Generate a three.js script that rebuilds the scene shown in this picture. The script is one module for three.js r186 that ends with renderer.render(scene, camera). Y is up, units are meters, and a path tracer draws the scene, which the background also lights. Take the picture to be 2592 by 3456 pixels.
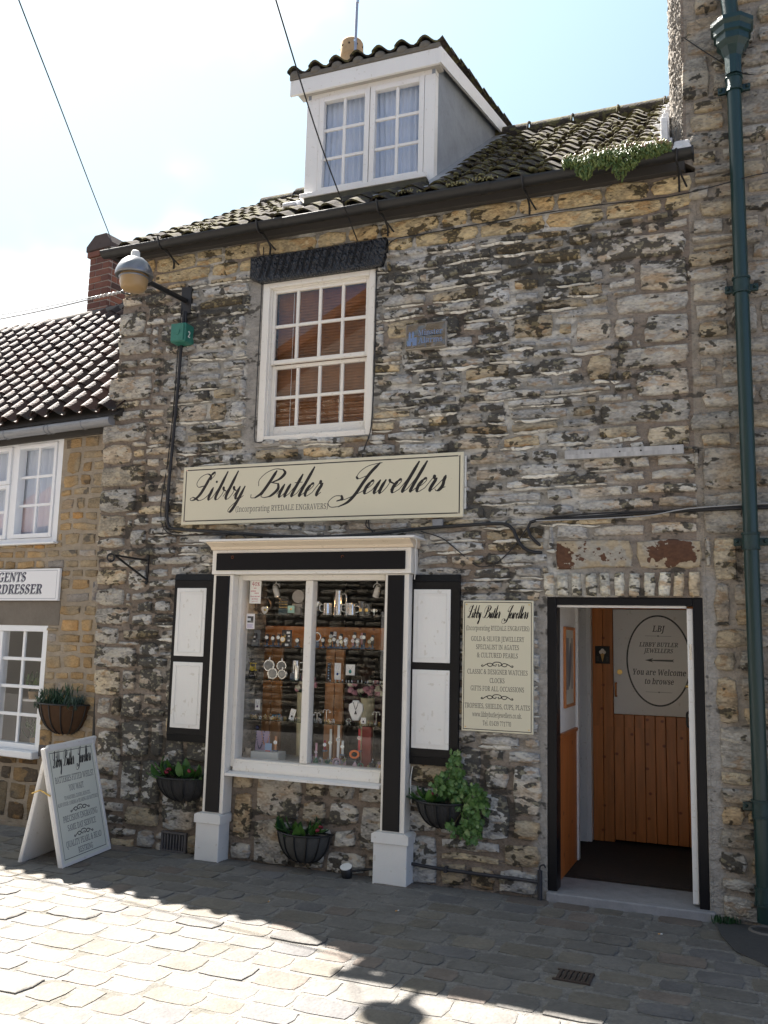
import * as THREE from 'three';
import { RoundedBoxGeometry } from 'three/addons/geometries/RoundedBoxGeometry.js';
import { mergeGeometries } from 'three/addons/utils/BufferGeometryUtils.js';
import { MarchingCubes } from 'three/addons/objects/MarchingCubes.js';

// ---------- camera, sky, sun, exposure ----------
const scene = new THREE.Scene();
const camera = new THREE.PerspectiveCamera(58.87, 3 / 4, 0.05, 600);
camera.rotation.order = 'YXZ';
camera.position.set(0, 1.67, 6.294);
camera.rotation.set(0.141503, 0.382542, 0.024665);
const renderer = new THREE.WebGLRenderer({ antialias: true });
renderer.toneMapping = THREE.LinearToneMapping;
renderer.toneMappingExposure = 4.7;
renderer.shadowMap.enabled = true;
const SUN = new THREE.Vector3(-0.638, 1, -0.326).normalize();
const sun = new THREE.DirectionalLight(0xfff7ee, 5);
sun.position.copy(SUN).multiplyScalar(40); sun.target.position.set(0, 0, 0);
sun.castShadow = true; sun.shadow.mapSize.set(4096, 4096); sun.shadow.radius = 1;
Object.assign(sun.shadow.camera, { left: -18, right: 18, top: 18, bottom: -18, near: 1, far: 90 });
scene.add(sun, sun.target);

// ---------- random numbers and noise ----------
function rng(seed) { let s = seed >>> 0; return () => { s = (s + 0x6d2b79f5) | 0; let t = Math.imul(s ^ (s >>> 15), 1 | s); t = (t + Math.imul(t ^ (t >>> 7), 61 | t)) ^ t; return ((t ^ (t >>> 14)) >>> 0) / 4294967296; }; }
const LAT = new Float32Array(65536); { const r = rng(77); for (let i = 0; i < 65536; i++) LAT[i] = r(); }
function vn(x, y) {
  const xi = Math.floor(x), yi = Math.floor(y), fx = x - xi, fy = y - yi, u = fx * fx * (3 - 2 * fx), v = fy * fy * (3 - 2 * fy);
  const a = (yi & 255) << 8, b = ((yi + 1) & 255) << 8, c = xi & 255, d = (xi + 1) & 255;
  const p = LAT[a + c], q = LAT[a + d], s = LAT[b + c], t = LAT[b + d];
  return p + (q - p) * u + (s - p) * v + (p - q - s + t) * u * v;
}
function fbm(x, y, o = 4) { let s = 0, a = 0.5, n = 0; for (let i = 0; i < o; i++) { s += a * vn(x, y); n += a; a *= 0.5; x = x * 2.03 + 17.3; y = y * 2.03 + 31.7; } return s / n; }
const clamp = (x, a = 0, b = 1) => Math.min(b, Math.max(a, x)), lerp = (a, b, t) => a + (b - a) * t, sst = (a, b, x) => { const t = clamp((x - a) / (b - a)); return t * t * (3 - 2 * t); };
const mix3 = (a, b, t) => [lerp(a[0], b[0], t), lerp(a[1], b[1], t), lerp(a[2], b[2], t)];
const toS = (c) => { c = clamp(c); return Math.round(255 * (c <= 0.0031308 ? c * 12.92 : 1.055 * Math.pow(c, 1 / 2.4) - 0.055)); };

// ---------- sky: air and clouds ----------
{
  const W = 1024, H = 512, data = new Float32Array(W * H * 4);
  for (let j = 0; j < H; j++) {
    const up = ((j + 0.5) / H - 0.5) * Math.PI, y = Math.sin(up);
    for (let i = 0; i < W; i++) {
      const r = ((i + 0.5) / W - 0.5) * 2 * Math.PI, x = Math.cos(r) * Math.cos(up), z = Math.sin(r) * Math.cos(up), o = (j * W + i) * 4;
      const h = Math.max(0, y), cs = x * SUN.x + y * SUN.y + z * SUN.z, ang = Math.acos(clamp(cs, -1, 1)) * 57.3;
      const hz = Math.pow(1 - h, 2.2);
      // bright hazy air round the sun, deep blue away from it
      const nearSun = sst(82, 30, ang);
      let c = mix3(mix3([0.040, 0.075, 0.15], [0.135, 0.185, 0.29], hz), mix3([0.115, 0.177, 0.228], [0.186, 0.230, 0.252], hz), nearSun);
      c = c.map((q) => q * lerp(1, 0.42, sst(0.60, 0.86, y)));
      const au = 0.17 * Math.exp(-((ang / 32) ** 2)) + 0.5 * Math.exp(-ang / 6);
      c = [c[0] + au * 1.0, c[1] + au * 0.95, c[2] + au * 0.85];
      if (y > 0) {
        const k = 1 / (y + 0.25), cx = x * k, cz = z * k;
        const n = fbm(cx * 2.1 + 4.3, cz * 2.1 + 9.1, 6);
        // bank of cloud low on the sun's side, thin wisps elsewhere
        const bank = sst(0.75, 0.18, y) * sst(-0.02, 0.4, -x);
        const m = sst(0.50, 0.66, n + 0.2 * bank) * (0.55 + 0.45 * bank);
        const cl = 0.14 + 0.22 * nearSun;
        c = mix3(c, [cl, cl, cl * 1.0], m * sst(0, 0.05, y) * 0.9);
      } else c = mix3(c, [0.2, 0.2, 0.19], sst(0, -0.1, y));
      data[o] = c[0]; data[o + 1] = c[1]; data[o + 2] = c[2]; data[o + 3] = 1;
    }
  }
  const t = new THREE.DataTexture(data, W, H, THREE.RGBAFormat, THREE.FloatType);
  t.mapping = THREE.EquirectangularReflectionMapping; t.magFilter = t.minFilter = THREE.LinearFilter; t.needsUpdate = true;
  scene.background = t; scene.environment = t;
}

// ---------- textures ----------
function tex(w, h, fn, srgb = true) {
  const d = new Uint8Array(w * h * 4);
  for (let j = 0; j < h; j++) for (let i = 0; i < w; i++) {
    const c = fn((i + 0.5) / w, (j + 0.5) / h), o = (j * w + i) * 4;
    if (srgb) { d[o] = toS(c[0]); d[o + 1] = toS(c[1]); d[o + 2] = toS(c[2]); } else { const g = Math.round(255 * clamp(typeof c === 'number' ? c : c[0])); d[o] = d[o + 1] = d[o + 2] = g; }
    d[o + 3] = 255;
  }
  const t = new THREE.DataTexture(d, w, h); t.wrapS = t.wrapT = THREE.RepeatWrapping; t.magFilter = THREE.LinearFilter; t.minFilter = THREE.LinearMipmapLinearFilter;
  if (srgb) t.colorSpace = THREE.SRGBColorSpace; t.needsUpdate = true; return t;
}
function rep(t, x, y = x) { const c = t.clone(); c.repeat.set(x, y); c.needsUpdate = true; return c; }
// grain whose pattern wraps (a 256-cell lattice)
const fbt = (u, v, f, o) => { let s = 0, a = 0.5, n = 0; for (let i = 0; i < o; i++) { s += a * vn(u * f, v * f); n += a; a *= 0.5; f *= 2; if (f > 256) break; } return s / n; };
const grainBump = tex(512, 512, (u, v) => fbt(u, v, 16, 5), false);
const grainTone = tex(512, 512, (u, v) => { const g = 0.84 + 0.3 * (fbt(u, v, 8, 5) - 0.5) + 0.1 * (fbt(u, v, 64, 2) - 0.5); return [g, g, g]; });
const paintTone = tex(512, 512, (u, v) => { const g = 0.95 + 0.1 * (fbt(u, v, 4, 5) - 0.5), d = sst(0.76, 0.80, fbt(u + 0.3, v, 64, 3)); return mix3([g, g * 0.995, g * 0.985], [0.62, 0.57, 0.48], d * 0.4); });
const rustTone = tex(512, 512, (u, v) => { const n = fbt(u, v, 8, 5); return mix3([1, 1, 1], [1.0, 0.62, 0.38], sst(0.5, 0.75, n)); });
const woodTone = tex(512, 1024, (u, v) => {
  const w = fbt(u, v * 0.06, 64, 3) , b = vn(u * 32 + 3 * vn(u * 8, v * 4), v * 2);
  let g = 0.88 + 0.35 * (w - 0.5) + 0.22 * (b - 0.5);
  const kx = (u * 8) % 1, cell = Math.floor(u * 8), ky = (v * 5 + LAT[cell * 91 + 7]) % 1, kr = LAT[cell * 37 + Math.floor(v * 5 + LAT[cell * 91 + 7]) * 11];
  const dk = Math.hypot((kx - 0.3 - 0.4 * kr) * 1.0, (ky - 0.5) * 1.9);
  const k = kr > 0.35 ? sst(0.16, 0.05, dk) : 0;
  return [g * (1 - 0.6 * k), g * (1 - 0.75 * k), g * (1 - 0.8 * k)];
});
const _m = {};
function mat(key, color, o = {}) {
  if (_m[key]) return _m[key];
  const p = { color: Array.isArray(color) ? new THREE.Color().setRGB(...color) : color, roughness: 0.7, ...o };
  const M = (p.transmission || p.clearcoat || p.sheen || p.ior || p.specularIntensity !== undefined) ? new THREE.MeshPhysicalMaterial(p) : new THREE.MeshStandardMaterial(p);
  M.name = key; return (_m[key] = M);
}
const gr = (s = 1) => ({ map: rep(grainTone, s), bumpMap: rep(grainBump, s), bumpScale: 0.004 / s });
const pt = { map: rep(paintTone, 0.8), bumpMap: rep(grainBump, 2.5, 0.6), bumpScale: 0.0016 };
const M = {
  white: mat('white_paint', [0.80, 0.79, 0.77], { ...pt, roughness: 0.38 }),
  cream: mat('cream_paint', [0.82, 0.79, 0.73], { ...pt, roughness: 0.35 }),
  offwhite: mat('shutter_white', [0.80, 0.80, 0.78], { roughness: 0.4, map: rep(paintTone, 0.5), bumpMap: rep(grainBump, 2.5, 0.6), bumpScale: 0.0014 }),
  upvc: mat('upvc', [0.82, 0.84, 0.86], { roughness: 0.3 }),
  black: mat('black_gloss', [0.010, 0.010, 0.012], { roughness: 0.3, specularIntensity: 0.35 }),
  blacksat: mat('black_satin', [0.012, 0.0115, 0.012], { roughness: 0.45, specularIntensity: 0.4, ...gr(1) }),
  iron: mat('black_iron', [0.014, 0.014, 0.015], { roughness: 0.5 }),
  cable: mat('cable', [0.013, 0.013, 0.015], { roughness: 0.55 }),
  greycable: mat('grey_cable', [0.32, 0.32, 0.32], { roughness: 0.6 }),
  gutter: mat('gutter', [0.018, 0.018, 0.018], { roughness: 0.5, ...gr(3) }),
  greypvc: mat('grey_gutter', [0.27, 0.28, 0.30], { roughness: 0.4, map: rep(grainTone, 2) }),
  lead: mat('lead', [0.42, 0.44, 0.47], { roughness: 0.5, metalness: 0.3, ...gr(3) }),
  whitelead: mat('white_flashing', [0.80, 0.80, 0.80], { roughness: 0.55, ...gr(3) }),
  green: mat('dark_green_iron', [0.009, 0.036, 0.034], { roughness: 0.3, map: rep(grainTone, 2, 0.7), bumpMap: rep(grainBump, 3), bumpScale: 0.0014 }),
  boxgreen: mat('green_box', [0.035, 0.20, 0.15], { roughness: 0.45, map: rep(grainTone, 4) }),
  shopglass: mat('shop_glass', 0xffffff, { transmission: 1, roughness: 0.0, ior: 1.5, thickness: 0 }),
  glass: mat('window_glass', 0xffffff, { transmission: 1, roughness: 0.0, ior: 1.68, thickness: 0 }),
  pine: mat('varnished_pine', [0.58, 0.205, 0.055], { map: woodTone, roughness: 0.36 }),
  darkpine: mat('dark_pine', [0.40, 0.165, 0.045], { map: woodTone, roughness: 0.4 }),
  board: mat('orange_boarding', [0.54, 0.165, 0.042], { map: rep(woodTone, 0.7), roughness: 0.36 }),
  lobbywhite: mat('lobby_white', [0.88, 0.86, 0.83], { roughness: 0.5, map: rep(paintTone, 0.6) }),
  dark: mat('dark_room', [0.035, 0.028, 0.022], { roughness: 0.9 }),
  carpet: mat('brown_mat', [0.045, 0.032, 0.024], { roughness: 1, ...gr(4) }),
  brass: mat('brass', [0.65, 0.45, 0.16], { metalness: 1, roughness: 0.3 }),
  silver: mat('silver', [0.80, 0.80, 0.78], { metalness: 1, roughness: 0.14 }),
  chrome: mat('chrome', [0.7, 0.7, 0.7], { metalness: 1, roughness: 0.2 }),
  wood: mat('weathered_batten', [0.46, 0.455, 0.45], { map: rep(woodTone, 1, 1), roughness: 0.8 }),
  step: mat('step_stone', [0.30, 0.30, 0.31], { roughness: 0.85, ...gr(2) }),
  cement: mat('cement', [0.36, 0.34, 0.31], { roughness: 0.95, ...gr(2) }),
  lintelpaint: mat('painted_lintel', [0.012, 0.014, 0.018], { roughness: 0.22, bumpMap: rep(tex(256, 256, (u, v) => fbt(u + 0.4 * v, v * 0.3, 32, 3), false), 3), bumpScale: 0.02 }),
  plaster: mat('curtain', [0.70, 0.77, 0.90], { roughness: 1, transmission: 0.25, thickness: 0 }),  // net white with reflected sky blue put into the colour
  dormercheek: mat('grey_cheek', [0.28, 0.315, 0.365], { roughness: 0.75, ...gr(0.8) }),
  concrete: mat('render_lintel', [0.20, 0.175, 0.145], { roughness: 0.95, ...gr(1) }),
};

// ---------- helpers ----------
const counts = {};
function numbered(n) { const k = (counts[n] = (counts[n] ?? -1) + 1); return k ? n + '_' + String(k).padStart(3, '0') : n; }
function thing(name, label, category, pos = [0, 0, 0], ry = 0, group) {
  const g = new THREE.Group(); g.name = numbered(name); g.position.set(...pos); g.rotation.y = ry; g.userData = { label, category }; if (group) g.userData.group = group; scene.add(g); return g;
}
function part(name, geo, m, parent, pos) {
  if (Array.isArray(geo)) geo = join(geo);
  const o = new THREE.Mesh(geo, m); o.name = name; o.castShadow = o.receiveShadow = true; if (pos) o.position.set(...pos); parent.add(o); return o;
}
function grp(name, parent, pos) { const g = new THREE.Group(); g.name = name; if (pos) g.position.set(...pos); parent.add(g); return g; }
function join(list) { list = list.map((g) => { if (g.index === null) return g; return g.toNonIndexed(); }); list.forEach((g) => { for (const k of Object.keys(g.attributes)) if (!['position', 'normal', 'uv', 'color'].includes(k)) g.deleteAttribute(k); }); return list.length === 1 ? list[0] : mergeGeometries(list, false); }
function uvBox(g, s = 1) { // texture coordinates in metres from the dominant direction of each face
  if (g.index) g = g.toNonIndexed();
  const p = g.attributes.position, uv = new Float32Array(p.count * 2), a = new THREE.Vector3(), b = new THREE.Vector3(), c = new THREE.Vector3(), n = new THREE.Vector3();
  for (let i = 0; i < p.count; i += 3) {
    a.fromBufferAttribute(p, i); b.fromBufferAttribute(p, i + 1); c.fromBufferAttribute(p, i + 2); n.subVectors(b, a).cross(c.clone().sub(a));
    const x = Math.abs(n.x), y = Math.abs(n.y), z = Math.abs(n.z);
    [a, b, c].forEach((v, k) => { const q = z >= x && z >= y ? [v.x, v.y] : x >= y ? [v.z, v.y] : [v.x, v.z]; uv[(i + k) * 2] = q[0] * s; uv[(i + k) * 2 + 1] = q[1] * s; });
  }
  g.setAttribute('uv', new THREE.BufferAttribute(uv, 2)); return g;
}
// box from corner to corner, with a small chamfer
function bx(x0, x1, y0, y1, z0, z1, r = 0.004) {
  const w = Math.abs(x1 - x0), h = Math.abs(y1 - y0), d = Math.abs(z1 - z0); r = Math.min(r, w / 3, h / 3, d / 3);
  const g = r > 0.0005 ? new RoundedBoxGeometry(w, h, d, 1, r) : new THREE.BoxGeometry(w, h, d);
  g.translate((x0 + x1) / 2, (y0 + y1) / 2, (z0 + z1) / 2); return uvBox(g);
}
function tube(pts, r, seg = 6, per = 6) { const c = new THREE.CatmullRomCurve3(pts.map((p) => new THREE.Vector3(...p)), false, 'catmullrom', 0.4); return uvBox(new THREE.TubeGeometry(c, Math.max(2, (pts.length - 1) * per), r, seg, false)); }
function rod(a, b, r, seg = 8, r2 = r) { const A = new THREE.Vector3(...a), B = new THREE.Vector3(...b), d = B.clone().sub(A), g = new THREE.CylinderGeometry(r2, r, d.length(), seg); g.translate(0, d.length() / 2, 0); g.applyQuaternion(new THREE.Quaternion().setFromUnitVectors(new THREE.Vector3(0, 1, 0), d.normalize())); g.translate(...a); return g; }
function lathe(pts, seg = 20) { return new THREE.LatheGeometry(pts.map((p) => new THREE.Vector2(p[0], p[1])), seg); }
function at(g, x, y, z) { g.translate(x, y, z); return g; }
function prism(pts, depth, bevel = 0) { // outline in x,y, thickness towards +z
  const s = new THREE.Shape(pts.map((p) => new THREE.Vector2(p[0], p[1])));
  return uvBox(new THREE.ExtrudeGeometry(s, { depth, bevelEnabled: bevel > 0, bevelSize: bevel, bevelThickness: bevel, bevelSegments: 1, curveSegments: 8 }));
}
function tint(g, c) { const n = g.attributes.position.count, a = new Float32Array(n * 3); for (let i = 0; i < n; i++) { a[i * 3] = c[0]; a[i * 3 + 1] = c[1]; a[i * 3 + 2] = c[2]; } g.setAttribute('color', new THREE.BufferAttribute(a, 3)); return g; }
function canvasTex(w, h, draw) { const c = document.createElement('canvas'); c.width = w; c.height = h; draw(c.getContext('2d'), w, h); const t = new THREE.CanvasTexture(c); t.colorSpace = THREE.SRGBColorSpace; t.anisotropy = 8; return t; }
function face(w, h, t, m = {}) { return [new THREE.PlaneGeometry(w, h), new THREE.MeshStandardMaterial({ map: t, roughness: 0.35, ...m })]; }
// ---------- rubble stone ----------
function stoneGeo(x0, x1, y0, y1, depth, r, z0 = 0, rough = 1, flat = false) {
  const w = x1 - x0, h = y1 - y0, nx = clamp(Math.round(w / 0.09), 2, 5), ny = h > 0.11 ? 2 : 1, P = [], I = [];
  const jt = Math.min(0.010, h * 0.10) * rough, cr = Math.min(0.016, h * 0.16, w * 0.15) * rough, ins = Math.min(0.012, h * 0.14), tx = (r() - 0.5) * 0.5, ty = (r() - 0.65) * 0.7;
  const us = [0], vs = [0]; for (let i = 0; i <= nx; i++) us.push(lerp(ins / w, 1 - ins / w, i / nx)); us.push(1); for (let j = 0; j <= ny; j++) vs.push(lerp(ins / h, 1 - ins / h, j / ny)); vs.push(1);
  const NX = us.length - 1, NY = vs.length - 1, jl = us.map(() => r() * jt), jb = us.map(() => r() * jt), jx0 = vs.map(() => r() * jt), jx1 = vs.map(() => r() * jt);
  for (let j = 0; j <= NY; j++) for (let i = 0; i <= NX; i++) {
    const u = us[i], v = vs[j], ex = i === 0 || i === NX, ey = j === 0 || j === NY, inner = !ex && !ey;
    let x = x0 + u * w, y = y0 + v * h; // every row and column follows the uneven outline
    x += lerp(jx0[j], -jx1[j], u); y += lerp(jb[i], -jl[i], v);
    if ((i <= 1 || i >= NX - 1) && (j <= 1 || j >= NY - 1)) { x += (i <= 1 ? 1 : -1) * cr * (ex ? 0.7 : 0.25); y += (j <= 1 ? 1 : -1) * cr * (ey ? 0.5 : 0.2); }
    if (i > 1 && i < NX - 1) x += (r() - 0.5) * 0.03;
    const z = z0 + depth * (inner ? 0.8 + 0.55 * r() + tx * (u - 0.5) + ty * (v - 0.5) : flat ? 0.7 + 0.2 * r() : 0.22 + 0.16 * r());
    P.push(x, y, Math.min(z, z0 + 0.042));
  }
  const id = (i, j) => j * (NX + 1) + i;
  for (let j = 0; j < NY; j++) for (let i = 0; i < NX; i++) { const a = id(i, j), b = id(i + 1, j), c = id(i + 1, j + 1), d = id(i, j + 1); if ((i < NX / 2) === (j < NY / 2)) I.push(a, b, c, a, c, d); else I.push(a, b, d, b, c, d); }
  const ring = []; for (let i = 0; i <= NX; i++) ring.push(id(i, 0)); for (let j = 1; j <= NY; j++) ring.push(id(NX, j)); for (let i = NX - 1; i >= 0; i--) ring.push(id(i, NY)); for (let j = NY - 1; j > 0; j--) ring.push(id(0, j));
  if (flat) for (let q = 0; q < ring.length; q++) { const k = ring[q]; P.push(P[k * 3], P[k * 3 + 1], P[k * 3 + 2]); ring[q] = P.length / 3 - 1; }
  const base = P.length / 3; for (const k of ring) P.push(P[k * 3], P[k * 3 + 1], z0 - 0.012);
  for (let k = 0; k < ring.length; k++) { const a = ring[k], b = ring[(k + 1) % ring.length], c = base + ((k + 1) % ring.length), d = base + k; I.push(a, d, c, a, c, b); }
  const g = new THREE.BufferGeometry(); g.setAttribute('position', new THREE.Float32BufferAttribute(P, 3)); g.setIndex(I); g.computeVertexNormals(); return g;
}
// courses of rubble between x0..x1, y0..y1; returns [x0, x1, y0, y1]
function courses({ x0, x1, y0, y1, ch, ln, holes = [], left, gap = 0.016, seed, wave = 0.016, tall = 0.12 }) {
  const r = rng(seed), out = []; let y = y0, k = 0, blocked = [];
  const hs = []; while (y < y1 - 0.035) { let h = ch(y, r); if (y + h > y1 - 0.03) h = y1 - y; hs.push([y, h]); y += h; }
  for (k = 0; k < hs.length; k++) {
    const [yy, h] = hs[k], nb = []; let x = left ? left(yy + h / 2) + (r() - 0.5) * 0.05 : x0 - r() * 0.1;
    let frees = [[x, x1]];
    for (const [a, b] of blocked) frees = frees.flatMap(([p, q]) => (b <= p || a >= q ? [[p, q]] : [[p, a], [b, q]].filter(([s, t]) => t - s > 0.05)));
    for (const [fa, fb] of frees) {
      let px = fa;
      while (px < fb - 0.03) {
        const [la, lb] = ln(yy, r); let L = la + (lb - la) * r() * r() ** 0.3; let e = px + L; if (fb - e < la * 0.7) e = fb;
        if (e - px > lb * 1.25) e = px + (e - px) / 2;
        let hh = h;
        if (k + 1 < hs.length && r() < tall && e - px > 0.1) { hh = h + hs[k + 1][1]; nb.push([px, e]); }
        const wy = wave * 2 * (vn(px * 1.1 + 5, k * 0.37 + seed) - 0.5);
        if (hh === h && r() < 0.1 && h > 0.11) { const m = 0.4 + 0.2 * r(); out.push([px, e, yy + wy, yy + wy + h * m]); out.push([px, e, yy + wy + h * m, yy + wy + h]); }
        else out.push([px, e, yy + wy, yy + wy + hh]);
        px = e;
      }
    }
    blocked = nb;
  }
  let res = out.map(([a, b, c, d]) => [a + gap * 0.3 + r() * gap * 0.2, b - gap * 0.3 - r() * gap * 0.2, c + gap * (0.25 + 0.4 * r()), d - gap * (0.25 + 0.4 * r())]);
  for (const [ox0, ox1, oy0, oy1] of holes) res = res.flatMap(([a, b, c, d]) => {
    if (b <= ox0 || a >= ox1 || d <= oy0 || c >= oy1) return [[a, b, c, d]];
    const p = []; if (a < ox0) p.push([a, ox0, c, d]); if (b > ox1) p.push([ox1, b, c, d]);
    const m0 = Math.max(a, ox0), m1 = Math.min(b, ox1); if (d > oy1) p.push([m0, m1, oy1, d]); if (c < oy0) p.push([m0, m1, c, oy0]); return p;
  });
  return res.filter(([a, b, c, d]) => b - a > 0.035 && d - c > 0.025);
}
// stones as single meshes (largest in the picture first) and the rest joined
const warpWall = (x, y) => [0.03 * (vn(x * 1.7 + 3, y * 4.5) - 0.5) + 0.016 * (vn(x * 9, y * 13 + 7) - 0.5), 0.055 * (fbm(x * 0.8 + 20, y * 0.9, 2) - 0.5) + 0.024 * (vn(x * 4.2, y * 6 + 3) - 0.5) + 0.010 * (vn(x * 14, y * 12) - 0.5)];
function layStones(list, { parent, material, uv, tone, depth, seed, score, most = 300, z0 = 0, name = 'stone', rough = 1, warp = warpWall }) {
  const r = rng(seed), all = list.map((s) => {
    const dp = depth(s, r), g = stoneGeo(s[0], s[1], s[2], s[3], dp, r, z0, rough), p = g.attributes.position, t = new Float32Array(p.count * 2);
    for (let i = 0; i < p.count; i++) { const o = warp(p.getX(i), p.getY(i)); p.setXY(i, p.getX(i) + o[0], p.getY(i) + o[1]); const q = uv(p.getX(i), p.getY(i)); t[i * 2] = q[0]; t[i * 2 + 1] = q[1]; }
    g.computeVertexNormals(); g.setAttribute('uv', new THREE.BufferAttribute(t, 2)); tint(g, tone((s[0] + s[1]) / 2, (s[2] + s[3]) / 2, r, s)); return { g, v: score ? score(s) : (s[1] - s[0]) * (s[3] - s[2]) };
  });
  all.sort((a, b) => b.v - a.v);
  for (const { g } of all.slice(0, most)) part(name, g, material, parent);
  const rest = all.slice(most); if (rest.length) { const o = part('small_' + name + 's', mergeGeometries(rest.map((q) => q.g)), material, parent); o.userData.kind = 'stuff'; }
}
// how large a stone shows from the street in front
const CAM = [0, 1.67, 6.294];
function shows(x, y, z, a) { const dx = x - CAM[0], dy = y - CAM[1], dz = z - CAM[2], ax = dx * Math.cos(0.3825) - dz * Math.sin(0.3825) * 1, fw = -(dz * Math.cos(0.3825) + dx * Math.sin(0.3825)); const inside = fw > 0.2 && Math.abs(ax / fw) < 0.48; return (inside ? 1 : 0.001) * a / (dx * dx + dy * dy + dz * dz); }

// soot, lichen and colour over the shop wall and the taller house beside it (x -5.4..1.2, y -0.1..6.5)
const SOOT = [[-1.5, 4.5, 1.15, 0.36, 0.8], [-2.0, 3.7, 0.75, 0.55, 0.45], [-4.2, 4.4, 0.5, 0.28, 0.75], [-4.3, 3.6, 0.55, 0.6, 0.28], [-4.45, 1.25, 0.5, 0.75, 0.68], [-4.55, 2.6, 0.5, 0.6, 0.32],
  [-1.65, 2.75, 0.5, 0.6, 0.4], [-1.75, 0.55, 0.45, 0.4, 0.5], [-4.2, 0.6, 0.5, 0.3, 0.6], [-3.0, 0.3, 0.6, 0.2, 0.3], [-0.1, 0.4, 0.25, 0.3, 0.5], [-2.2, 4.9, 0.8, 0.1, 0.5], [-0.9, 3.3, 0.5, 0.4, 0.18], [-0.05, 5.3, 0.12, 0.9, 0.35], [-4.9, 4.75, 0.3, 0.25, 0.6], [-1.55, 1.9, 0.3, 0.4, 0.35]];
function sootAt(x, y) { let d = 0.17; for (const [a, b, p, q, s] of SOOT) d += s * Math.exp(-(((x - a) / p) ** 2) - ((y - b) / q) ** 2); if (x > -0.32) d *= 0.55; if (y > 4.68 && y < 4.98 && x > -4.9 && x < -0.4) d *= 0.45; return Math.min(d, 0.95); }
const WU = (x, y) => [(x + 5.4) / 6.6, (y + 0.1) / 6.6];
const wallTex = tex(2048, 2048, (u, v) => {
  const x = u * 6.6 - 5.4, y = v * 6.6 - 0.1;
  const n1 = fbm(x * 9, y * 22, 4), n2 = vn(x * 60, y * 110), n3 = fbm(x * 2.2 + 40, y * 3.1, 3);
  let g = 0.335 + 0.34 * (n1 - 0.5) + 0.2 * (n2 - 0.5);
  let c = mix3([g * 1.03, g * 1.03, g * 1.01], [g * 1.10, g * 0.94, g * 0.74], sst(0.52, 0.76, n3));
  const ir = sst(0.62, 0.75, fbm(x * 12 + 9, y * 26 + 70, 3)); c = mix3(c, [0.30, 0.19, 0.09], ir * 0.5);
  const pale = sst(0.60, 0.70, fbm(x * 16 + 90, y * 30 + 20, 3)); c = mix3(c, [0.52, 0.50, 0.44], pale * 0.6);
  const d = sootAt(x, y), s = 0.5 * fbm(x * 6.5 + 3, y * 11, 3) + 0.5 * fbm(x * 21 + 1.5 * vn(x * 9, y * 9), y * 36 + 11, 3);
  const k = sst(0.028, -0.012, s - lerp(0.325, 0.60, d));
  const lic = sst(0.60, 0.68, fbm(x * 44 + 5, y * 60, 2));
  c = mix3(c, mix3([0.050, 0.047, 0.041], [0.19, 0.18, 0.13], lic * 0.85), k * 0.95);
  return c;
});
const wallBump = tex(2048, 2048, (u, v) => { const x = u * 6.6, y = v * 6.6; return 0.5 * fbm(x * 14, y * 38, 4) + 0.3 * fbm(x * 60, y * 90, 3) + 0.2 * vn(x * 170, y * 190); }, false);
const mortTex = tex(1024, 1024, (u, v) => {
  const x = u * 6.6 - 5.4, y = v * 6.6 - 0.1, n = fbm(x * 20, y * 24, 4), m = vn(x * 90, y * 90);
  const g = 0.82 + 0.5 * (n - 0.5) + 0.2 * (m - 0.5);
  // cream lime mortar high on the middle of the wall, brown repointing at the sides and at the foot
  // grey lime mortar in the middle of the wall, brown repointing at the sides and at the foot
  const mid = sst(-4.75, -4.2, x) * sst(-0.5, -1.2, x) * sst(0.75, 1.2, y) * sst(0.30, 0.46, fbm(x * 1.6 + 3, y * 2.2, 3));
  let c = mix3([0.25 * g, 0.205 * g, 0.165 * g], mix3([0.36 * g, 0.345 * g, 0.31 * g], [0.60 * g, 0.58 * g, 0.53 * g], sst(0.5, 0.62, fbm(x * 7, y * 16 + 5, 3))), mid);
  if (x > -0.3) c = mix3(c, [0.35 * g, 0.31 * g, 0.255 * g], 0.8);
  const gc = Math.max(sst(-1.42, -1.36, x) * sst(-1.28, -1.3, x) * sst(2.3, 2.2, y), sst(-0.28, -0.26, x) * sst(-0.17, -0.2, x) * sst(2.2, 2.1, y), sst(-3.8, -3.76, x) * sst(-3.64, -3.66, x) * sst(3.1, 3.2, y) * sst(4.7, 4.6, y));
  c = mix3(c, [0.36 * g, 0.34 * g, 0.31 * g], gc);
  const d = sootAt(x, y), s = 0.5 * fbm(x * 6.5 + 3, y * 11, 3) + 0.5 * fbm(x * 21 + 1.5 * vn(x * 9, y * 9), y * 36 + 11, 3);
  return mix3(c, [0.05, 0.045, 0.038], sst(0.03, -0.03, s - lerp(0.29, 0.57, d)) * 0.85);
});
const stoneMat = new THREE.MeshStandardMaterial({ map: wallTex, bumpMap: wallBump, bumpScale: 0.022, roughness: 0.93, vertexColors: true }); stoneMat.name = 'rubble_stone';
const mortMat = new THREE.MeshStandardMaterial({ map: mortTex, bumpMap: wallBump, bumpScale: 0.02, roughness: 0.97 }); mortMat.name = 'mortar';
function uvWall(g) { if (g.index) g = g.toNonIndexed(); const p = g.attributes.position, t = new Float32Array(p.count * 2); for (let i = 0; i < p.count; i++) { const q = WU(p.getX(i) + p.getZ(i) * 0.9, p.getY(i)); t[i * 2] = q[0]; t[i * 2 + 1] = q[1]; } g.setAttribute('uv', new THREE.BufferAttribute(t, 2)); return g; }

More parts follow.
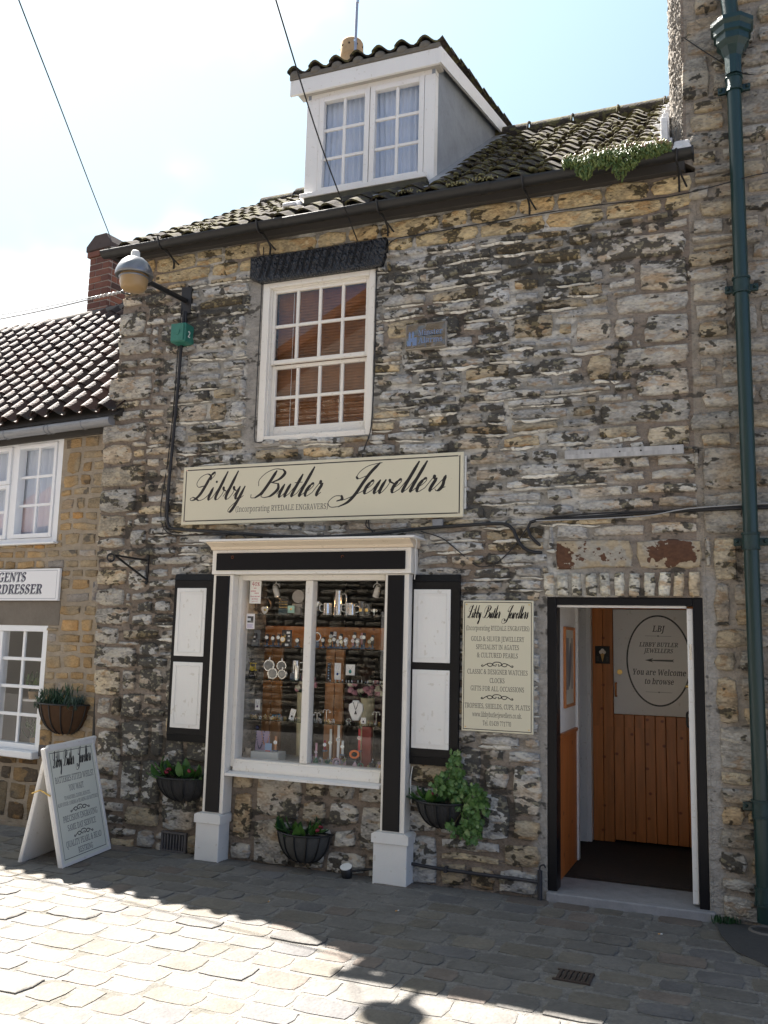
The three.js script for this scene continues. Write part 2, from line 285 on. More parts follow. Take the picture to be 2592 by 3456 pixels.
// cream mortar pointed proud along the bed joints
function pointing(list, seed, where, p = 0.7) {
  const r = rng(seed), P = [], C = [], U = [], I = [];
  for (const [a, b, c] of list) {
    const k = where((a + b) / 2, c); if (r() > p * k) continue;
    const x0 = a - 0.02 + r() * 0.3 * (b - a), x1 = b + 0.02 - r() * 0.3 * (b - a); if (x1 - x0 < 0.06) continue;
    const n = Math.max(3, Math.round((x1 - x0) / 0.03)), t0 = 0.004 + 0.009 * r(), base = P.length / 3, kk = 0.8 + 0.35 * r();
    for (let i = 0; i <= n; i++) {
      const u = i / n, e = Math.sin(Math.PI * u) ** 0.4, x = lerp(x0, x1, u), up = t0 * e * (0.5 + r()), dn = t0 * e * (0.6 + 1.1 * r()) + 0.002, yc = c - 0.006 + (r() - 0.5) * 0.006;
      for (const [y, z] of [[yc + up, 0.006], [yc + (up - dn) * 0.3, 0.018 + 0.014 * r()], [yc - dn, 0.004]]) { const o = warpWall(x, y); P.push(x + o[0], y + o[1], z); U.push(x * 1.3, y * 1.3); C.push(kk, kk, kk * 0.98); }
      if (i < n) { const q = base + i * 3; for (const m of [0, 1]) I.push(q + m, q + m + 1, q + m + 4, q + m, q + m + 4, q + m + 3); }
    }
  }
  const g = new THREE.BufferGeometry(); g.setAttribute('position', new THREE.Float32BufferAttribute(P, 3)); g.setAttribute('uv', new THREE.Float32BufferAttribute(U, 2)); g.setAttribute('color', new THREE.Float32BufferAttribute(C, 3)); g.setIndex(I); g.computeVertexNormals(); return g;
}
const pointTex = tex(512, 512, (u, v) => { const g = 0.92 + 0.4 * (fbt(u, v, 32, 4) - 0.5); return mix3([0.74 * g, 0.73 * g, 0.69 * g], [0.22, 0.20, 0.17], sst(0.56, 0.66, fbt(u + 0.37, v, 16, 5)) * 0.8); });
const pointMat = new THREE.MeshStandardMaterial({ map: pointTex, bumpMap: rep(grainBump, 3), bumpScale: 0.004, roughness: 0.97, vertexColors: true }); pointMat.name = 'cream_pointing';
// ---------- the jeweller's house ----------
const shop = thing('stone_shop_building', 'sooty rubble stone shop house with pantiled roof, white dormer and black and cream shopfront', 'shop building');
const EAVE = 4.97, GAB = 5.6;
const LEFT = [[-5.03, -0.05], [-5.05, 0.6], [-5.10, 1.2], [-5.16, 2.4], [-5.18, 3.5], [-5.15, 3.86], [-5.09, 3.9], [-5.06, 4.97]];
const leftAt = (y) => { for (let i = 1; i < LEFT.length; i++) if (y <= LEFT[i][1]) { const [a, b] = [LEFT[i - 1], LEFT[i]]; return lerp(a[0], b[0], clamp((y - a[1]) / (b[1] - a[1]))); } return LEFT[LEFT.length - 1][0]; };
const XR = -0.252; // where the taller house begins
const HOLES = { sash: [-3.655, -2.65, 3.235, 4.595], shop: [-3.74, -2.45, 0.69, 2.15], door: [-1.295, -0.275, 0.045, 2.003] };
{
  const s = new THREE.Shape([...LEFT, [XR, 4.97], [XR, -0.05]].map((p) => new THREE.Vector2(...p)));
  for (const [a, b, c, d] of Object.values(HOLES)) s.holes.push(new THREE.Path([[a, c], [b, c], [b, d], [a, d]].map((p) => new THREE.Vector2(...p))));
  const g = new THREE.ExtrudeGeometry(s, { depth: 0.42, bevelEnabled: false }); g.translate(0, 0, -0.42);
  const wall = part('wall', uvWall(g), mortMat, shop);
  // rubble above and beside the openings, yellow dressed courses under the eaves, big blocks at the foot and the right edge
  const holes = [HOLES.sash, [-3.78, -3.6, 3.2, 4.6], HOLES.shop, [-1.335, -0.265, -0.1, 2.17], [-3.76, -2.56, 4.58, 4.81], [-1.25, -0.27, 2.19, 2.40], [-4.0, -3.72, 0, 0.3], [-4.34, -4.12, 0, 0.15]];
  // large squared blocks at both edges of the wall
  const big = [], br = rng(66); for (let y = 3.0, k = 0; y < 4.5; k++) { const h = 0.15 + 0.09 * br(), w = k % 2 ? 0.5 + 0.15 * br() : 0.28 + 0.1 * br(); big.push([-0.315 - w, -0.315, y, Math.min(y + h, 4.66)]); y += h + 0.014; }
  for (let y = 0.9, k = 0; y < 4.5; k++) { const h = 0.13 + 0.10 * br(), w = 0.22 + 0.26 * br(); if (br() < 0.6) big.push([leftAt(y + h / 2) - 0.02, leftAt(y + h / 2) + w, y, y + h]); y += h + 0.014; }
  holes.push(...big.map(([a, b, c, d]) => [a - 0.012, b + 0.014, c - 0.006, d + 0.006]));
  const list = courses({ x0: -5.1, x1: XR - 0.02, y0: 0.0, y1: 4.70, left: leftAt, holes, seed: 11, ch: (y, r) => (y < 0.75 ? 0.13 + 0.07 * r() : y < 2.2 ? 0.08 + 0.055 * r()  : 0.066 + 0.05 * r()), ln: (y) => (y < 0.75 ? [0.18, 0.5] : [0.16, 0.6]), gap: 0.022, tall: 0.14 });
  const band = courses({ x0: -5.05, x1: XR - 0.02, y0: 4.70, y1: 4.96, left: leftAt, holes, seed: 23, ch: (y, r) => 0.12 + 0.02 * r(), ln: () => [0.22, 0.62], gap: 0.007, tall: 0, wave: 0.004 });
  const old = (x, y, r) => {
    const k = 0.86 + 0.34 * r(); let c = [k, k * 0.99, k * 0.97]; const q = r();
    if (q < 0.07) c = [k * 1.12, k * 0.94, k * 0.66]; else if (q < 0.15) c = [k * 0.8, k * 0.68, k * 0.5];
    const br = Math.max(sst(-1.25, -0.6, x) * 0.45, sst(-4.55, -5.0, x) * 0.5, y < 0.7 && x > -3.8 && x < -2.3 ? 0.4 : 0, y < 2.3 && x > -1.4 ? 0.4 : 0);
    return mix3(c, [k * 1.04, k * 0.94, k * 0.78], br);
  };
  const tone = (x, y, r) => { if (y > 4.69) { const k = 1.0 + 0.3 * r(); return [k * 1.12, k * 0.92, k * 0.58]; } return old(x, y, r); };
  const depth = (s, r) => (s[2] > 4.69 ? 0.012 + 0.006 * r() : s[2] < 0.75 ? 0.018 + 0.016 * r() : 0.014 + 0.018 * r());
  { const g = pointing(list, 404, (x, y) => sst(-4.8, -4.0, x) * sst(-0.45, -1.3, x) * sst(0.7, 1.1, y) * (0.45 + 0.55 * sst(0.35, 0.55, fbm(x * 1.5 + 8, y * 2, 3)))); part('pointing', g, pointMat, wall).userData.kind = 'stuff'; }
  layStones([...list, ...band, ...big], { parent: wall, material: stoneMat, uv: WU, tone, depth, seed: 5, score: (s) => shows((s[0] + s[1]) / 2, (s[2] + s[3]) / 2, 0, (s[1] - s[0]) * (s[3] - s[2])), most: 300, rough: 1.25 });
  // two smooth slabs over the door with flakes of old red-brown paint
  const slabTex = tex(1024, 256, (u, v) => {
    const n = fbm(u * 34, v * 9, 4), m = fbm(u * 9 + 4, v * 2.4 + 2, 3), e = 0.55 * m + 0.45 * n;
    const dl = Math.hypot((u - 0.07) / 0.10, (v - 0.5) / 0.55), dr = Math.hypot((u - 0.80) / 0.20, (v - 0.5) / 0.50);
    const red = Math.max(sst(0.0, 0.03, e - lerp(0.29, 0.64, clamp(dl) ** 2)), sst(0.0, 0.03, e - lerp(0.27, 0.64, clamp(dr) ** 2.2))), g = 0.85 + 0.5 * (fbm(u * 50, v * 18, 3) - 0.5);
    return mix3(mix3([0.44 * g, 0.36 * g, 0.245 * g], [0.40 * g, 0.37 * g, 0.31 * g], sst(0.45, 0.6, m)), [0.105 * g, 0.042 * g, 0.020 * g], red * 0.96);
  });
  const slabM = new THREE.MeshStandardMaterial({ map: slabTex, roughness: 0.95, bumpMap: rep(grainBump, 2, 0.5), bumpScale: 0.006, vertexColors: true }); slabM.name = 'flaked_slab';
  layStones([[-1.25, -0.72, 2.19, 2.40], [-0.705, -0.262, 2.185, 2.395]], { parent: wall, material: slabM, uv: (x, y) => [(x + 1.26) / 1.0, (y - 2.18) / 0.23], tone: () => [1, 1, 1], depth: () => 0.016, seed: 3, name: 'stone_slab', rough: 1.2 });
  // sides, back and floors, so that the rooms are closed
  part('side_wall', [bx(-5.06, -4.66, -0.05, 4.97, -4.6, -0.421, 0)], mortMat, shop);
  part('gable', prism([[0.45, 4.97], [4.35, 4.97], [2.4, 6.56]], 0.36).rotateY(Math.PI / 2).translate(-5.04, 0, 0), mortMat, shop);
  part('back_wall', bx(-4.66, XR, -0.05, 4.97, -4.6, -4.2, 0), mortMat, shop);
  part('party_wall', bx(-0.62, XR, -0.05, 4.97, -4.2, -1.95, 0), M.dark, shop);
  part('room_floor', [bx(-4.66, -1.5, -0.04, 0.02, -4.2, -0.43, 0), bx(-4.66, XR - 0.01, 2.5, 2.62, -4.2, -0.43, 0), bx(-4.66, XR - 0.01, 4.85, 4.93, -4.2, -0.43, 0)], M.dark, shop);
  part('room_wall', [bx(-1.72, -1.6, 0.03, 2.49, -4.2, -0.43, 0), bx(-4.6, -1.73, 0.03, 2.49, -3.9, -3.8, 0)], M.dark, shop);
}

// dressed stones set on end over the door
{
  const arch = grp('door_arch', shop), r = rng(41), n = 11;
  for (let i = 0; i < n; i++) {
    const a = lerp(-1.325, -0.27, i / n) + 0.004 + r() * 0.004, b = lerp(-1.325, -0.27, (i + 1) / n) - 0.008 - r() * 0.012, g = stoneGeo(a - 0.002, b + 0.003, 2.004 + r() * 0.006, 2.178 - r() * 0.012, 0.024 + 0.012 * r(), r, 0, 0.6);
    g.translate(-(a + b) / 2, -2.09, 0); g.rotateZ(0.10 * (r() - 0.5) + (0.5 - i / n) * 0.10); g.translate((a + b) / 2, 2.09, 0);
    const p = g.attributes.position, t = new Float32Array(p.count * 2); for (let k = 0; k < p.count; k++) { const q = WU(p.getX(k) - 2.4, p.getY(k) + 0.4); t[k * 2] = q[0]; t[k * 2 + 1] = q[1]; }
    g.setAttribute('uv', new THREE.BufferAttribute(t, 2)); const k = 1.15 + 0.4 * r(); tint(g, [k * 1.03, k * 0.98, k * 0.85]); part('arch_stone', g, stoneMat, arch);
  }
}

// painted stone lintel over the upper window
part('lintel', prism([[-3.755, 4.635], [-3.665, 4.588], [-2.60, 4.588], [-2.562, 4.70], [-2.566, 4.80], [-3.2, 4.795], [-3.757, 4.80]], 0.10, 0.012).translate(0, 0, -0.05), M.lintelpaint, shop);
{ // chisel ridges of the lintel
  const r = rng(9), L = shop.children[shop.children.length - 1]; for (let i = 0; i < 17; i++) { const x = -3.66 + i * 0.064 + r() * 0.02; if (x > -2.66) continue; part('chisel_ridge', rod([x - 0.012, 4.615, 0.05], [x + 0.035, 4.785, 0.052], 0.013 + 0.008 * r(), 5), M.lintelpaint, L); }
}

// upper sash window
const PANE = M.glass;
function glazing(parent, x0, x1, y0, y1, nx, ny, z, bw, m, d = 0.022, withPanes = true) {
  const w = (x1 - x0) / nx, h = (y1 - y0) / ny;
  for (let i = 1; i < nx; i++) part('glazing_bar', bx(x0 + i * w - bw / 2, x0 + i * w + bw / 2, y0, y1, z - d / 2, z + d / 2, 0.004), m, parent);
  for (let j = 1; j < ny; j++) part('glazing_bar', bx(x0, x1, y0 + j * h - bw / 2, y0 + j * h + bw / 2, z - d / 2 + 0.0015, z + d / 2 - 0.0015, 0.004), m, parent);
  if (withPanes) { const pr = rng(Math.round(x0 * 1000) + ny); for (let i = 0; i < nx; i++) for (let j = 0; j < ny; j++) { const g = new THREE.PlaneGeometry(w - 0.002, h - 0.002); g.rotateY((pr() - 0.5) * 0.008); g.rotateX((pr() - 0.5) * 0.008); part('pane', at(g, x0 + (i + 0.5) * w, y0 + (j + 0.5) * h, z - d * 0.15), PANE, parent); } }
}
function rectFrame(x0, x1, y0, y1, z0, z1, l, r, b, t, m, parent, name = 'frame') {
  part(name, [bx(x0, x0 + l, y0, y1, z0, z1), bx(x1 - r, x1, y0, y1, z0, z1), bx(x0 + l, x1 - r, y0, y0 + b, z0, z1), bx(x0 + l, x1 - r, y1 - t, y1, z0, z1)], m, parent);
}
{
  const w = grp('sash_window', shop);
  rectFrame(-3.655, -2.65, 3.24, 4.588, -0.10, 0.012, 0.062, 0.052, 0.045, 0.052, M.cream, w);
  rectFrame(-3.594, -2.701, 3.284, 4.537, -0.105, -0.012, 0.014, 0.014, 0.006, 0.012, M.cream, w, 'stop_bead');
  rectFrame(-3.580, -2.714, 3.89, 4.526, -0.055, -0.025, 0.028, 0.028, 0.034, 0.028, M.cream, w, 'upper_sash');
  glazing(w, -3.552, -2.742, 3.924, 4.498, 4, 2, -0.04, 0.026, M.cream);
  rectFrame(-3.580, -2.714, 3.289, 3.888, -0.09, -0.06, 0.036, 0.036, 0.085, 0.03, M.cream, w, 'lower_sash');
  glazing(w, -3.544, -2.75, 3.374, 3.858, 4, 2, -0.075, 0.026, M.cream);
  const slats = []; for (let i = 0; i < 50; i++) { const g = new THREE.BoxGeometry(0.86, 0.0275, 0.003); g.rotateX(-0.32); slats.push(uvBox(at(g, -3.147, 3.30 + i * 0.0248, -0.135))); }
  part('venetian_blind', slats, mat('brown_blind', [0.25, 0.098, 0.027], { roughness: 0.4, map: rep(woodTone, 0.5, 3) }), w);
  part('blind_cord', [rod([-3.43, 3.3, -0.118], [-3.43, 4.52, -0.118], 0.0025, 4), rod([-2.99, 3.3, -0.118], [-2.99, 4.52, -0.118], 0.0025, 4)], M.offwhite, w);
  part('window_sill', bx(-3.67, -2.64, 3.195, 3.236, -0.1, 0.016, 0.006), M.cement, w);
}

// ---------- shopfront ----------
{
  const f = grp('shopfront', shop);
  // cornice: a flat cap over a cove that leans forward
  const cv = [[0.005, 2.352], [0.155, 2.352], [0.162, 2.360], [0.170, 2.372], [0.20, 2.385], [0.232, 2.400], [0.236, 2.408], [0.005, 2.408]];
  part('cornice', prism(cv.map(([a, b]) => [a, b]), 1.70, 0).rotateY(-Math.PI / 2).translate(-2.235, 0, 0), mat('cornice_cream_bounce', [0.82, 0.70, 0.55], { roughness: 0.35, map: rep(paintTone, 0.8) }), f);  // cream paint with warm ground bounce put into its colour
  part('cornice_cap', bx(-3.985, -2.19, 2.4085, 2.424, 0.003, 0.262, 0.003), M.white, f);
  part('frieze', bx(-3.925, -2.25, 2.160, 2.351, 0.005, 0.150, 0.005), M.cream, f);
  part('frieze_panel', bx(-3.882, -2.294, 2.190, 2.325, 0.1505, 0.162, 0.009), M.black, f);
  part('hook', [new THREE.TorusGeometry(0.010, 0.0025, 5, 10).translate(-3.735, 2.292, 0.165), new THREE.TorusGeometry(0.010, 0.0025, 5, 10, 4).translate(-2.79, 2.285, 0.165)], mat('rusty', [0.16, 0.05, 0.02], { roughness: 0.9 }), f);
  for (const [x0, x1, bx0, bx1, p0, p1] of [[-3.915, -3.735, -3.884, -3.772, -3.948, -3.742], [-2.452, -2.270, -2.428, -2.312, -2.490, -2.238]]) {
    const p = part('pilaster', bx(x0, x1, 0.348, 2.158, 0.005, 0.132, 0.004), M.cream, f);
    part('pilaster_panel', [prism([[bx0, 0.362], [bx1, 0.362], [bx1, 2.143], [bx0, 2.143]], 0.004, 0.006).translate(0, 0, 0.1325)], M.black, p);
    part('plinth', [bx(p0, p1, -0.01, 0.275, 0.003, 0.158, 0.006), prism([[p0 - 0.012, 0.2755], [p1 + 0.012, 0.2755], [p1 + 0.012, 0.335], [p1 - 0.012, 0.348], [p0 + 0.012, 0.348], [p0 - 0.012, 0.335]], 0.165, 0).translate(0, 0, 0.002)], M.offwhite, f);
  }
  rectFrame(-3.7345, -2.4525, 0.690, 2.1595, -0.06, 0.055, 0.035, 0.035, 0.06, 0.04, M.cream, f, 'window_frame');
  part('bottom_rail', prism([[-0.05, 0.664], [0.075, 0.664], [0.075, 0.690], [0.060, 0.730], [0.03, 0.752], [-0.05, 0.752]], 1.21).rotateY(-Math.PI / 2).translate(-2.4885, 0, 0), M.cream, f);
  part('mullion', bx(-3.143, -3.078, 0.7525, 2.119, -0.03, 0.058, 0.010), M.cream, f);
  part('sill', prism([[0.0, 0.632], [0.135, 0.632], [0.135, 0.650], [0.076, 0.6625], [0.0, 0.6625]], 1.265).rotateY(-Math.PI / 2).translate(-2.466, 0, 0), M.white, f);
  for (const [a, b, q] of [[-3.699, -3.1435, 0.002], [-3.0775, -2.488, -0.003]]) { const g = new THREE.PlaneGeometry(b - a, 1.372); g.rotateY(q); part('pane', at(g, (a + b) / 2, 1.437, 0.006), M.shopglass, f); }
}
// shutters hung flat on the wall
for (const [x0, x1, y0, y1, a, b, c0, c1, d0, d1] of [[-4.326, -3.960, 0.848, 2.170, -4.297, -4.020, 1.515, 2.057, 0.953, 1.468], [-2.268, -1.909, 0.812, 2.158, -2.256, -1.976, 1.527, 2.050, 0.926, 1.476]]) {
  const s = grp('shutter', shop), xl = x0 + (x0 > -3 ? -0.035 : 0);
  part('shutter_frame', [bx(xl, x1, y0 + 0.055, y1 - 0.05, 0.03, 0.062, 0.003), prism([[0.028, y0], [0.050, y0], [0.062, y0 + 0.0545], [0.028, y0 + 0.0545]], x1 - xl).rotateY(-Math.PI / 2).translate(x1, 0, 0), prism([[0.028, y1 - 0.0495], [0.064, y1 - 0.0495], [0.050, y1], [0.028, y1]], x1 - xl).rotateY(-Math.PI / 2).translate(x1, 0, 0)], M.blacksat, s);
  for (const [q0, q1] of [[c0, c1], [d0, d1]]) { const p = part('shutter_panel', bx(a, b, q0, q1, 0.055, 0.066, 0.004), M.offwhite, s); part('panel_bead', [bx(a + 0.028, b - 0.028, q0 + 0.028, q0 + 0.034, 0.0655, 0.070, 0.002), bx(a + 0.028, b - 0.028, q1 - 0.034, q1 - 0.028, 0.0655, 0.070, 0.002), bx(a + 0.028, a + 0.034, q0 + 0.034, q1 - 0.034, 0.0655, 0.070, 0.002), bx(b - 0.034, b - 0.028, q0 + 0.034, q1 - 0.034, 0.0655, 0.070, 0.002)], M.offwhite, p); }
  part('wall_batten', bx(x0 + 0.04, x1 - 0.04, y1 - 0.2, y1 - 0.14, 0.0, 0.029, 0.002), M.iron, s);
}

// ---------- doorway ----------
{
  const d = grp('door_frame', shop);
  part('frame', [bx(-1.293, -1.232, 0.05, 2.0, -0.14, -0.004, 0.005), bx(-0.336, -0.277, 0.05, 2.0, -0.14, -0.004, 0.005), bx(-1.2315, -0.3365, 1.950, 2.0, -0.14, -0.004, 0.005)], M.black, d);
  part('door_stop', [bx(-1.2315, -0.38, 1.934, 1.9495, -0.10, -0.03, 0.002)], M.white, d);
  part('doorstep', bx(-1.30, -0.24, -0.02, 0.058, -0.42, 0.045, 0.012), M.step, shop);
  const o = grp('open_door', shop);
  part('door_leaf', bx(-0.378, -0.339, 0.075, 1.932, -0.88, -0.035, 0.004), M.white, o);
  part('lock_plate', bx(-0.366, -0.350, 1.60, 1.70, -0.0349, -0.033, 0.0005), M.chrome, o);
  part('pull_handle', tube([[-0.378, 1.22, -0.70], [-0.425, 1.215, -0.70], [-0.43, 1.17, -0.70], [-0.425, 1.12, -0.70], [-0.378, 1.115, -0.70]], 0.009, 8), M.iron, o);
  part('lever_handle', [rod([-0.378, 1.42, -0.2], [-0.405, 1.42, -0.2], 0.01), bx(-0.384, -0.3785, 1.36, 1.48, -0.215, -0.185, 0.002)], M.brass, o);
}
// lobby inside
{
  const L = grp('lobby', shop);
  part('lobby_floor', bx(-1.60, -0.30, 0.0, 0.052, -1.95, -0.421, 0), M.carpet, L);
  part('door_mat', bx(-1.20, -0.42, 0.0521, 0.062, -1.3, -0.46, 0.003), M.carpet, L);
  part('lobby_ceiling', bx(-1.60, -0.30, 2.06, 2.12, -1.95, -0.421, 0), M.lobbywhite, L);
  part('right_wall', bx(-0.335, -0.305, 0.052, 2.06, -1.95, -0.421, 0), M.lobbywhite, L);
  // left wall: plaster above a rail, orange boarding below, ends at a door opening
  const q = grp('left_wall', L);
  q.position.set(-1.268, 0, -0.145);
  part('plaster', bx(-0.06, 0, 1.05, 2.06, -0.80, -0.005, 0.003), M.lobbywhite, q);
  part('dado_rail', bx(-0.06, 0.018, 1.020, 1.0495, -0.80, -0.005, 0.006), M.board, q);
  for (let i = 0; i < 14; i++) part('board', bx(-0.02, 0.008, 0.06, 1.0195, -0.80 + i * 0.0568, -0.80 + i * 0.0568 + 0.0545, 0.004), M.board, q);
  part('architrave', [bx(-0.06, 0.02, 0.06, 2.06, -0.865, -0.802, 0.006)], M.white, L.children[L.children.length - 1]);
  // back: boards from floor to ceiling, a white painted post at the left and a boarded door with a white top
  part('door_post', [bx(-1.405, -1.268, 0.053, 2.05, -1.80, -1.70, 0.006), bx(-1.37, -1.30, 0.053, 2.05, -1.70, -1.688, 0.004)], M.white, L);
  part('side_door', bx(-1.60, -1.41, 0.053, 2.05, -1.76, -1.72, 0.003), M.lobbywhite, L);
  let x = -1.266; for (const w of [0.088, 0.088]) { part('board', bx(x, x + w - 0.003, 0.055, 2.055, -1.83, -1.775, 0.005), M.pine, L); x += w; }
  part('head_board', bx(-1.09, -0.34, 1.995, 2.055, -1.83, -1.770, 0.004), M.pine, L);
  const D = grp('inner_door', shop);
  x = -1.088; for (let i = 0; i < 9; i++) { const w = 0.0845; part('board', bx(x, x + w - 0.003, 0.075, 1.105, -1.83, -1.772, 0.005), M.pine, D); x += w; }
  part('upper_panel', bx(-1.088, -0.345, 1.108, 1.992, -1.83, -1.770, 0.004), M.lobbywhite, D);
  part('lock', [rod([-1.035, 1.46, -1.7705], [-1.035, 1.46, -1.755], 0.022, 14), bx(-1.041, -1.029, 1.448, 1.472, -1.7548, -1.752, 0.001)], M.brass, D);
  part('pull_handle', tube([[-1.066, 1.365, -1.772], [-1.066, 1.36, -1.735], [-1.066, 1.31, -1.73], [-1.066, 1.262, -1.735], [-1.066, 1.257, -1.772]], 0.009, 8), M.pine, D);
  part('coat_hook', [rod([-0.362, 1.56, -1.7], [-0.362, 1.70, -1.7], 0.012), new THREE.SphereGeometry(0.02, 10, 8).translate(-0.362, 1.71, -1.7)], M.brass, L);
  part('light_switch', bx(-1.318, -1.29, 1.36, 1.45, -0.85, -0.80, 0.003), M.brass, L);
}
// ventilation grille at the foot of the wall
{
  const v = grp('vent_grille', shop); rectFrame(-4.345, -4.115, -0.005, 0.152, 0.0, 0.03, 0.018, 0.018, 0.02, 0.018, mat('vent_clay', [0.13, 0.12, 0.12], { roughness: 0.9, ...gr(3) }), v);
  part('vent_back', bx(-4.33, -4.13, 0.0, 0.15, -0.02, 0.004, 0), M.dark, v); for (let i = 0; i < 7; i++) part('vent_bar', bx(-4.317 + i * 0.027, -4.305 + i * 0.027, 0.015, 0.134, 0.0045, 0.026, 0.002), mat('vent_clay', 0), v);
}

// ---------- main roof ----------
const slopeAt = (x) => lerp(0.64, 0.75, sst(-4.9, -2.3, x));
const EY = 5.03, EZ = 0.20;
const roofY = (x, z) => EY + (EZ - z) * slopeAt(x) - 0.03 * sst(-3.2, -4.2, x) ;
const RZ = -2.2;
function pantile(w, l, r, amp = 0.026) { // local x across, y up the slope, z out; lower edge at y=0
  const n = 9, P = [], I = [], lift = 0.028, t = 0.016;
  const h = (u) => amp * Math.sin(2 * Math.PI * (u - 0.02)) + 0.004;
  for (const [y, dz] of [[0, lift], [l, 0.004]]) for (let i = 0; i <= n; i++) { const u = i / n; P.push((u - 0.5) * w * 1.06, y + (y ? 0 : 0.004 * r()), h(u) + dz); }
  for (let i = 0; i < n; i++) { const a = i, b = i + 1, c = n + 1 + i + 1, d = n + 1 + i; I.push(a, b, c, a, c, d); }
  const o = P.length / 3; for (const q of [0, -t]) for (let i = 0; i <= n; i++) P.push(P[i * 3], P[i * 3 + 1] + (q ? 0.004 : 0), P[i * 3 + 2] + q);
  for (let i = 0; i < n; i++) { const a = o + i, b = o + i + 1, c = o + n + 1 + i + 1, d = o + n + 1 + i; I.push(d, c, b, d, b, a); }
  const s = P.length / 3; for (const i of [0, n]) for (const row of [0, n + 1]) { const k = (row + i) * 3; P.push(P[k], P[k + 1], P[k + 2], P[k], P[k + 1], P[k + 2] - t); }
  for (const q of [0, 4]) I.push(s + q, s + q + 1, s + q + 2, s + q + 1, s + q + 3, s + q + 2);
  const g = new THREE.BufferGeometry(); g.setAttribute('position', new THREE.Float32BufferAttribute(P, 3)); g.setIndex(I); g.computeVertexNormals(); return uvBoxKeep(g);
}
function uvBoxKeep(g) { const p = g.attributes.position, uv = new Float32Array(p.count * 2); for (let i = 0; i < p.count; i++) { uv[i * 2] = p.getX(i); uv[i * 2 + 1] = p.getY(i) + p.getZ(i); } g.setAttribute('uv', new THREE.BufferAttribute(uv, 2)); return g; }
const tileTex = (base, moss, ms, seed) => tex(512, 512, (u, v) => {
  const n = fbt(u + seed * 0.13, v, 8, 5), g = 0.8 + 0.7 * (fbt(u, v + seed * 0.2, 32, 4) - 0.5), c = [base[0] * g, base[1] * g, base[2] * g];
  return mix3(c, [moss[0] * g, moss[1] * g, moss[2] * g], sst(ms, ms + 0.10, n));
});
const tileM = [[1, 0], [1.5, 0.3], [0.75, 0.55]].map(([k], i) => { const m = new THREE.MeshStandardMaterial({ map: rep(tileTex([0.040 * k, 0.032 * k, 0.026 * k], [0.11, 0.10, 0.042], 0.50 + 0.04 * i, i + 1), 1.7 + 0.3 * i), bumpMap: rep(grainBump, 4), bumpScale: 0.006, roughness: 0.98 }); m.name = 'mossy_tile'; return m; });
const mossM = new THREE.MeshStandardMaterial({ map: rep(tileTex([0.075, 0.062, 0.045], [0.20, 0.19, 0.085], 0.47, 3), 2), bumpMap: rep(grainBump, 4), bumpScale: 0.004, roughness: 0.95 }); mossM.name = 'roof_moss';
function layTiles(parent, xs, n, rowLen, posFn, variants, mats, seed, skip, name = 'roof_tile', most = 300) {
  const r = rng(seed), X = new THREE.Vector3(), Y = new THREE.Vector3(), Z = new THREE.Vector3(), B = new THREE.Matrix4(); let count = 0;
  for (let j = 0; j < n; j++) for (const x of xs) {
    if (skip && skip(x, j)) continue;
    const s = j * rowLen, a = posFn(x, s), b = posFn(x + 0.05, s), c = posFn(x, s + 0.05);
    X.subVectors(b, a).normalize(); Y.subVectors(c, a).normalize(); Z.crossVectors(X, Y).normalize(); X.crossVectors(Y, Z);
    B.makeBasis(X, Y, Z); const o = part(name, variants[Math.floor(r() * variants.length)], mats[Math.floor(r() * mats.length)], parent);
    o.quaternion.setFromRotationMatrix(B); o.rotateZ((r() - 0.5) * 0.05); o.rotateX((r() - 0.5) * 0.03); o.position.copy(a).addScaledVector(Z, (r() - 0.5) * 0.012).addScaledVector(X, (r() - 0.5) * 0.012); count++;
  }
  return count;
}
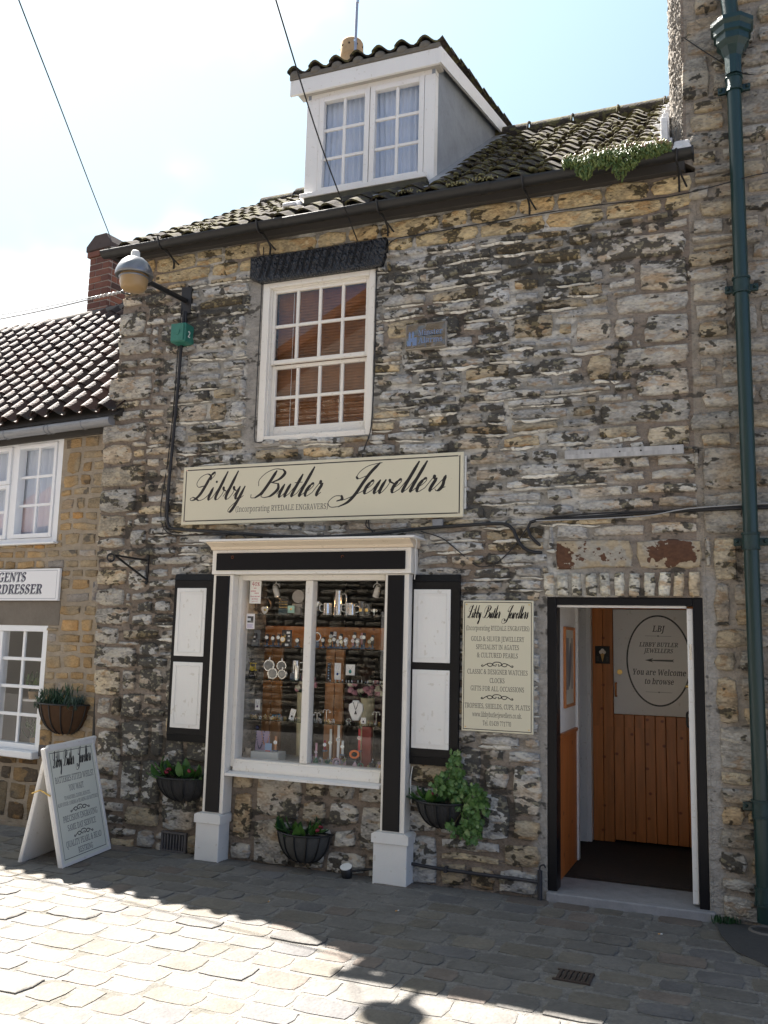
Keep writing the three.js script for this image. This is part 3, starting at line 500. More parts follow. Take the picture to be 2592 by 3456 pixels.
{
  const SL = (x) => Math.hypot(1, slopeAt(x)), pos = (x, s) => { const z = EZ - s / SL(x); return new THREE.Vector3(x, roofY(x, z), z); };
  // deck under the tiles
  const deckShape = []; const nx = 14, dg = new THREE.BufferGeometry(), P = [], I = [];
  for (let i = 0; i <= nx; i++) for (const z of [0.12, -1.0, RZ]) P.push(lerp(-5.02, -0.40, i / nx), 0, z);
  for (let i = 0; i < P.length; i += 3) P[i + 1] = roofY(P[i], P[i + 2]) - 0.045;
  for (let i = 0; i < nx; i++) for (let k = 0; k < 2; k++) { const a = i * 3 + k, b = a + 3; I.push(a, b, b + 1, a, b + 1, a + 1); }
  const o = P.length / 3; for (let i = 0; i <= nx; i++) for (const z of [RZ, -4.7]) { const x = lerp(-5.02, -0.40, i / nx); P.push(x, roofY(x, RZ) - 0.045 - (RZ - z) * slopeAt(x), z); }
  for (let i = 0; i < nx; i++) { const a = o + i * 2, b = a + 2; I.push(a, b, b + 1, a, b + 1, a + 1); }
  dg.setAttribute('position', new THREE.Float32BufferAttribute(P, 3)); dg.setIndex(I); dg.computeVertexNormals();
  const roof = part('roof', uvBoxKeep(dg), mat('roof_felt', [0.035, 0.03, 0.026], { roughness: 1 }), shop);
  const vr = rng(4), vars = [0, 1, 2, 3].map((i) => pantile(0.23, 0.30, vr, 0.024 + 0.004 * vr()));
  const xs = []; for (let x = -4.88; x < -0.5; x += 0.215) xs.push(x);
  const inD = (x, j) => { if (x < -3.50 || x > -2.20) return false; return EZ - (j * 0.205 + 0.26) / 1.22 < -0.21; };
  const keep = (x, j) => inD(x, j) || j * 0.205 > 2.4 * SL(x) - 0.12;
  layTiles(roof, xs, 15, 0.205, pos, vars, tileM, 31, keep);
  { // mortar and ridge tiles
    const r = rng(8), rt = []; for (let x = -4.98; x < -0.46; x += 0.44) { const g = new THREE.CylinderGeometry(0.12, 0.12, 0.43, 10, 1, true, -Math.PI / 2, Math.PI); g.rotateZ(-Math.PI / 2); g.rotateX(0); const y = roofY(x + 0.22, RZ) - 0.03 + r() * 0.012; const q = part('ridge_tile', [uvBox(at(g, x + 0.22, y, RZ)), uvBox(at(new THREE.TorusGeometry(0.122, 0.012, 5, 10, Math.PI).rotateY(Math.PI / 2), x + 0.425, y, RZ))], tileM[0], roof); }
  }
  { // moss cushions that grew along the rolls of the tiles
    const r = rng(99), geos = []; for (let i = 0; i < 420; i++) { const x = r() < 0.75 ? lerp(-2.15, -0.5, r()) : lerp(-4.8, -3.5, r()), s = r() * 2.6; if (s > 2.3 * SL(x)) continue; const p = pos(x, s); const g = new THREE.IcosahedronGeometry(0.012 + 0.016 * r(), 1); g.scale(1.2, 0.6, 1.6); at(g, p.x, p.y + 0.035, p.z); geos.push(uvBox(g)); }
    const m = part('moss', mergeGeometries(geos), mossM, roof); m.userData.kind = 'stuff';
  }
  // white lead against the taller house
  const fl = []; for (let i = 0; i < 13; i++) { const z = 0.10 - i * 0.19, y = roofY(-0.42, z); fl.push(bx(-0.60, -0.405, y + 0.005, y + 0.055 + 0.01 * (i % 2), z - 0.2, z, 0.008), bx(-0.47, -0.425, y + 0.02, y + 0.26, z - 0.195, z, 0.006)); }
  fl.push(bx(-0.40, -0.27, 5.09, 5.15, -0.1, 0.09, 0.02), bx(-0.39, -0.28, 5.14, 5.19, -0.1, 0.07, 0.02));
  part('flashing', fl, M.whitelead, roof);
}
{ // gutter on iron brackets
  const g = []; const ring = (x0, x1, y0, y1, r) => { const n = 10, P = [], I = []; for (const [x, y] of [[x0, y0], [x1, y1]]) for (const q of [r, r - 0.008]) for (let i = 0; i <= n; i++) { const a = Math.PI + Math.PI * i / n; P.push(x, y + Math.sin(a) * q, EZ + 0.005 + Math.cos(a) * q); } const m = n + 1; for (let i = 0; i < n; i++) { I.push(i, i + 1, 2 * m + i + 1, i, 2 * m + i + 1, 2 * m + i); I.push(m + i, 3 * m + i + 1, m + i + 1, m + i, 3 * m + i, 3 * m + i + 1); } for (const k of [0, n]) I.push(k, m + k, 3 * m + k, k, 3 * m + k, 2 * m + k); for (const e of [0, 2 * m]) for (let i = 0; i < n; i++) I.push(e + i, e + i + 1, e + m + i, e + i + 1, e + m + i + 1, e + m + i); const b = new THREE.BufferGeometry(); b.setAttribute('position', new THREE.Float32BufferAttribute(P, 3)); b.setIndex(I); b.computeVertexNormals(); return uvBox(b); };
  const gu = part('gutter', [ring(-5.16, -3.4, 4.985, 5.01, 0.057), ring(-3.4, -1.7, 5.008, 5.015, 0.057), ring(-1.7, -0.25, 5.013, 5.02, 0.057), ring(-3.45, -3.37, 5.009, 5.011, 0.062), ring(-1.74, -1.66, 5.013, 5.015, 0.062), ring(-0.262, -0.25, 5.02, 5.02, 0.07), bx(-0.256, -0.25, 4.96, 5.02, 0.15, 0.26, 0.002)], M.gutter, shop);
  for (const x of [-4.55, -3.60, -2.55, -1.42, -0.36]) part('gutter_bracket', [tube([[x, 5.02, 0.272], [x, 4.955, 0.25], [x, 4.935, 0.2], [x, 4.955, 0.14], [x, 4.90, 0.03], [x, 4.83, 0.022]], 0.008, 5), rod([x, 4.94, 0.17], [x + 0.05, 4.86, 0.02], 0.007, 5)], M.iron, gu);
  part('wall_plate', bx(-5.05, -0.32, 4.972, 5.045, -0.35, 0.05, 0.004), mat('soffit_wood', [0.05, 0.045, 0.04], { roughness: 0.9 }), shop);
  part('eave_end', [prism([[-0.02, 4.95], [0.2, 4.94], [0.25, 5.0], [0.1, 5.06], [-0.3, 5.2], [-0.42, 5.05]], 0.06, 0.008).rotateY(-Math.PI / 2).translate(-5.05, 0, 0)], M.gutter, shop);
}

// ---------- dormer ----------
{
  const D = grp('dormer', shop), z = -0.2, wd = M.white;
  part('post', bx(-3.425, -3.305, 5.36, 6.30, z - 0.08, z, 0.004), wd, D); part('post', bx(-2.345, -2.252, 5.36, 6.30, z - 0.08, z, 0.004), wd, D);
  part('head', bx(-3.425, -2.252, 6.3005, 6.40, z - 0.08, z - 0.002, 0.004), wd, D);
  part('sill', [bx(-3.44, -2.30, 5.375, 5.415, z - 0.06, z + 0.055, 0.004)], wd, D); part('mossy_sill', [bx(-3.40, -2.30, 5.315, 5.3745, z - 0.05, z + 0.045, 0.003)], mat('mossy_board', [0.08, 0.075, 0.05], { roughness: 0.9, ...gr(2) }), D);
  part('apron', bx(-3.42, -2.25, 5.18, 5.36, z - 0.07, z - 0.012, 0.003), mat('mossy_board', [0.08, 0.075, 0.05], { roughness: 0.9, ...gr(2) }), D);
  for (const [x0, x1] of [[-3.303, -2.834], [-2.828, -2.347]]) {
    rectFrame(x0, x1, 5.417, 6.299, z - 0.05, z + 0.004, 0.045, 0.045, 0.05, 0.045, wd, D, 'casement'); glazing(D, x0 + 0.045, x1 - 0.045, 5.467, 6.254, 2, 3, z - 0.02, 0.026, wd);
  }
  // net curtains in soft folds
  for (const [x0, x1, sd] of [[-3.29, -3.06, 1], [-3.065, -2.85, 2], [-2.815, -2.59, 3], [-2.585, -2.36, 4]]) {
    const g = new THREE.PlaneGeometry(x1 - x0, 0.88, 36, 8), p = g.attributes.position; for (let i = 0; i < p.count; i++) { const x = p.getX(i), y = p.getY(i); p.setZ(i, 0.026 * (fbm((x + 3) * 24 + sd * 9, y * 0.5 + sd, 2) - 0.5) + 0.010 * Math.sin(x * 120 + sd)); p.setX(i, x + 0.012 * Math.sin(y * 3 + sd)); }
    g.computeVertexNormals(); part('curtain', at(uvBoxKeep(g), (x0 + x1) / 2, 5.86, z - 0.10), M.plaster, D);
  }
  part('attic_lining', [bx(-3.42, -2.26, 5.2, 6.38, -0.95, -0.9, 0)], mat('attic_wall', [0.42, 0.45, 0.5], { roughness: 1 }), D);
  // cheeks
  const VY = (zz) => 6.44 + (z - zz) * 0.245; // underside of the roof
  for (const x of [-3.40, -2.268]) {
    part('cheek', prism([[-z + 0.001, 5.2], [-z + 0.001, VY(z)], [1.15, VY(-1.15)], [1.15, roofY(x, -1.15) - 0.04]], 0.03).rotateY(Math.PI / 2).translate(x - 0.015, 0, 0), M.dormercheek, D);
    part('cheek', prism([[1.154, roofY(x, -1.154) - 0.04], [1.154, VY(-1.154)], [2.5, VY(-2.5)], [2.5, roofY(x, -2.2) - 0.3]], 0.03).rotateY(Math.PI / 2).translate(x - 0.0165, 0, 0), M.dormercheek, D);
  }
  part('fascia', [bx(-3.565, -2.20, 6.335, 6.475, z + 0.04, z + 0.065, 0.004)], wd, D);
  part('soffit', [bx(-3.50, -2.205, 6.34, 6.365, z - 0.07, z + 0.0395, 0.003), prism([[0.205, 6.41], [0.205, 6.43], [2.6, 7.015], [2.6, 6.995]], 0.05).rotateY(Math.PI / 2).translate(-2.25, 0, 0)], mat('soffit_grey', [0.42, 0.40, 0.37], { roughness: 0.8, map: rep(paintTone, 1) }), D);
  part('bargeboard', prism([[0.13, 6.335], [0.13, 6.475], [2.66, 7.10], [2.66, 6.97]], 0.022).rotateY(Math.PI / 2).translate(-2.205, 0, 0), wd, D);
  part('mortar_bed', [bx(-3.57, -2.195, 6.476, 6.52, z + 0.02, z + 0.075, 0.008)], mat('roof_mortar', [0.17, 0.155, 0.13], { roughness: 1, ...gr(3) }), D);
  const dp = (x, s) => new THREE.Vector3(x, 6.535 + s * 0.238, z + 0.085 - s * 0.971), vr = rng(14), vars = [0, 1].map(() => pantile(0.206, 0.34, vr, 0.034)), xs = []; for (let i = 0; i < 7; i++) xs.push(-3.475 + i * 0.199);
  layTiles(D, xs, 10, 0.26, dp, vars, tileM, 61);
  for (let i = 0; i < 7; i++) { const x = -3.475 + i * 0.199 - 0.048, g = new THREE.SphereGeometry(0.052, 8, 6); g.scale(1, 0.75, 0.5); part('mortar_fillet', uvBox(at(g, x, 6.525, z + 0.062)), mat('roof_mortar', 0), D); }
  part('flashing', [prism([[0.10, roofY(-2.2, -0.10) + 0.02], [0.10, roofY(-2.2, -0.10) + 0.055], [2.1, roofY(-2.2, -2.1) + 0.055], [2.1, roofY(-2.2, -2.1) + 0.02]], 0.12).rotateY(Math.PI / 2).translate(-2.255, 0, 0), bx(-3.42, -2.27, 5.235, 5.262, z - 0.04, z + 0.10, 0.006)], M.lead, D);
  const fr = rng(15); for (let i = 0; i < 6; i++) { const x = -3.35 + i * 0.2; part('flashing', bx(x, x + 0.11, 5.215 + fr() * 0.015, 5.235, z + 0.06, z + 0.16, 0.006), M.lead, D); }
  part('flashing', [bx(-3.60, -3.42, 5.30, 5.36, z - 0.1, z + 0.06, 0.015), bx(-3.56, -3.44, 5.28, 5.32, z + 0.03, z + 0.13, 0.012)], M.whitelead, D);
}
// chimney behind the ridge with two clay pots
{
  const c = grp('chimney', shop); part('stack', bx(-4.35, -3.45, 5.9, 7.70, -2.9, -2.35, 0.01), mat('chimney_render', [0.25, 0.2, 0.15], { roughness: 0.95, ...gr(2) }), c);
  const clay = mat('clay_pot', [0.48, 0.33, 0.18], { roughness: 0.85, ...gr(3) });
  for (const [x, h] of [[-4.13, 0.93], [-3.80, 0.62]]) { const p = part('chimney_pot', lathe([[0.135, 0], [0.125, 0.1], [0.115, h - 0.36], [0.125, h - 0.35], [0.125, h - 0.31], [0.112, h - 0.30], [0.112, h - 0.22], [0.128, h - 0.2], [0.135, h - 0.17], [0.135, h - 0.03], [0.12, h], [0.09, h]], 22).translate(x, 7.70, -2.6), clay, c); for (let i = 0; i < 9; i++) { const a = i / 9 * 6.283; part('vent_hole', new THREE.SphereGeometry(0.014, 8, 6).translate(x + 0.13 * Math.cos(a), 7.70 + h - 0.09, -2.6 + 0.13 * Math.sin(a)), M.dark, p); } }
}
// ---------- the taller house on the right ----------
const tall = thing('tall_stone_house', 'taller tan rubble stone house rising past the frame on the right, with pebbledashed edge', 'house');
{
  const s = new THREE.Shape([[XR + 0.001, -0.05], [2.6, -0.05], [2.6, 8.4], [-0.325, 8.4], [-0.325, 5.05], [XR + 0.001, 5.0]].map((p) => new THREE.Vector2(...p)));
  const g = new THREE.ExtrudeGeometry(s, { depth: 0.4, bevelEnabled: false }); g.translate(0, 0, -0.397);
  const wall = part('wall', uvWall(g), mortMat, tall);
  const holes = [[-0.4, -0.205, -0.1, 2.2]];
  const list = courses({ x0: XR + 0.01, x1: 1.3, y0: 0, y1: 6.6, seed: 71, holes, ch: (y, r) => 0.10 + 0.075 * r(), ln: () => [0.16, 0.5], gap: 0.016, tall: 0.2 });
  layStones(list, { parent: wall, material: stoneMat, uv: WU, seed: 72, z0: 0.003, rough: 1.1, depth: (q, r) => 0.016 + 0.02 * r(), score: (q) => shows((q[0] + q[1]) / 2, (q[2] + q[3]) / 2, 0, (q[1] - q[0]) * (q[3] - q[2])), most: 230,
    tone: (x, y, r) => { const k = 0.68 + 0.3 * r(), q = r(); return q < 0.3 ? [k * 1.08, k * 0.92, k * 0.68] : q < 0.5 ? [k * 0.92, k * 0.86, k * 0.76] : [k * 1.02, k * 0.95, k * 0.84]; } });
  part('side_wall', bx(-0.30, -0.0, 5.0, 8.4, -5.2, -0.40, 0), mortMat, tall);
  part('back_wall', bx(0.0, 2.6, -0.05, 8.4, -5.2, -4.9, 0), mortMat, tall); part('end_wall', bx(2.2, 2.6, -0.05, 8.4, -4.9, -0.4, 0), mortMat, tall); part('attic_floor', bx(-0.3, 2.2, 8.2, 8.4, -4.9, -0.4, 0), M.dark, tall);
  // pebbledash: a rough skin that wraps the corner above the roof
  const P = [], I = [], r = rng(17), cv = new THREE.CatmullRomCurve3([[-0.425, -1.2], [-0.43, -0.5], [-0.428, -0.22], [-0.42, -0.15], [-0.395, -0.09], [-0.365, -0.06], [-0.335, -0.03], [-0.316, -0.015], [-0.31, -0.1]].map(([x, z]) => new THREE.Vector3(x, 0, z))), nx = 34, ny = 230;
  for (let j = 0; j <= ny; j++) for (let i = 0; i <= nx; i++) { const q = cv.getPoint(0.35 + 0.65 * i / nx), y = 5.12 + 3.2 * j / ny; P.push(q.x + (r() - 0.5) * 0.016, y, q.z + (r() - 0.5) * 0.020); }
  for (let j = 0; j < ny; j++) for (let i = 0; i < nx; i++) { const a = j * (nx + 1) + i, b = a + 1; I.push(a, b, b + nx + 1, a, b + nx + 1, a + nx + 1); }
  const pg = new THREE.BufferGeometry(); pg.setAttribute('position', new THREE.Float32BufferAttribute(P, 3)); pg.setIndex(I); pg.computeVertexNormals();
  part('pebbledash', uvBox(pg), mat('pebbledash', [0.30, 0.275, 0.24], { roughness: 0.95, ...gr(4) }), tall);
}
// ---------- the low neighbour on the left, set at a slight angle ----------
const TH = 7.5 * Math.PI / 180, NPOS = [-5.08, 0, -0.1];
const nb = thing('low_stone_house', 'low yellow stone cottage with brown pantiles, white windows and brick chimney on the left', 'house', NPOS, -TH);
const nbTex = tex(1024, 1024, (u, v) => {
  const x = u * 4, y = v * 4, n1 = fbm(x * 12, y * 24, 4), n2 = vn(x * 70, y * 110), n3 = fbm(x * 3 + 4, y * 3, 3), g = 0.9 + 0.5 * (n1 - 0.5) + 0.25 * (n2 - 0.5);
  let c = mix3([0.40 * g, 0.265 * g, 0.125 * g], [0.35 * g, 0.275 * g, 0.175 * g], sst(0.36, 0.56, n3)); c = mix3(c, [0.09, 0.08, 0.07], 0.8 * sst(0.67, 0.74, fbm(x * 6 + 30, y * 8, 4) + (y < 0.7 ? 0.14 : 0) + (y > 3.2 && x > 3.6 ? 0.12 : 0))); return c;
});
const nbMort = tex(512, 512, (u, v) => { const g = 0.9 + 0.4 * (fbm(u * 60, v * 60, 4) - 0.5); return [0.35 * g, 0.295 * g, 0.225 * g]; });
const nbStone = new THREE.MeshStandardMaterial({ map: nbTex, bumpMap: rep(wallBump, 0.6), bumpScale: 0.02, roughness: 0.95, vertexColors: true }); nbStone.name = 'yellow_stone';
const nbMortM = new THREE.MeshStandardMaterial({ map: nbMort, bumpMap: rep(wallBump, 0.6), bumpScale: 0.015, roughness: 1 }); nbMortM.name = 'brown_mortar';
const NU = (x, y) => [(x + 4) / 4, y / 4];
const NW1 = [-2.05, -0.727, 2.475, 3.475], NW2 = [-2.05, -0.752, 0.575, 1.735], ROOFP = 46 * Math.PI / 180, NE = 3.60;
function uvN(g) { if (g.index) g = g.toNonIndexed(); const p = g.attributes.position, t = new Float32Array(p.count * 2); for (let i = 0; i < p.count; i++) { const q = NU(p.getX(i), p.getY(i)); t[i * 2] = q[0]; t[i * 2 + 1] = q[1]; } g.setAttribute('uv', new THREE.BufferAttribute(t, 2)); return g; }
{
  const s = new THREE.Shape([[-7, -0.05], [0.1, -0.05], [0.1, 3.56], [-7, 3.56]].map((p) => new THREE.Vector2(...p)));
  for (const [a, b, c, d] of [NW1, NW2]) s.holes.push(new THREE.Path([[a, c], [b, c], [b, d], [a, d]].map((p) => new THREE.Vector2(...p))));
  const g = new THREE.ExtrudeGeometry(s, { depth: 0.38, bevelEnabled: false }); g.translate(0, 0, -0.38);
  const wall = part('wall', uvN(g), nbMortM, nb);
  const list = courses({ x0: -2.6, x1: 0.08, y0: 0.02, y1: 3.52, seed: 88, holes: [NW1, NW2, [-2.2, -0.61, 1.735, 1.96], [-0.80, -0.70, 2.5, 3.47]], ch: (y, r) => (y < 0.6 ? 0.13 : 0.085) + 0.05 * r(), ln: () => [0.14, 0.36], gap: 0.028, tall: 0.08, wave: 0.012 });
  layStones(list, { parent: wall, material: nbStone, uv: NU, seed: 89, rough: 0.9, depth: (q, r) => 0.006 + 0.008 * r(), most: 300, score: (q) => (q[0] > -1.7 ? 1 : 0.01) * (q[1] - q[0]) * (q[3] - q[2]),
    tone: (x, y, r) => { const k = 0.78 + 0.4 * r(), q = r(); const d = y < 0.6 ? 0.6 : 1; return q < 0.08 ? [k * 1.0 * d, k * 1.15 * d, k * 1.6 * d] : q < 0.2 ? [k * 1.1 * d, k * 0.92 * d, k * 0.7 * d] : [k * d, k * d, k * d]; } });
  part('side_wall', [bx(0.08, 0.12, -0.05, 3.5, -3.6, -0.39, 0), bx(-7, -6.7, -0.05, 3.56, -3.6, -0.381, 0)], nbMortM, nb); part('back_wall', bx(-6.7, 0.08, -0.05, 3.56, -3.7, -3.5, 0), nbMortM, nb);
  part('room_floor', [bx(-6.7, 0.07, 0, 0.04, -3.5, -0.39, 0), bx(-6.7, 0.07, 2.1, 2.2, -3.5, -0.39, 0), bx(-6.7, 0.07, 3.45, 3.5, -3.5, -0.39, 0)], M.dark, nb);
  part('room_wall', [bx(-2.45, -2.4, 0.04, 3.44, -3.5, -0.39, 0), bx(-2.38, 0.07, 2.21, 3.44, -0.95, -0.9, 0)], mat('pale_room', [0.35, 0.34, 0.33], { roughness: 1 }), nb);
  part('lintel', bx(-2.2, -0.612, 1.737, 1.957, -0.1, 0.006, 0.006), M.concrete, nb);
  // upper window: white frame of two lights, left one with a vent light on top
  const w = grp('upper_window', nb); rectFrame(-2.05, -0.727, 2.49, 3.475, -0.09, 0.0, 0.05, 0.07, 0.045, 0.05, M.upvc, w); part('window_board', bx(-2.08, -0.70, 2.470, 2.4895, -0.09, 0.06, 0.006), M.upvc, w);
  part('head_board', bx(-2.05, -0.715, 3.4755, 3.53, -0.05, 0.01, 0.004), M.cream, w);
  part('mullion', bx(-1.42, -1.355, 2.536, 3.424, -0.088, -0.006, 0.005), M.upvc, w);
  rectFrame(-1.353, -0.80, 2.537, 3.423, -0.075, 0.012, 0.05, 0.035, 0.04, 0.035, M.upvc, w, 'casement'); glazing(w, -1.303, -0.835, 2.577, 3.388, 2, 3, -0.03, 0.026, M.upvc, 0.02);
  rectFrame(-1.999, -1.422, 3.06, 3.423, -0.075, 0.012, 0.045, 0.045, 0.04, 0.035, M.upvc, w, 'casement'); glazing(w, -1.954, -1.467, 3.10, 3.388, 2, 1, -0.03, 0.026, M.upvc, 0.02);
  rectFrame(-1.999, -1.422, 2.537, 3.058, -0.075, 0.008, 0.045, 0.045, 0.04, 0.035, M.upvc, w, 'casement'); glazing(w, -1.954, -1.467, 2.577, 3.023, 2, 2, -0.03, 0.026, M.upvc, 0.02);
  for (const [x0, x1, sd] of [[-1.345, -1.07, 1], [-1.075, -0.80, 2], [-1.99, -1.72, 3], [-1.725, -1.43, 4]]) { const c = new THREE.PlaneGeometry(x1 - x0, 0.88, 30, 6), p = c.attributes.position; for (let i = 0; i < p.count; i++) { p.setZ(i, 0.03 * (fbm((p.getX(i) + 5) * 22 + sd * 7, p.getY(i) * 0.6, 2) - 0.5)); } c.computeVertexNormals(); part('curtain', at(uvBoxKeep(c), (x0 + x1) / 2, 2.98, -0.11), M.plaster, w); }
  // lower window
  const w2 = grp('lower_window', nb); rectFrame(-2.05, -0.752, 0.640, 1.735, -0.09, 0.0, 0.05, 0.06, 0.05, 0.055, M.upvc, w2); part('window_board', bx(-2.08, -0.735, 0.575, 0.6395, -0.09, 0.09, 0.012), M.upvc, w2);
  part('mullion', bx(-1.425, -1.355, 0.691, 1.679, -0.088, -0.006, 0.005), M.upvc, w2); glazing(w2, -1.354, -0.813, 0.691, 1.679, 2, 4, -0.035, 0.03, M.upvc, 0.022); glazing(w2, -1.999, -1.426, 0.691, 1.679, 2, 4, -0.035, 0.03, M.upvc, 0.022);
  part('pipe', rod([-0.055, 0.3, 0.03], [-0.055, 1.5, 0.03], 0.02), M.iron, nb); part('pipe_collar', rod([-0.035, 3.62, 0.1], [-0.035, 5.0, -1.1], 0.022), M.greypvc, nb);
  part('vent_grille', bx(-0.735, -0.62, 0.60, 0.70, 0.0, 0.02, 0.004), mat('vent_clay', 0), nb);
  // roof
  const pos = (x, q) => new THREE.Vector3(x, NE + q * Math.sin(ROOFP) - 0.02 * Math.sin(x * 2), 0.18 - q * Math.cos(ROOFP));
  const L = 2.5, dk = new THREE.BufferGeometry(), A = pos(-7, -0.0), B = pos(0.1, 0), C = pos(0.1, L), Dd = pos(-7, L), P = [A, B, C, A, C, Dd].flatMap((v) => [v.x, v.y - 0.05, v.z]);
  const E = [C.x, C.y - 0.05, C.z, 0.1, 3.5, -3.8, -7, 3.5, -3.8, C.x, C.y - 0.05, C.z, -7, 3.5, -3.8, Dd.x, Dd.y - 0.05, Dd.z, B.x, B.y - 0.05, B.z, 0.1, 3.5, -3.8, C.x, C.y - 0.05, C.z];
  dk.setAttribute('position', new THREE.Float32BufferAttribute([...P, ...E], 3)); dk.computeVertexNormals();
  const roof = part('roof', uvBox(dk), mat('roof_felt', 0), nb);
  const tm = [[0.056, 0.028, 0.021], [0.040, 0.023, 0.019], [0.074, 0.036, 0.026]].map((c, i) => { const m = new THREE.MeshStandardMaterial({ map: rep(tileTex(c, [0.035, 0.03, 0.027], 0.56, i + 4), 1.6), bumpMap: rep(grainBump, 4), bumpScale: 0.004, roughness: 0.74 }); m.name = 'brown_pantile'; return m; });
  const vr = rng(24), vars = [0, 1, 2].map(() => pantile(0.225, 0.25, vr, 0.042)), xs = []; for (let x = -2.95; x < 0.1; x += 0.21) xs.push(x);
  layTiles(roof, xs, 16, 0.155, pos, vars, tm, 91, null);
  { const f = []; for (let x = -6.9; x < -2.95; x += 0.21) for (let j = 0; j < 16; j++) { const g2 = vars[j % 3].clone(); g2.rotateX(-Math.PI / 2 + ROOFP); const q = pos(x, j * 0.155); f.push(at(g2, q.x, q.y, q.z)); } part('far_roof_tiles', mergeGeometries(f), tm[0], roof).userData.kind = 'stuff'; }
  part('ridge', uvBox(at(new THREE.CylinderGeometry(0.075, 0.075, 7.1, 10).rotateZ(Math.PI / 2), -3.45, NE + L * Math.sin(ROOFP) - 0.03, 0.18 - L * Math.cos(ROOFP))), mat('ridge_grey', [0.13, 0.12, 0.11], { roughness: 0.95, ...gr(3) }), roof);
  // grey plastic gutter
  const half = (x0, x1, r) => { const g2 = new THREE.CylinderGeometry(r, r, x1 - x0, 14, 1, true, Math.PI / 2, Math.PI); g2.rotateZ(Math.PI / 2); g2.rotateX(Math.PI); return g2; };
  const gs = [at(new THREE.CylinderGeometry(0.055, 0.055, 7.0, 14, 1).rotateZ(Math.PI / 2).scale(1, 0.82, 1), -3.49, 3.515, 0.13)];
  const gu = part('gutter', gs.map((q) => uvBox(q)), M.greypvc, nb); for (const x of [-0.33, -0.75, -0.80, -1.35, -2.2]) part('gutter_clip', at(new THREE.TorusGeometry(0.054, 0.007, 6, 14).scale(1, 0.85, 1).rotateY(Math.PI / 2), x, 3.514, 0.13), M.greypvc, gu);
  part('eave_board', bx(-7, 0.08, 3.44, 3.56, 0.01, 0.05, 0.003), mat('soffit_wood', 0), nb);
  // brick chimney with corbelled head
  const c = grp('chimney', nb), zc = -1.55, brickM = [[0.20, 0.085, 0.06], [0.15, 0.065, 0.05], [0.27, 0.11, 0.07], [0.10, 0.055, 0.045]].map((b, i) => { const m = new THREE.MeshStandardMaterial({ color: new THREE.Color().setRGB(...b), roughness: 0.95, ...gr(3) }); m.name = 'brick'; return m; });
  const x0 = -2.32, x1 = -1.99, d = 0.46; part('core', bx(x0 + 0.006, x1 - 0.006, 5.0, 6.26, zc - d + 0.006, zc - 0.006, 0), mat('chimney_mortar', [0.34, 0.30, 0.26], { roughness: 1, ...gr(3) }), c);
  const r = rng(3); for (let k = 0; k < 13; k++) {
    const y = 5.16 + k * 0.079, o = k >= 12 ? 0.025 : 0, rows = [];
    const seg = (a, b, odd) => { const out = []; let p = a; while (p < b - 0.02) { let e = p + (odd && p === a ? 0.105 : 0.215); if (b - e < 0.06) e = b; out.push([p, Math.min(e, b)]); p = e; } return out; };
    for (const [a, b] of seg(x0 - o, x1 + o, k % 2)) part('brick', bx(a + 0.005, b - 0.005, y, y + 0.066, zc - 0.05, zc + o + 0.003 * r(), 0.005), brickM[Math.floor(r() * r() * 4)], c);
    for (const [a, b] of seg(zc - d - o, zc - 0.052, (k + 1) % 2)) part('brick', bx(x1 - 0.05, x1 + o + 0.003 * r(), y, y + 0.066, a + 0.005, b - 0.005, 0.005), brickM[Math.floor(r() * 4)], c);
  }
  part('capping', prism([[x0 - 0.03, 6.19], [x1 + 0.03, 6.19], [x1 + 0.03, 6.24], [x1 - 0.06, 6.36], [x0 + 0.10, 6.36], [x0 - 0.03, 6.24]], d + 0.06, 0.008).translate(0, 0, zc - d - 0.03), mat('capping_soot', [0.09, 0.07, 0.065], { roughness: 0.95, ...gr(3) }), c);
  part('flaunching', prism([[x0 - 0.10, 5.0], [x1 + 0.12, 5.0], [x1 + 0.02, 5.17], [x0 - 0.0, 5.15]], 0.6, 0.01).translate(0, 0, zc - d - 0.05), mat('flaunch_grey', [0.20, 0.20, 0.20], { roughness: 1, ...gr(3) }), c);
}

// ---------- ground and cobbles ----------
const ground = part('ground', uvBox(new THREE.PlaneGeometry(400, 400).rotateX(-Math.PI / 2)), mat('street_ground', [0.19, 0.18, 0.168], { roughness: 1, map: rep(grainTone, 0.4) }), scene, [0, -0.03, 0]); ground.userData.kind = 'structure';
const setTex = tex(1024, 1024, (u, v) => { const x = u * 6, y = v * 6, g = 0.9 + 0.36 * (fbm(x * 8, y * 8, 4) - 0.5) + 0.2 * (vn(x * 60, y * 60) - 0.5), st = sst(0.62, 0.7, fbm(x * 5 + 60, y * 5, 4)); return mix3([0.155 * g, 0.149 * g, 0.138 * g], [0.107, 0.102, 0.095], st * 0.5); });
const setBump = tex(512, 512, (u, v) => 0.6 * fbt(u, v, 16, 4) + 0.4 * fbt(u, v, 128, 2), false);
const setM = new THREE.MeshStandardMaterial({ map: setTex, bumpMap: rep(setBump, 4), bumpScale: 0.006, roughness: 0.78, vertexColors: true }); setM.name = 'sett_stone';
const bedTex = tex(1024, 1024, (u, v) => { const x = u * 6, y = v * 6, g = 0.85 + 0.5 * (fbm(x * 30, y * 30, 4) - 0.5) + 0.35 * (vn(x * 110, y * 110) - 0.5); return mix3([0.20 * g, 0.193 * g, 0.18 * g], [0.09, 0.085, 0.065], 0.5 * sst(0.60, 0.68, fbm(x * 6, y * 9 + 4, 4))); });
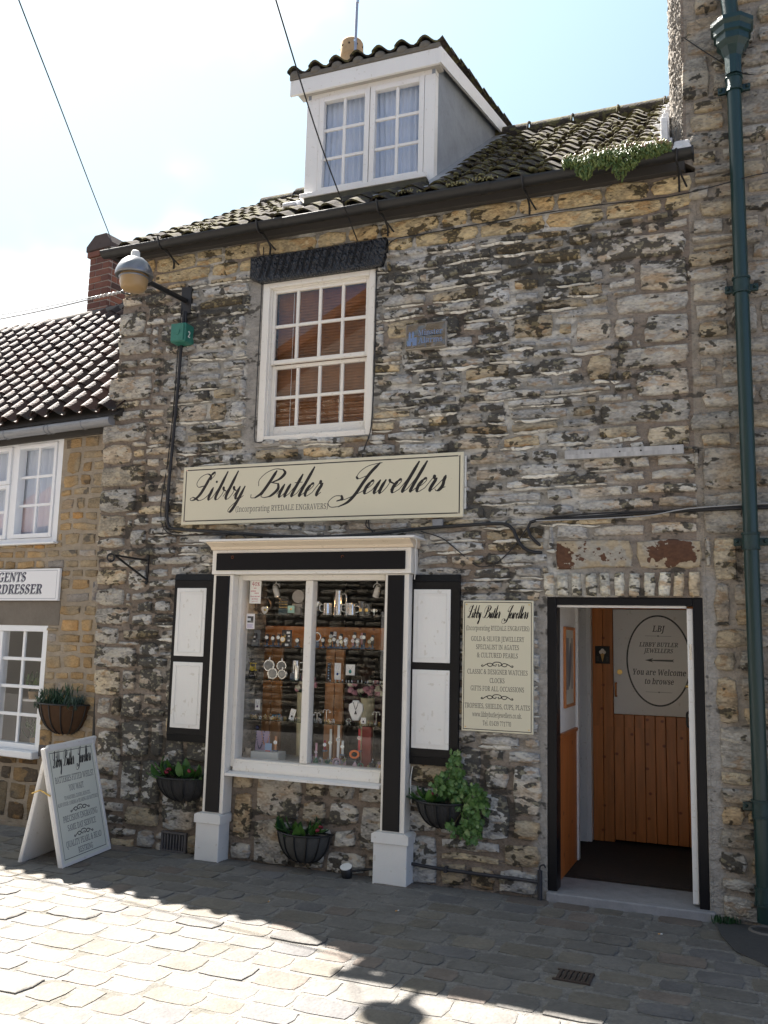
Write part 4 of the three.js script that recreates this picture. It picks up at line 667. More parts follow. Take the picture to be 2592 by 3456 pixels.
{
  const bed = new THREE.PlaneGeometry(16, 8.2, 160, 82).rotateX(-Math.PI / 2).translate(-4, 0, 3.95), p = bed.attributes.position; for (let i = 0; i < p.count; i++) p.setY(i, -0.001 + 0.004 * (fbm(p.getX(i) * 5, p.getZ(i) * 5, 3) - 0.5)); bed.computeVertexNormals();
  const uv = bed.attributes.uv; for (let i = 0; i < p.count; i++) uv.setXY(i, p.getX(i) / 6, p.getZ(i) / 6);
  const street = part('cobbled_street', bed, new THREE.MeshStandardMaterial({ map: bedTex, roughness: 1, bumpMap: rep(setBump, 6), bumpScale: 0.01, name: 'sandy_joints' }), scene); street.userData.kind = 'structure';
  const r = rng(202), list = []; let z = 0.02, k = 0;
  while (z < 7.6) { const h = 0.17 + 0.07 * r(); let x = -11 - r() * 0.3; while (x < 3.4) { const L = 0.17 + 0.18 * r(); list.push([x, x + L, z + 0.02 * (vn(x * 0.9, k * 0.7) - 0.5), z + h + 0.02 * (vn(x * 0.9 + 0.2, k * 0.7) - 0.5)]); x += L; } z += h; k++; }
  const all = list.map(([a, b, c, d]) => {
    const gp = 0.007 + 0.007 * r(), dp = (r() < 0.12 ? 0.009 : 0.004) + 0.003 * r(), g = stoneGeo(a + gp, b - gp, -d + gp, -c - gp, dp, r, -0.003, 0.95, true); g.rotateX(-Math.PI / 2);
    const q = g.attributes.position, t = new Float32Array(q.count * 2), ox = r() * 3, oy = r() * 3; for (let i = 0; i < q.count; i++) { t[i * 2] = q.getX(i) / 6 + ox; t[i * 2 + 1] = q.getZ(i) / 6 + oy; }
    g.setAttribute('uv', new THREE.BufferAttribute(t, 2)); const kk = 0.86 + 0.26 * r(), w = r(); tint(g, w < 0.13 ? [kk * 1.06, kk * 0.93, kk * 0.86] : w < 0.25 ? [kk * 0.86, kk * 0.88, kk * 0.95] : w < 0.5 ? [kk * 1.05, kk * 1.0, kk * 0.9] : [kk, kk, kk]);
    return { g, v: shows((a + b) / 2, 0, (c + d) / 2, (b - a) * (d - c)), near: c < 0.5 };
  }).filter((s) => s);
  all.sort((a, b) => b.v - a.v); all.slice(0, 300).forEach(({ g }) => part('cobble', g, setM, street)); part('far_cobbles', mergeGeometries(all.slice(300).map((q) => q.g)), setM, street).userData.kind = 'stuff';
  part('drain_grate', (() => { const l = []; for (let i = 0; i < 7; i++) l.push(bx(-0.96 + i * 0.026, -0.944 + i * 0.026, -0.01, 0.012, 1.30, 1.43, 0.002)); l.push(bx(-0.975, -0.785, -0.012, 0.010, 1.285, 1.30, 0.002), bx(-0.975, -0.785, -0.012, 0.010, 1.43, 1.445, 0.002)); return l; })(), mat('rusty_iron', [0.05, 0.034, 0.026], { roughness: 0.85 }), street);
  part('tar_patch', prism([[-0.25, 0], [0.6, 0], [0.6, -0.9], [0.1, -0.8], [-0.12, -0.55], [-0.2, -0.3]], 0.004, 0.002).rotateX(-Math.PI / 2).translate(0, 0.006, 0.03), mat('tarmac', [0.06, 0.06, 0.06], { roughness: 0.95, ...gr(6) }), street);
}
// ---------- houses across the street (mirrored in the windows, and their sunlit walls light this side) ----------
{
  const o = thing('gabled_stone_house', 'tan stone house with a wide pantiled gable across the street', 'house', [0, 0, 9]);
  const g = prism([[-9.3, -0.03], [1.2, -0.03], [1.2, 6.55], [-4.1, 9.5], [-9.3, 6.7]], 0.4); part('wall', g, mat('far_mortar', [0.26, 0.24, 0.21], { roughness: 1, map: rep(grainTone, 0.5) }), o);
  const list = courses({ x0: -9.2, x1: 1.1, y0: 0.05, y1: 6.4, seed: 301, ch: (y, r) => 0.09 + 0.06 * r(), ln: () => [0.2, 0.6], gap: 0.02, tall: 0.05, holes: [[-6.2, -5.2, 1.0, 2.2], [-2.2, -1.2, 1.0, 2.2], [-4.2, -3.3, 0, 2.1], [-6.2, -5.2, 3.8, 5.0], [-2.2, -1.2, 3.8, 5.0]] });
  const r = rng(302), st = list.map((q) => { const s = stoneGeo(-q[1], -q[0], q[2], q[3], 0.03 + 0.02 * r(), r, 0, 1); s.rotateY(Math.PI); const k = 0.7 + 0.4 * r(); return uvBoxKeep(tint(s, [k * 1.02, k * 0.95, k * 0.82])); });
  part('stones', mergeGeometries(st), stoneMat, o).userData.kind = 'stuff';
  for (const [a, b, c, d] of [[-6.2, -5.2, 1.0, 2.2], [-2.2, -1.2, 1.0, 2.2], [-6.2, -5.2, 3.8, 5.0], [-2.2, -1.2, 3.8, 5.0]]) { const w = grp('window', o); rectFrame(a, b, c, d, -0.03, -0.002, 0.08, 0.08, 0.08, 0.08, M.white, w); part('pane', bx(a + 0.08, b - 0.08, c + 0.08, d - 0.08, -0.012, -0.004, 0), mat('far_pane', [0.03, 0.035, 0.04], { roughness: 0.1 }), w); part('glazing_bar', [bx((a + b) / 2 - 0.02, (a + b) / 2 + 0.02, c + 0.08, d - 0.08, -0.024, -0.0125, 0), bx(a + 0.08, b - 0.08, (c + d) / 2 - 0.02, (c + d) / 2 + 0.02, -0.023, -0.013, 0)], M.white, w); }
  part('door', bx(-4.2, -3.3, -0.03, 2.1, -0.02, -0.002, 0), mat('far_door', [0.03, 0.06, 0.05], { roughness: 0.4 }), o);
  part('roof', [prism([[-9.6, 6.5], [-4.1, 9.63], [-4.1, 9.8], [-9.65, 6.66]], 7, 0).translate(0, 0, -0.12), prism([[1.5, 6.36], [1.55, 6.52], [-4.099, 9.8], [-4.099, 9.63]], 7, 0).translate(0, 0, -0.12)], mat('far_tiles', [0.20, 0.085, 0.05], { roughness: 0.9, ...gr(1) }), o);
  part('back_wall', bx(-9.3, 1.2, -0.03, 6.5, 6.5, 6.9, 0), mat('far_mortar', 0), o);
  const t = thing('low_terrace', 'row of low stone cottages across the street to the left', 'house', [0, 0, 9.3]);
  part('wall', bx(-24, -9.32, -0.03, 4.6, 0, 5, 0), mat('far_mortar', 0), t); part('roof', prism([[0.3, 4.5], [-2.6, 6.9], [-5.3, 4.5]], 14.7).rotateY(Math.PI / 2).translate(-24, 0, 0), mat('far_tiles', 0), t);
}
// ---------- lettering ----------
// a pointed-pen script: centre lines per letter, thick where the pen moves down
const GL = {
  i: [0.55, [[0, .25], [.12, .6], [.22, 1]], [[.22, 1], [.21, .5], [.22, .2], [.3, .02], [.42, .06], [.55, .25]], '.'],
  b: [0.9, [[0, .25], [.15, .9], [.25, 1.6], [.3, 2.3]], [[.3, 2.3], [.27, 1.2], [.25, .35], [.36, .03], [.56, .06], [.72, .45], [.7, .85], [.58, 1]], [[.58, 1], [.68, .82], [.9, .7]]],
  y: [0.85, [[0, .25], [.1, .7], [.2, 1]], [[.2, 1], [.19, .4], [.28, .05], [.42, .06], [.56, .45], [.62, 1]], [[.62, 1], [.58, .2], [.5, -.6], [.36, -1.05], [.16, -1.02], [.14, -.75], [.45, -.25], [.85, .25]]],
  u: [0.9, [[0, .25], [.1, .7], [.2, 1]], [[.2, 1], [.19, .4], [.28, .03], [.43, .1], [.58, .5], [.64, 1]], [[.64, 1], [.62, .3], [.7, .02], [.9, .25]]],
  t: [0.55, [[0, .25], [.15, .9], [.26, 1.75]], [[.26, 1.75], [.23, .4], [.3, .02], [.55, .25]], [[.0, 1.12], [.52, 1.14]]],
  l: [0.5, [[0, .25], [.15, 1], [.28, 2.3]], [[.28, 2.3], [.24, .4], [.31, .02], [.5, .25]]],
  e: [0.58, [[0, .25], [.28, .5], [.42, .8], [.34, 1.02], [.2, .9]], [[.2, .9], [.1, .5], [.16, .1], [.32, 0], [.58, .25]]],
  r: [0.62, [[0, .25], [.12, .8], [.2, 1.15]], [[.2, 1.15], [.26, .98], [.42, .95]], [[.42, .95], [.37, .3], [.44, .02], [.62, .25]]],
  w: [1.2, [[0, .25], [.1, .7], [.2, 1]], [[.2, 1], [.17, .4], [.25, .03], [.38, .07], [.5, .5], [.56, 1]], [[.56, 1], [.53, .4], [.6, .03], [.74, .07], [.88, .5], [.88, .95], [.8, 1]], [[.8, 1], [.92, .85], [1.2, .7]]],
  s: [0.62, [[0, .25], [.2, .8], [.28, 1.12]], [[.28, 1.12], [.32, .8], [.42, .4], [.36, .08], [.2, 0], [.06, .14]], [[.38, .1], [.62, .28]]],
  L: [1.55, [[.85, 1.2], [.4, 1.12], [.1, 1.45], [.2, 1.95], [.62, 2.2], [1.02, 2.05], [1.2, 1.7]], [[1.2, 1.7], [1.36, 2.05], [1.28, 2.32], [1.05, 2.1]], [[1.05, 2.1], [.98, 1.2], [.86, .5], [.6, .1], [.32, 0], [.15, .14], [.32, .28]], [[.32, .28], [.65, .16], [1.0, -.02], [1.35, .08], [1.55, .3]]],
  B: [2.0, [[.3, 1.0], [.12, 1.5], [.38, 2.05], [.9, 2.32], [1.5, 2.25]], [[1.5, 2.25], [1.78, 1.95], [1.62, 1.5], [1.15, 1.22]], [[1.15, 1.22], [1.7, 1.1]], [[1.7, 1.1], [1.88, .65], [1.62, .15], [1.2, 0]], [[1.2, 0], [.9, .12], [.95, .4]], [[1.08, 2.15], [.98, 1.2], [.82, .4], [.5, .02]], [[.5, .02], [.2, .04], [.08, .3]]],
  J: [1.5, [[.55, 1.35], [.62, 1.8], [1.0, 2.2], [1.75, 2.38]], [[1.62, 2.36], [1.36, 1.7], [1.22, .9], [1.12, 0], [.9, -.62], [.45, -.95]], [[.45, -.95], [-.1, -.95], [-.42, -.55], [-.2, -.12], [.25, -.1]], [[.25, -.1], [.4, -.36], [.12, -.5]], [[.55, 1.35], [.8, 1.2], [1.35, 1.5]], [[.2, -.5], [.7, -.35], [1.5, .2]]],
};
function spline(p, n = 10) { const c = new THREE.CatmullRomCurve3(p.map((q) => new THREE.Vector3(q[0], q[1], 0)), false, 'catmullrom', 0.5); return c.getPoints((p.length - 1) * n); }
function scriptWord(ctx, word, x, y, size, sx = 1, fat = 0.2, thin = 0.052) { // x,y: left end of the base line in pixels
  const sl = 0.45; let cx = 0; const P = (q) => [x + (cx + q.x + q.y * sl) * size * sx, y - q.y * size];
  for (const ch of word) {
    const g = GL[ch]; if (!g) { cx += 0.6; continue; }
    for (const st of g.slice(1)) {
      if (st === '.') { const q = P({ x: 0.28, y: 1.5 }); ctx.beginPath(); ctx.arc(q[0], q[1], size * 0.1, 0, 7); ctx.fill(); continue; }
      const pts = spline(st, 12), n = pts.length;
      for (let i = 1; i < n; i++) {
        const a = pts[i - 1], b = pts[i], dy = b.y - a.y, dx = b.x - a.x, l = Math.hypot(dx, dy) || 1, dn = Math.max(0, -dy / l), e = sst(0, 0.12, i / n) * sst(1, 0.86, i / n);
        const wd = size * (thin + fat * dn ** 1.3 * (0.35 + 0.65 * e)); const p = P(a), q = P(b);
        ctx.lineWidth = wd; ctx.lineCap = 'round'; ctx.beginPath(); ctx.moveTo(...p); ctx.lineTo(...q); ctx.stroke();
      }
    }
    cx += g[0];
  }
  return cx * size * sx;
}
function shopScript(ctx, x0, x1, y, size) { // the three words between x0 and x1
  const k = (x1 - x0) / 1937; for (const [w, s, f] of [['Libby', 37, 1.12], ['Butler', 522, 1.27], ['Jewellers', 1200, 1.31]]) scriptWord(ctx, w, x0 + (s - 37) * k, y, size, f * 82 * k / size);
}
function textFit(ctx, s, cx, y, w, h, font = 'serif', align = 'center') { ctx.save(); ctx.font = font.startsWith('bold ') ? 'bold ' + h + 'px ' + font.slice(5) : h + 'px ' + font; const m = ctx.measureText(s).width; ctx.translate(align === 'center' ? cx - w / 2 : cx, y); ctx.scale(w / m, 1); ctx.textAlign = 'left'; ctx.fillText(s, 0, 0); ctx.restore(); }
function flourish(ctx, cx, cy, w) { ctx.save(); ctx.translate(cx, cy); ctx.scale(w / 200, w / 200); ctx.lineWidth = 5; ctx.lineCap = 'round'; for (const s of [1, -1]) { ctx.save(); ctx.scale(s, 1); ctx.beginPath(); ctx.moveTo(0, -16); ctx.bezierCurveTo(30, -18, 40, 6, 8, 8); ctx.moveTo(28, 2); ctx.bezierCurveTo(40, -20, 70, -2, 88, 10); ctx.bezierCurveTo(102, 18, 104, 2, 92, 4); ctx.moveTo(28, 2); ctx.bezierCurveTo(46, 22, 70, 2, 60, -6); ctx.stroke(); ctx.restore(); } ctx.beginPath(); ctx.arc(-6, 0, 4, 0, 7); ctx.arc(8, 0, 4, 0, 7); ctx.fill(); ctx.restore(); }
const CREAM = '#d3cdb6', INK = '#17161a';
function speck(ctx, w, h, n, seed) { const r = rng(seed); for (let i = 0; i < n; i++) { ctx.fillStyle = `rgba(90,80,55,${0.03 + 0.06 * r()})`; ctx.beginPath(); ctx.arc(r() * w, r() * h, 1 + 3 * r(), 0, 7); ctx.fill(); } }

// ---------- signs ----------
{
  const t = thing('shop_sign', 'long cream shop sign with black script lettering above the cornice', 'sign', [-3.099, 2.815, 0]);
  part('board', [bx(-1.205, 1.205, -0.24, 0.24, 0.030, 0.056, 0.004)], mat('sign_edge', [0.74, 0.70, 0.55], { roughness: 0.4 }), t); part('batten', [bx(-1.16, -1.10, -0.2, 0.22, 0.0, 0.0295, 0.002), bx(1.15, 1.20, -0.22, 0.22, 0, 0.0295, 0.002), bx(1.205, 1.217, -0.2, 0.215, 0.01, 0.03, 0.002)], M.offwhite, t);
  const tx = canvasTex(2048, 408, (c, w, h) => {
    c.fillStyle = CREAM; c.fillRect(0, 0, w, h); speck(c, w, h, 200, 5); c.strokeStyle = c.fillStyle = INK; c.lineWidth = 7; c.strokeRect(22, 22, w - 44, h - 44);
    shopScript(c, 44, 1975, 240, 84);
    c.fillStyle = '#3a393a'; textFit(c, '(Incorporating RYEDALE ENGRAVERS)', 432, 332, 700, 52, 'serif', 'left');
  });
  const [g, m] = face(2.404, 0.474, tx); part('sign_face', at(g, 0, 0, 0.0575), m, t);
  const r = rng(2); for (const [x, y] of [[-1.17, 0.21], [1.17, 0.21], [-1.17, -0.21], [1.17, -0.21]]) part('screw', new THREE.CylinderGeometry(0.006, 0.006, 0.003, 10).rotateX(Math.PI / 2).translate(x, y, 0.058), M.chrome, t);
}
{
  const t = thing('trade_sign', 'upright cream sign listing jewellery, watches and trophies, left of the doorway', 'sign', [-1.6355, 1.52, 0]);
  part('board', bx(-0.254, 0.254, -0.454, 0.454, 0.022, 0.046, 0.003), mat('sign_edge', 0), t); part('wall_batten', [bx(-0.2, 0.2, 0.3, 0.35, -0.005, 0.0218, 0), bx(-0.2, 0.2, -0.35, -0.3, -0.005, 0.0218, 0)], M.wood, t);
  const tx = canvasTex(1000, 1788, (c, w, h) => {
    c.fillStyle = CREAM; c.fillRect(0, 0, w, h); speck(c, w, h, 200, 8); c.strokeStyle = c.fillStyle = INK; c.lineWidth = 9; c.strokeRect(22, 22, w - 44, h - 44);
    shopScript(c, 55, 950, 240, 76);
    c.fillStyle = '#2b2a2e'; const T = (s, y, wd, hh = 92) => textFit(c, s, 500, y, wd, hh, 'serif');
    T('(Incorporating RYEDALE ENGRAVERS)', 412, 905, 92); T('GOLD & SILVER JEWELLERY', 560, 760); T('SPECIALIST IN AGATES', 672, 615); T('& CULTURED PEARLS', 785, 585);
    flourish(c, 500, 880, 450); T('CLASSIC & DESIGNER WATCHES', 1012, 860); T('CLOCKS', 1128, 215); T('GIFTS FOR ALL OCCASSIONS', 1240, 760); flourish(c, 500, 1322, 450);
    T('TROPHIES, SHIELDS, CUPS, PLATES', 1478, 925); T('www.libbybutlerjewellers.co.uk.', 1592, 700, 90); T('Tel. 01439 771770', 1706, 400, 88);
  });
  const [g, m] = face(0.503, 0.902, tx, { roughness: 0.22 }); part('sign_face', at(g, 0, 0, 0.0472), m, t);
  for (const [x, y] of [[-0.225, 0.425], [0.225, 0.425], [-0.225, -0.425], [0.225, -0.425]]) part('screw', new THREE.CylinderGeometry(0.005, 0.005, 0.003, 10).rotateX(Math.PI / 2).translate(x, y, 0.048), M.brass, t);
}
{
  const c0 = Math.cos(TH), s0 = Math.sin(TH), lx = -1.47, t = thing('hairdresser_sign', 'white sign with dark shadowed capitals for a gents hairdresser on the low cottage', 'sign', [NPOS[0] + lx * c0 + 0.0 * s0, 2.1015, NPOS[2] + lx * s0], -TH);
  part('board', bx(-0.86, 0.858, -0.144, 0.144, 0.012, 0.036, 0.003), M.upvc, t); part('wall_batten', bx(-0.7, 0.7, -0.05, 0.05, -0.004, 0.0118, 0), M.wood, t);
  const tx = canvasTex(1716, 286, (c, w, h) => {
    c.fillStyle = '#e6e7ea'; c.fillRect(0, 0, w, h); c.strokeStyle = '#3c4560'; c.lineWidth = 2.5; c.strokeRect(24, 16, w - 54, h - 34);
    const sh = (s, x, y, wd, hh) => { c.save(); c.transform(1, 0, -0.12, 1, 0.12 * y, 0); c.fillStyle = '#a9adb0'; for (let i = 9; i > 1; i -= 2) textFit(c, s, x - i * 1.2, y + i * 1.1, wd, hh, 'bold ' + 'serif', 'left'); c.fillStyle = '#1d1c3c'; textFit(c, s, x, y, wd, hh, 'bold ' + 'serif', 'left'); c.restore(); };
    sh('GENTS', 891, 112, 390, 120); sh('HAIRDRESSER', 640, 224, 864, 120);
  });
  const [g, m] = face(1.712, 0.284, tx); part('sign_face', at(g, 0, 0, 0.0372), m, t);
}
{ // two boards hinged at the top
  const t = thing('pavement_sign', 'white folding pavement sign standing on the cobbles by the wall corner', 'sign', [-4.84, 0, 0.5]);
  const A = [-4.606, 0.0, 0.833], Bf = [-4.699, 0.0, 0.177], off = new THREE.Vector3(-4.84, 0, 0.5), H = 0.865;
  const d = new THREE.Vector3(Bf[0] - A[0], 0, Bf[2] - A[2]), w = d.length(); d.normalize(); const mid = new THREE.Vector3((A[0] + Bf[0]) / 2, 0.0, (A[2] + Bf[2]) / 2).sub(off), top = new THREE.Vector3(-4.872, 0.835, 0.515).sub(off);
  const up = top.clone().sub(mid); up.addScaledVector(d, -up.dot(d)); const h = up.length(); up.normalize(); const nz = new THREE.Vector3().crossVectors(d, up);
  const put = (o, c, n) => { o.quaternion.setFromRotationMatrix(new THREE.Matrix4().makeBasis(d.clone().multiplyScalar(n), up.clone(), nz.clone())); o.position.copy(c); };
  const f = part('front_board', [bx(-w / 2, w / 2, 0.005, h, -0.038, -0.004, 0.012)], M.white, t); put(f, mid, 1);
  part('edge_frame', [bx(-w / 2, -w / 2 + 0.024, 0.006, h - 0.002, -0.0035, 0.004, 0.003), bx(w / 2 - 0.024, w / 2, 0.006, h - 0.002, -0.0035, 0.004, 0.003), bx(-w / 2 + 0.0245, w / 2 - 0.0245, 0.006, 0.03, -0.0035, 0.004, 0.003), bx(-w / 2 + 0.0245, w / 2 - 0.0245, h - 0.028, h - 0.002, -0.0035, 0.004, 0.003)], M.white, f);
  const tx = canvasTex(900, 1180, (c, W, Hh) => {
    c.fillStyle = '#dfe0d2'; c.fillRect(0, 0, W, Hh); c.strokeStyle = c.fillStyle = INK; c.lineWidth = 6; c.strokeRect(40, 26, W - 80, Hh - 60); shopScript(c, 62, 845, 185, 74);
    c.fillStyle = '#2b2a2e'; const T = (s, y, wd, hh) => textFit(c, s, 452, y, wd, hh, 'serif'); T('BATTERIES FITTED WHILST', 355, 760, 92); T('YOU WAIT', 460, 290, 88); T('TO WATCHES, CLOCKS, KEYS ETC.', 545, 520, 52); T('ALSO STOCK: CAMERA & HEARING AID BATTERIES', 605, 800, 52);
    flourish(c, 460, 662, 370); T('PRECISION ENGRAVING', 775, 680, 90); T('SAME DAY SERVICE', 872, 560, 88); flourish(c, 460, 925, 370); T('QUALITY PEARL & BEAD', 1035, 700, 88); T('RESTRING', 1125, 290, 84);
  });
  const [g, m] = face(w - 0.05, h - 0.06, tx); part('sign_face', at(g, 0, h / 2, -0.0022), m, f);
  // the other leg, mirrored about the hinge
  const b = part('back_board', [bx(-w / 2, w / 2, 0.005, h + 0.01, -0.038, -0.004, 0.012)], M.white, t);
  const up2 = new THREE.Vector3(-up.x * 0.92, up.y, up.z * 0.6).normalize(), bm = top.clone().addScaledVector(up2, -h).add(new THREE.Vector3(-0.012, 0.002, 0)); const n2 = new THREE.Vector3().crossVectors(up2, d).normalize().multiplyScalar(-1); bm.y = 0.0;
  b.quaternion.setFromRotationMatrix(new THREE.Matrix4().makeBasis(d.clone().multiplyScalar(-1), up2.clone(), new THREE.Vector3().crossVectors(d.clone().multiplyScalar(-1), up2))); b.position.copy(bm);
  part('hinge', rod([top.x - 0.012 - d.x * w * 0.45, top.y + 0.002, top.z - d.z * w * 0.45], [top.x - 0.012 + d.x * w * 0.45, top.y + 0.002, top.z + d.z * w * 0.45], 0.012), M.white, t);
  const nearE = (p) => p.clone().addScaledVector(d, -w / 2 + 0.0), fa = nearE(mid).addScaledVector(up, h * 0.60), ba = nearE(bm).addScaledVector(up2, h * 0.60);
  part('stay', [rod([fa.x, fa.y, fa.z + 0.012], [(fa.x + ba.x) / 2, fa.y + 0.035, fa.z + 0.016], 0.006), rod([(fa.x + ba.x) / 2, fa.y + 0.035, fa.z + 0.016], [ba.x, ba.y, ba.z + 0.012], 0.006)], M.brass, t);
}
{ // oval sign painted on the inner door, as its own panel
  const t = thing('welcome_sign', 'oval welcome sign with black outline and arrow on the white panel inside the doorway', 'sign', [-0.715, 1.565, -1.7695]);
  const ov = new THREE.Shape(); ov.absellipse(0, 0, 0.268, 0.385, 0, Math.PI * 2); part('plate', new THREE.ExtrudeGeometry(ov, { depth: 0.006, bevelEnabled: false, curveSegments: 48 }), M.lobbywhite, t);
  const tx = canvasTex(900, 1284, (c, w, h) => {
    c.fillStyle = '#f0ede8'; c.fillRect(0, 0, w, h); c.strokeStyle = c.fillStyle = '#0c0b0a'; c.lineWidth = 22; c.beginPath(); c.ellipse(w / 2, h / 2, w / 2 - 18, h / 2 - 18, 0, 0, 7); c.stroke();
    const it = (s, y, wd, hh, k = 0.22, f = 'serif') => { c.save(); c.translate(w / 2, y); c.transform(1, 0, -k, 1, 0, 0); textFit(c, s, 0, 0, wd, hh, f); c.restore(); };
    it('LBJ', 240, 165, 120, 0.2, 'bold serif'); const rule = (y) => { c.lineWidth = 3; c.beginPath(); c.moveTo(270, y); c.lineTo(630, y); c.stroke(); c.beginPath(); c.moveTo(450, y - 12); c.lineTo(462, y); c.lineTo(450, y + 12); c.lineTo(438, y); c.fill(); }; rule(300);
    it('LIBBY BUTLER', 450, 530, 84, 0.22, 'bold serif'); it('JEWELLERS', 535, 390, 84, 0.22, 'bold serif'); c.beginPath(); c.moveTo(265, 640); c.lineTo(380, 610); c.lineTo(355, 632); c.lineTo(640, 626); c.lineTo(660, 618); c.lineTo(646, 640); c.lineTo(660, 662); c.lineTo(640, 654); c.lineTo(355, 648); c.lineTo(380, 668); c.fill();
    it('You are Welcome', 845, 730, 112, 0.16, 'bold serif'); it('to browse', 970, 400, 110, 0.16, 'bold serif'); rule(1080);
  });
  const fg = new THREE.ShapeGeometry(ov, 48), p = fg.attributes.position, uv = fg.attributes.uv; for (let i = 0; i < p.count; i++) uv.setXY(i, p.getX(i) / 0.536 + 0.5, p.getY(i) / 0.77 + 0.5); part('sign_face', at(fg, 0, 0, 0.0068), new THREE.MeshStandardMaterial({ map: tx, roughness: 0.3, name: 'oval_print' }), t);
}
{
  const t = thing('ice_cream_notice', 'small black notice with an ice cream cone on the pine boards inside the doorway', 'notice', [-1.18, 1.60, -1.775]);
  part('notice_board', bx(-0.062, 0.062, -0.075, 0.075, 0, 0.008, 0.001), M.blacksat, t);
  const tx = canvasTex(256, 310, (c, w, h) => { c.fillStyle = '#15130f'; c.fillRect(0, 0, w, h); c.fillStyle = '#c79a52'; c.beginPath(); c.moveTo(90, 130); c.lineTo(170, 130); c.lineTo(130, 285); c.fill(); c.fillStyle = '#e9ddcc'; for (const [x, y, q] of [[100, 105, 32], [160, 105, 32], [130, 75, 34]]) { c.beginPath(); c.arc(x, y, q, 0, 7); c.fill(); } c.fillStyle = 'rgba(230,220,200,.5)'; for (let i = 0; i < 5; i++) { c.fillRect(20, 190 + i * 18, 45, 4); c.fillRect(190, 190 + i * 18, 45, 4); } });
  const [g, m] = face(0.12, 0.146, tx); part('print', at(g, 0, 0, 0.0085), m, t);
}
{
  const t = thing('framed_picture', 'framed picture hung on the left wall inside the doorway', 'picture', [-1.268, 1.52, -0.14]);
  rectFrame(-0.70, -0.30, -0.30, 0.29, -0.02, 0, 0.022, 0.022, 0.022, 0.022, M.pine, t); const fr = t.children[0]; fr.geometry.rotateY(-Math.PI / 2);
  const tx = canvasTex(256, 360, (c, w, h) => { c.fillStyle = '#cfcabb'; c.fillRect(0, 0, w, h); c.fillStyle = '#77777a'; c.fillRect(26, 40, 90, 250); c.fillStyle = '#4a4c52'; c.beginPath(); c.ellipse(150, 170, 34, 110, 0.2, 0, 7); c.fill(); c.fillStyle = '#3a5f9a'; c.fillRect(140, 100, 12, 120); c.fillStyle = '#8a8580'; c.fillRect(190, 40, 40, 250); });
  const g = new THREE.PlaneGeometry(0.356, 0.546).rotateY(Math.PI / 2); part('print', at(g, 0.008, -0.005, -0.5), new THREE.MeshStandardMaterial({ map: tx, roughness: 0.3, name: 'picture_print' }), t);
}
{ // bell box with a polished plate
  const t = thing('alarm_box', 'square mirror-finish burglar alarm box with blue lettering on the upper wall', 'alarm box', [-2.205, 3.968, 0]);
  part('box', prism([[-0.158, -0.094], [0.158, -0.094], [0.158, 0.096], [-0.158, 0.096]], 0.05, 0.004).translate(0, 0, 0.004), mat('box_plastic', [0.33, 0.30, 0.26], { roughness: 0.35 }), t);
  part('plate', bx(-0.156, 0.156, -0.092, 0.094, 0.0585, 0.062, 0.001), mat('mirror_plate', [0.20, 0.18, 0.155], { metalness: 0.85, roughness: 0.22, bumpMap: rep(tex(64, 64, (u, v) => fbt(u, v, 4, 2), false), 3), bumpScale: 0.02 }), t);
  const blue = mat('blue_print', [0.11, 0.24, 0.62], { roughness: 0.5 });
  const al = canvasTex(620, 370, (c, w, h) => { c.fillStyle = '#000'; c.fillRect(0, 0, w, h); c.fillStyle = '#fff'; c.save(); c.beginPath(); for (const [x, y, a, b] of [[40, 150, 34, 180], [92, 150, 34, 180], [40, 210, 130, 120], [136, 200, 34, 130], [18, 250, 150, 80]]) c.rect(x, y, a, b); c.moveTo(36, 152); c.lineTo(57, 100); c.lineTo(78, 152); c.moveTo(88, 152); c.lineTo(109, 96); c.lineTo(130, 152); c.fill(); c.fillStyle = '#000'; c.fillRect(82, 270, 20, 60); c.restore(); textFit(c, 'Minster', 385, 180, 390, 120, 'bold ' + 'serif'); textFit(c, 'Alarms', 390, 300, 385, 120, 'bold ' + 'serif'); });
  const [g] = face(0.31, 0.185, al); const pm = new THREE.MeshStandardMaterial({ color: new THREE.Color().setRGB(0.15, 0.22, 0.38), alphaMap: al, alphaTest: 0.5, roughness: 0.5, name: 'blue_print' }); part('lettering', at(g, 0, 0, 0.0628), pm, t);
}
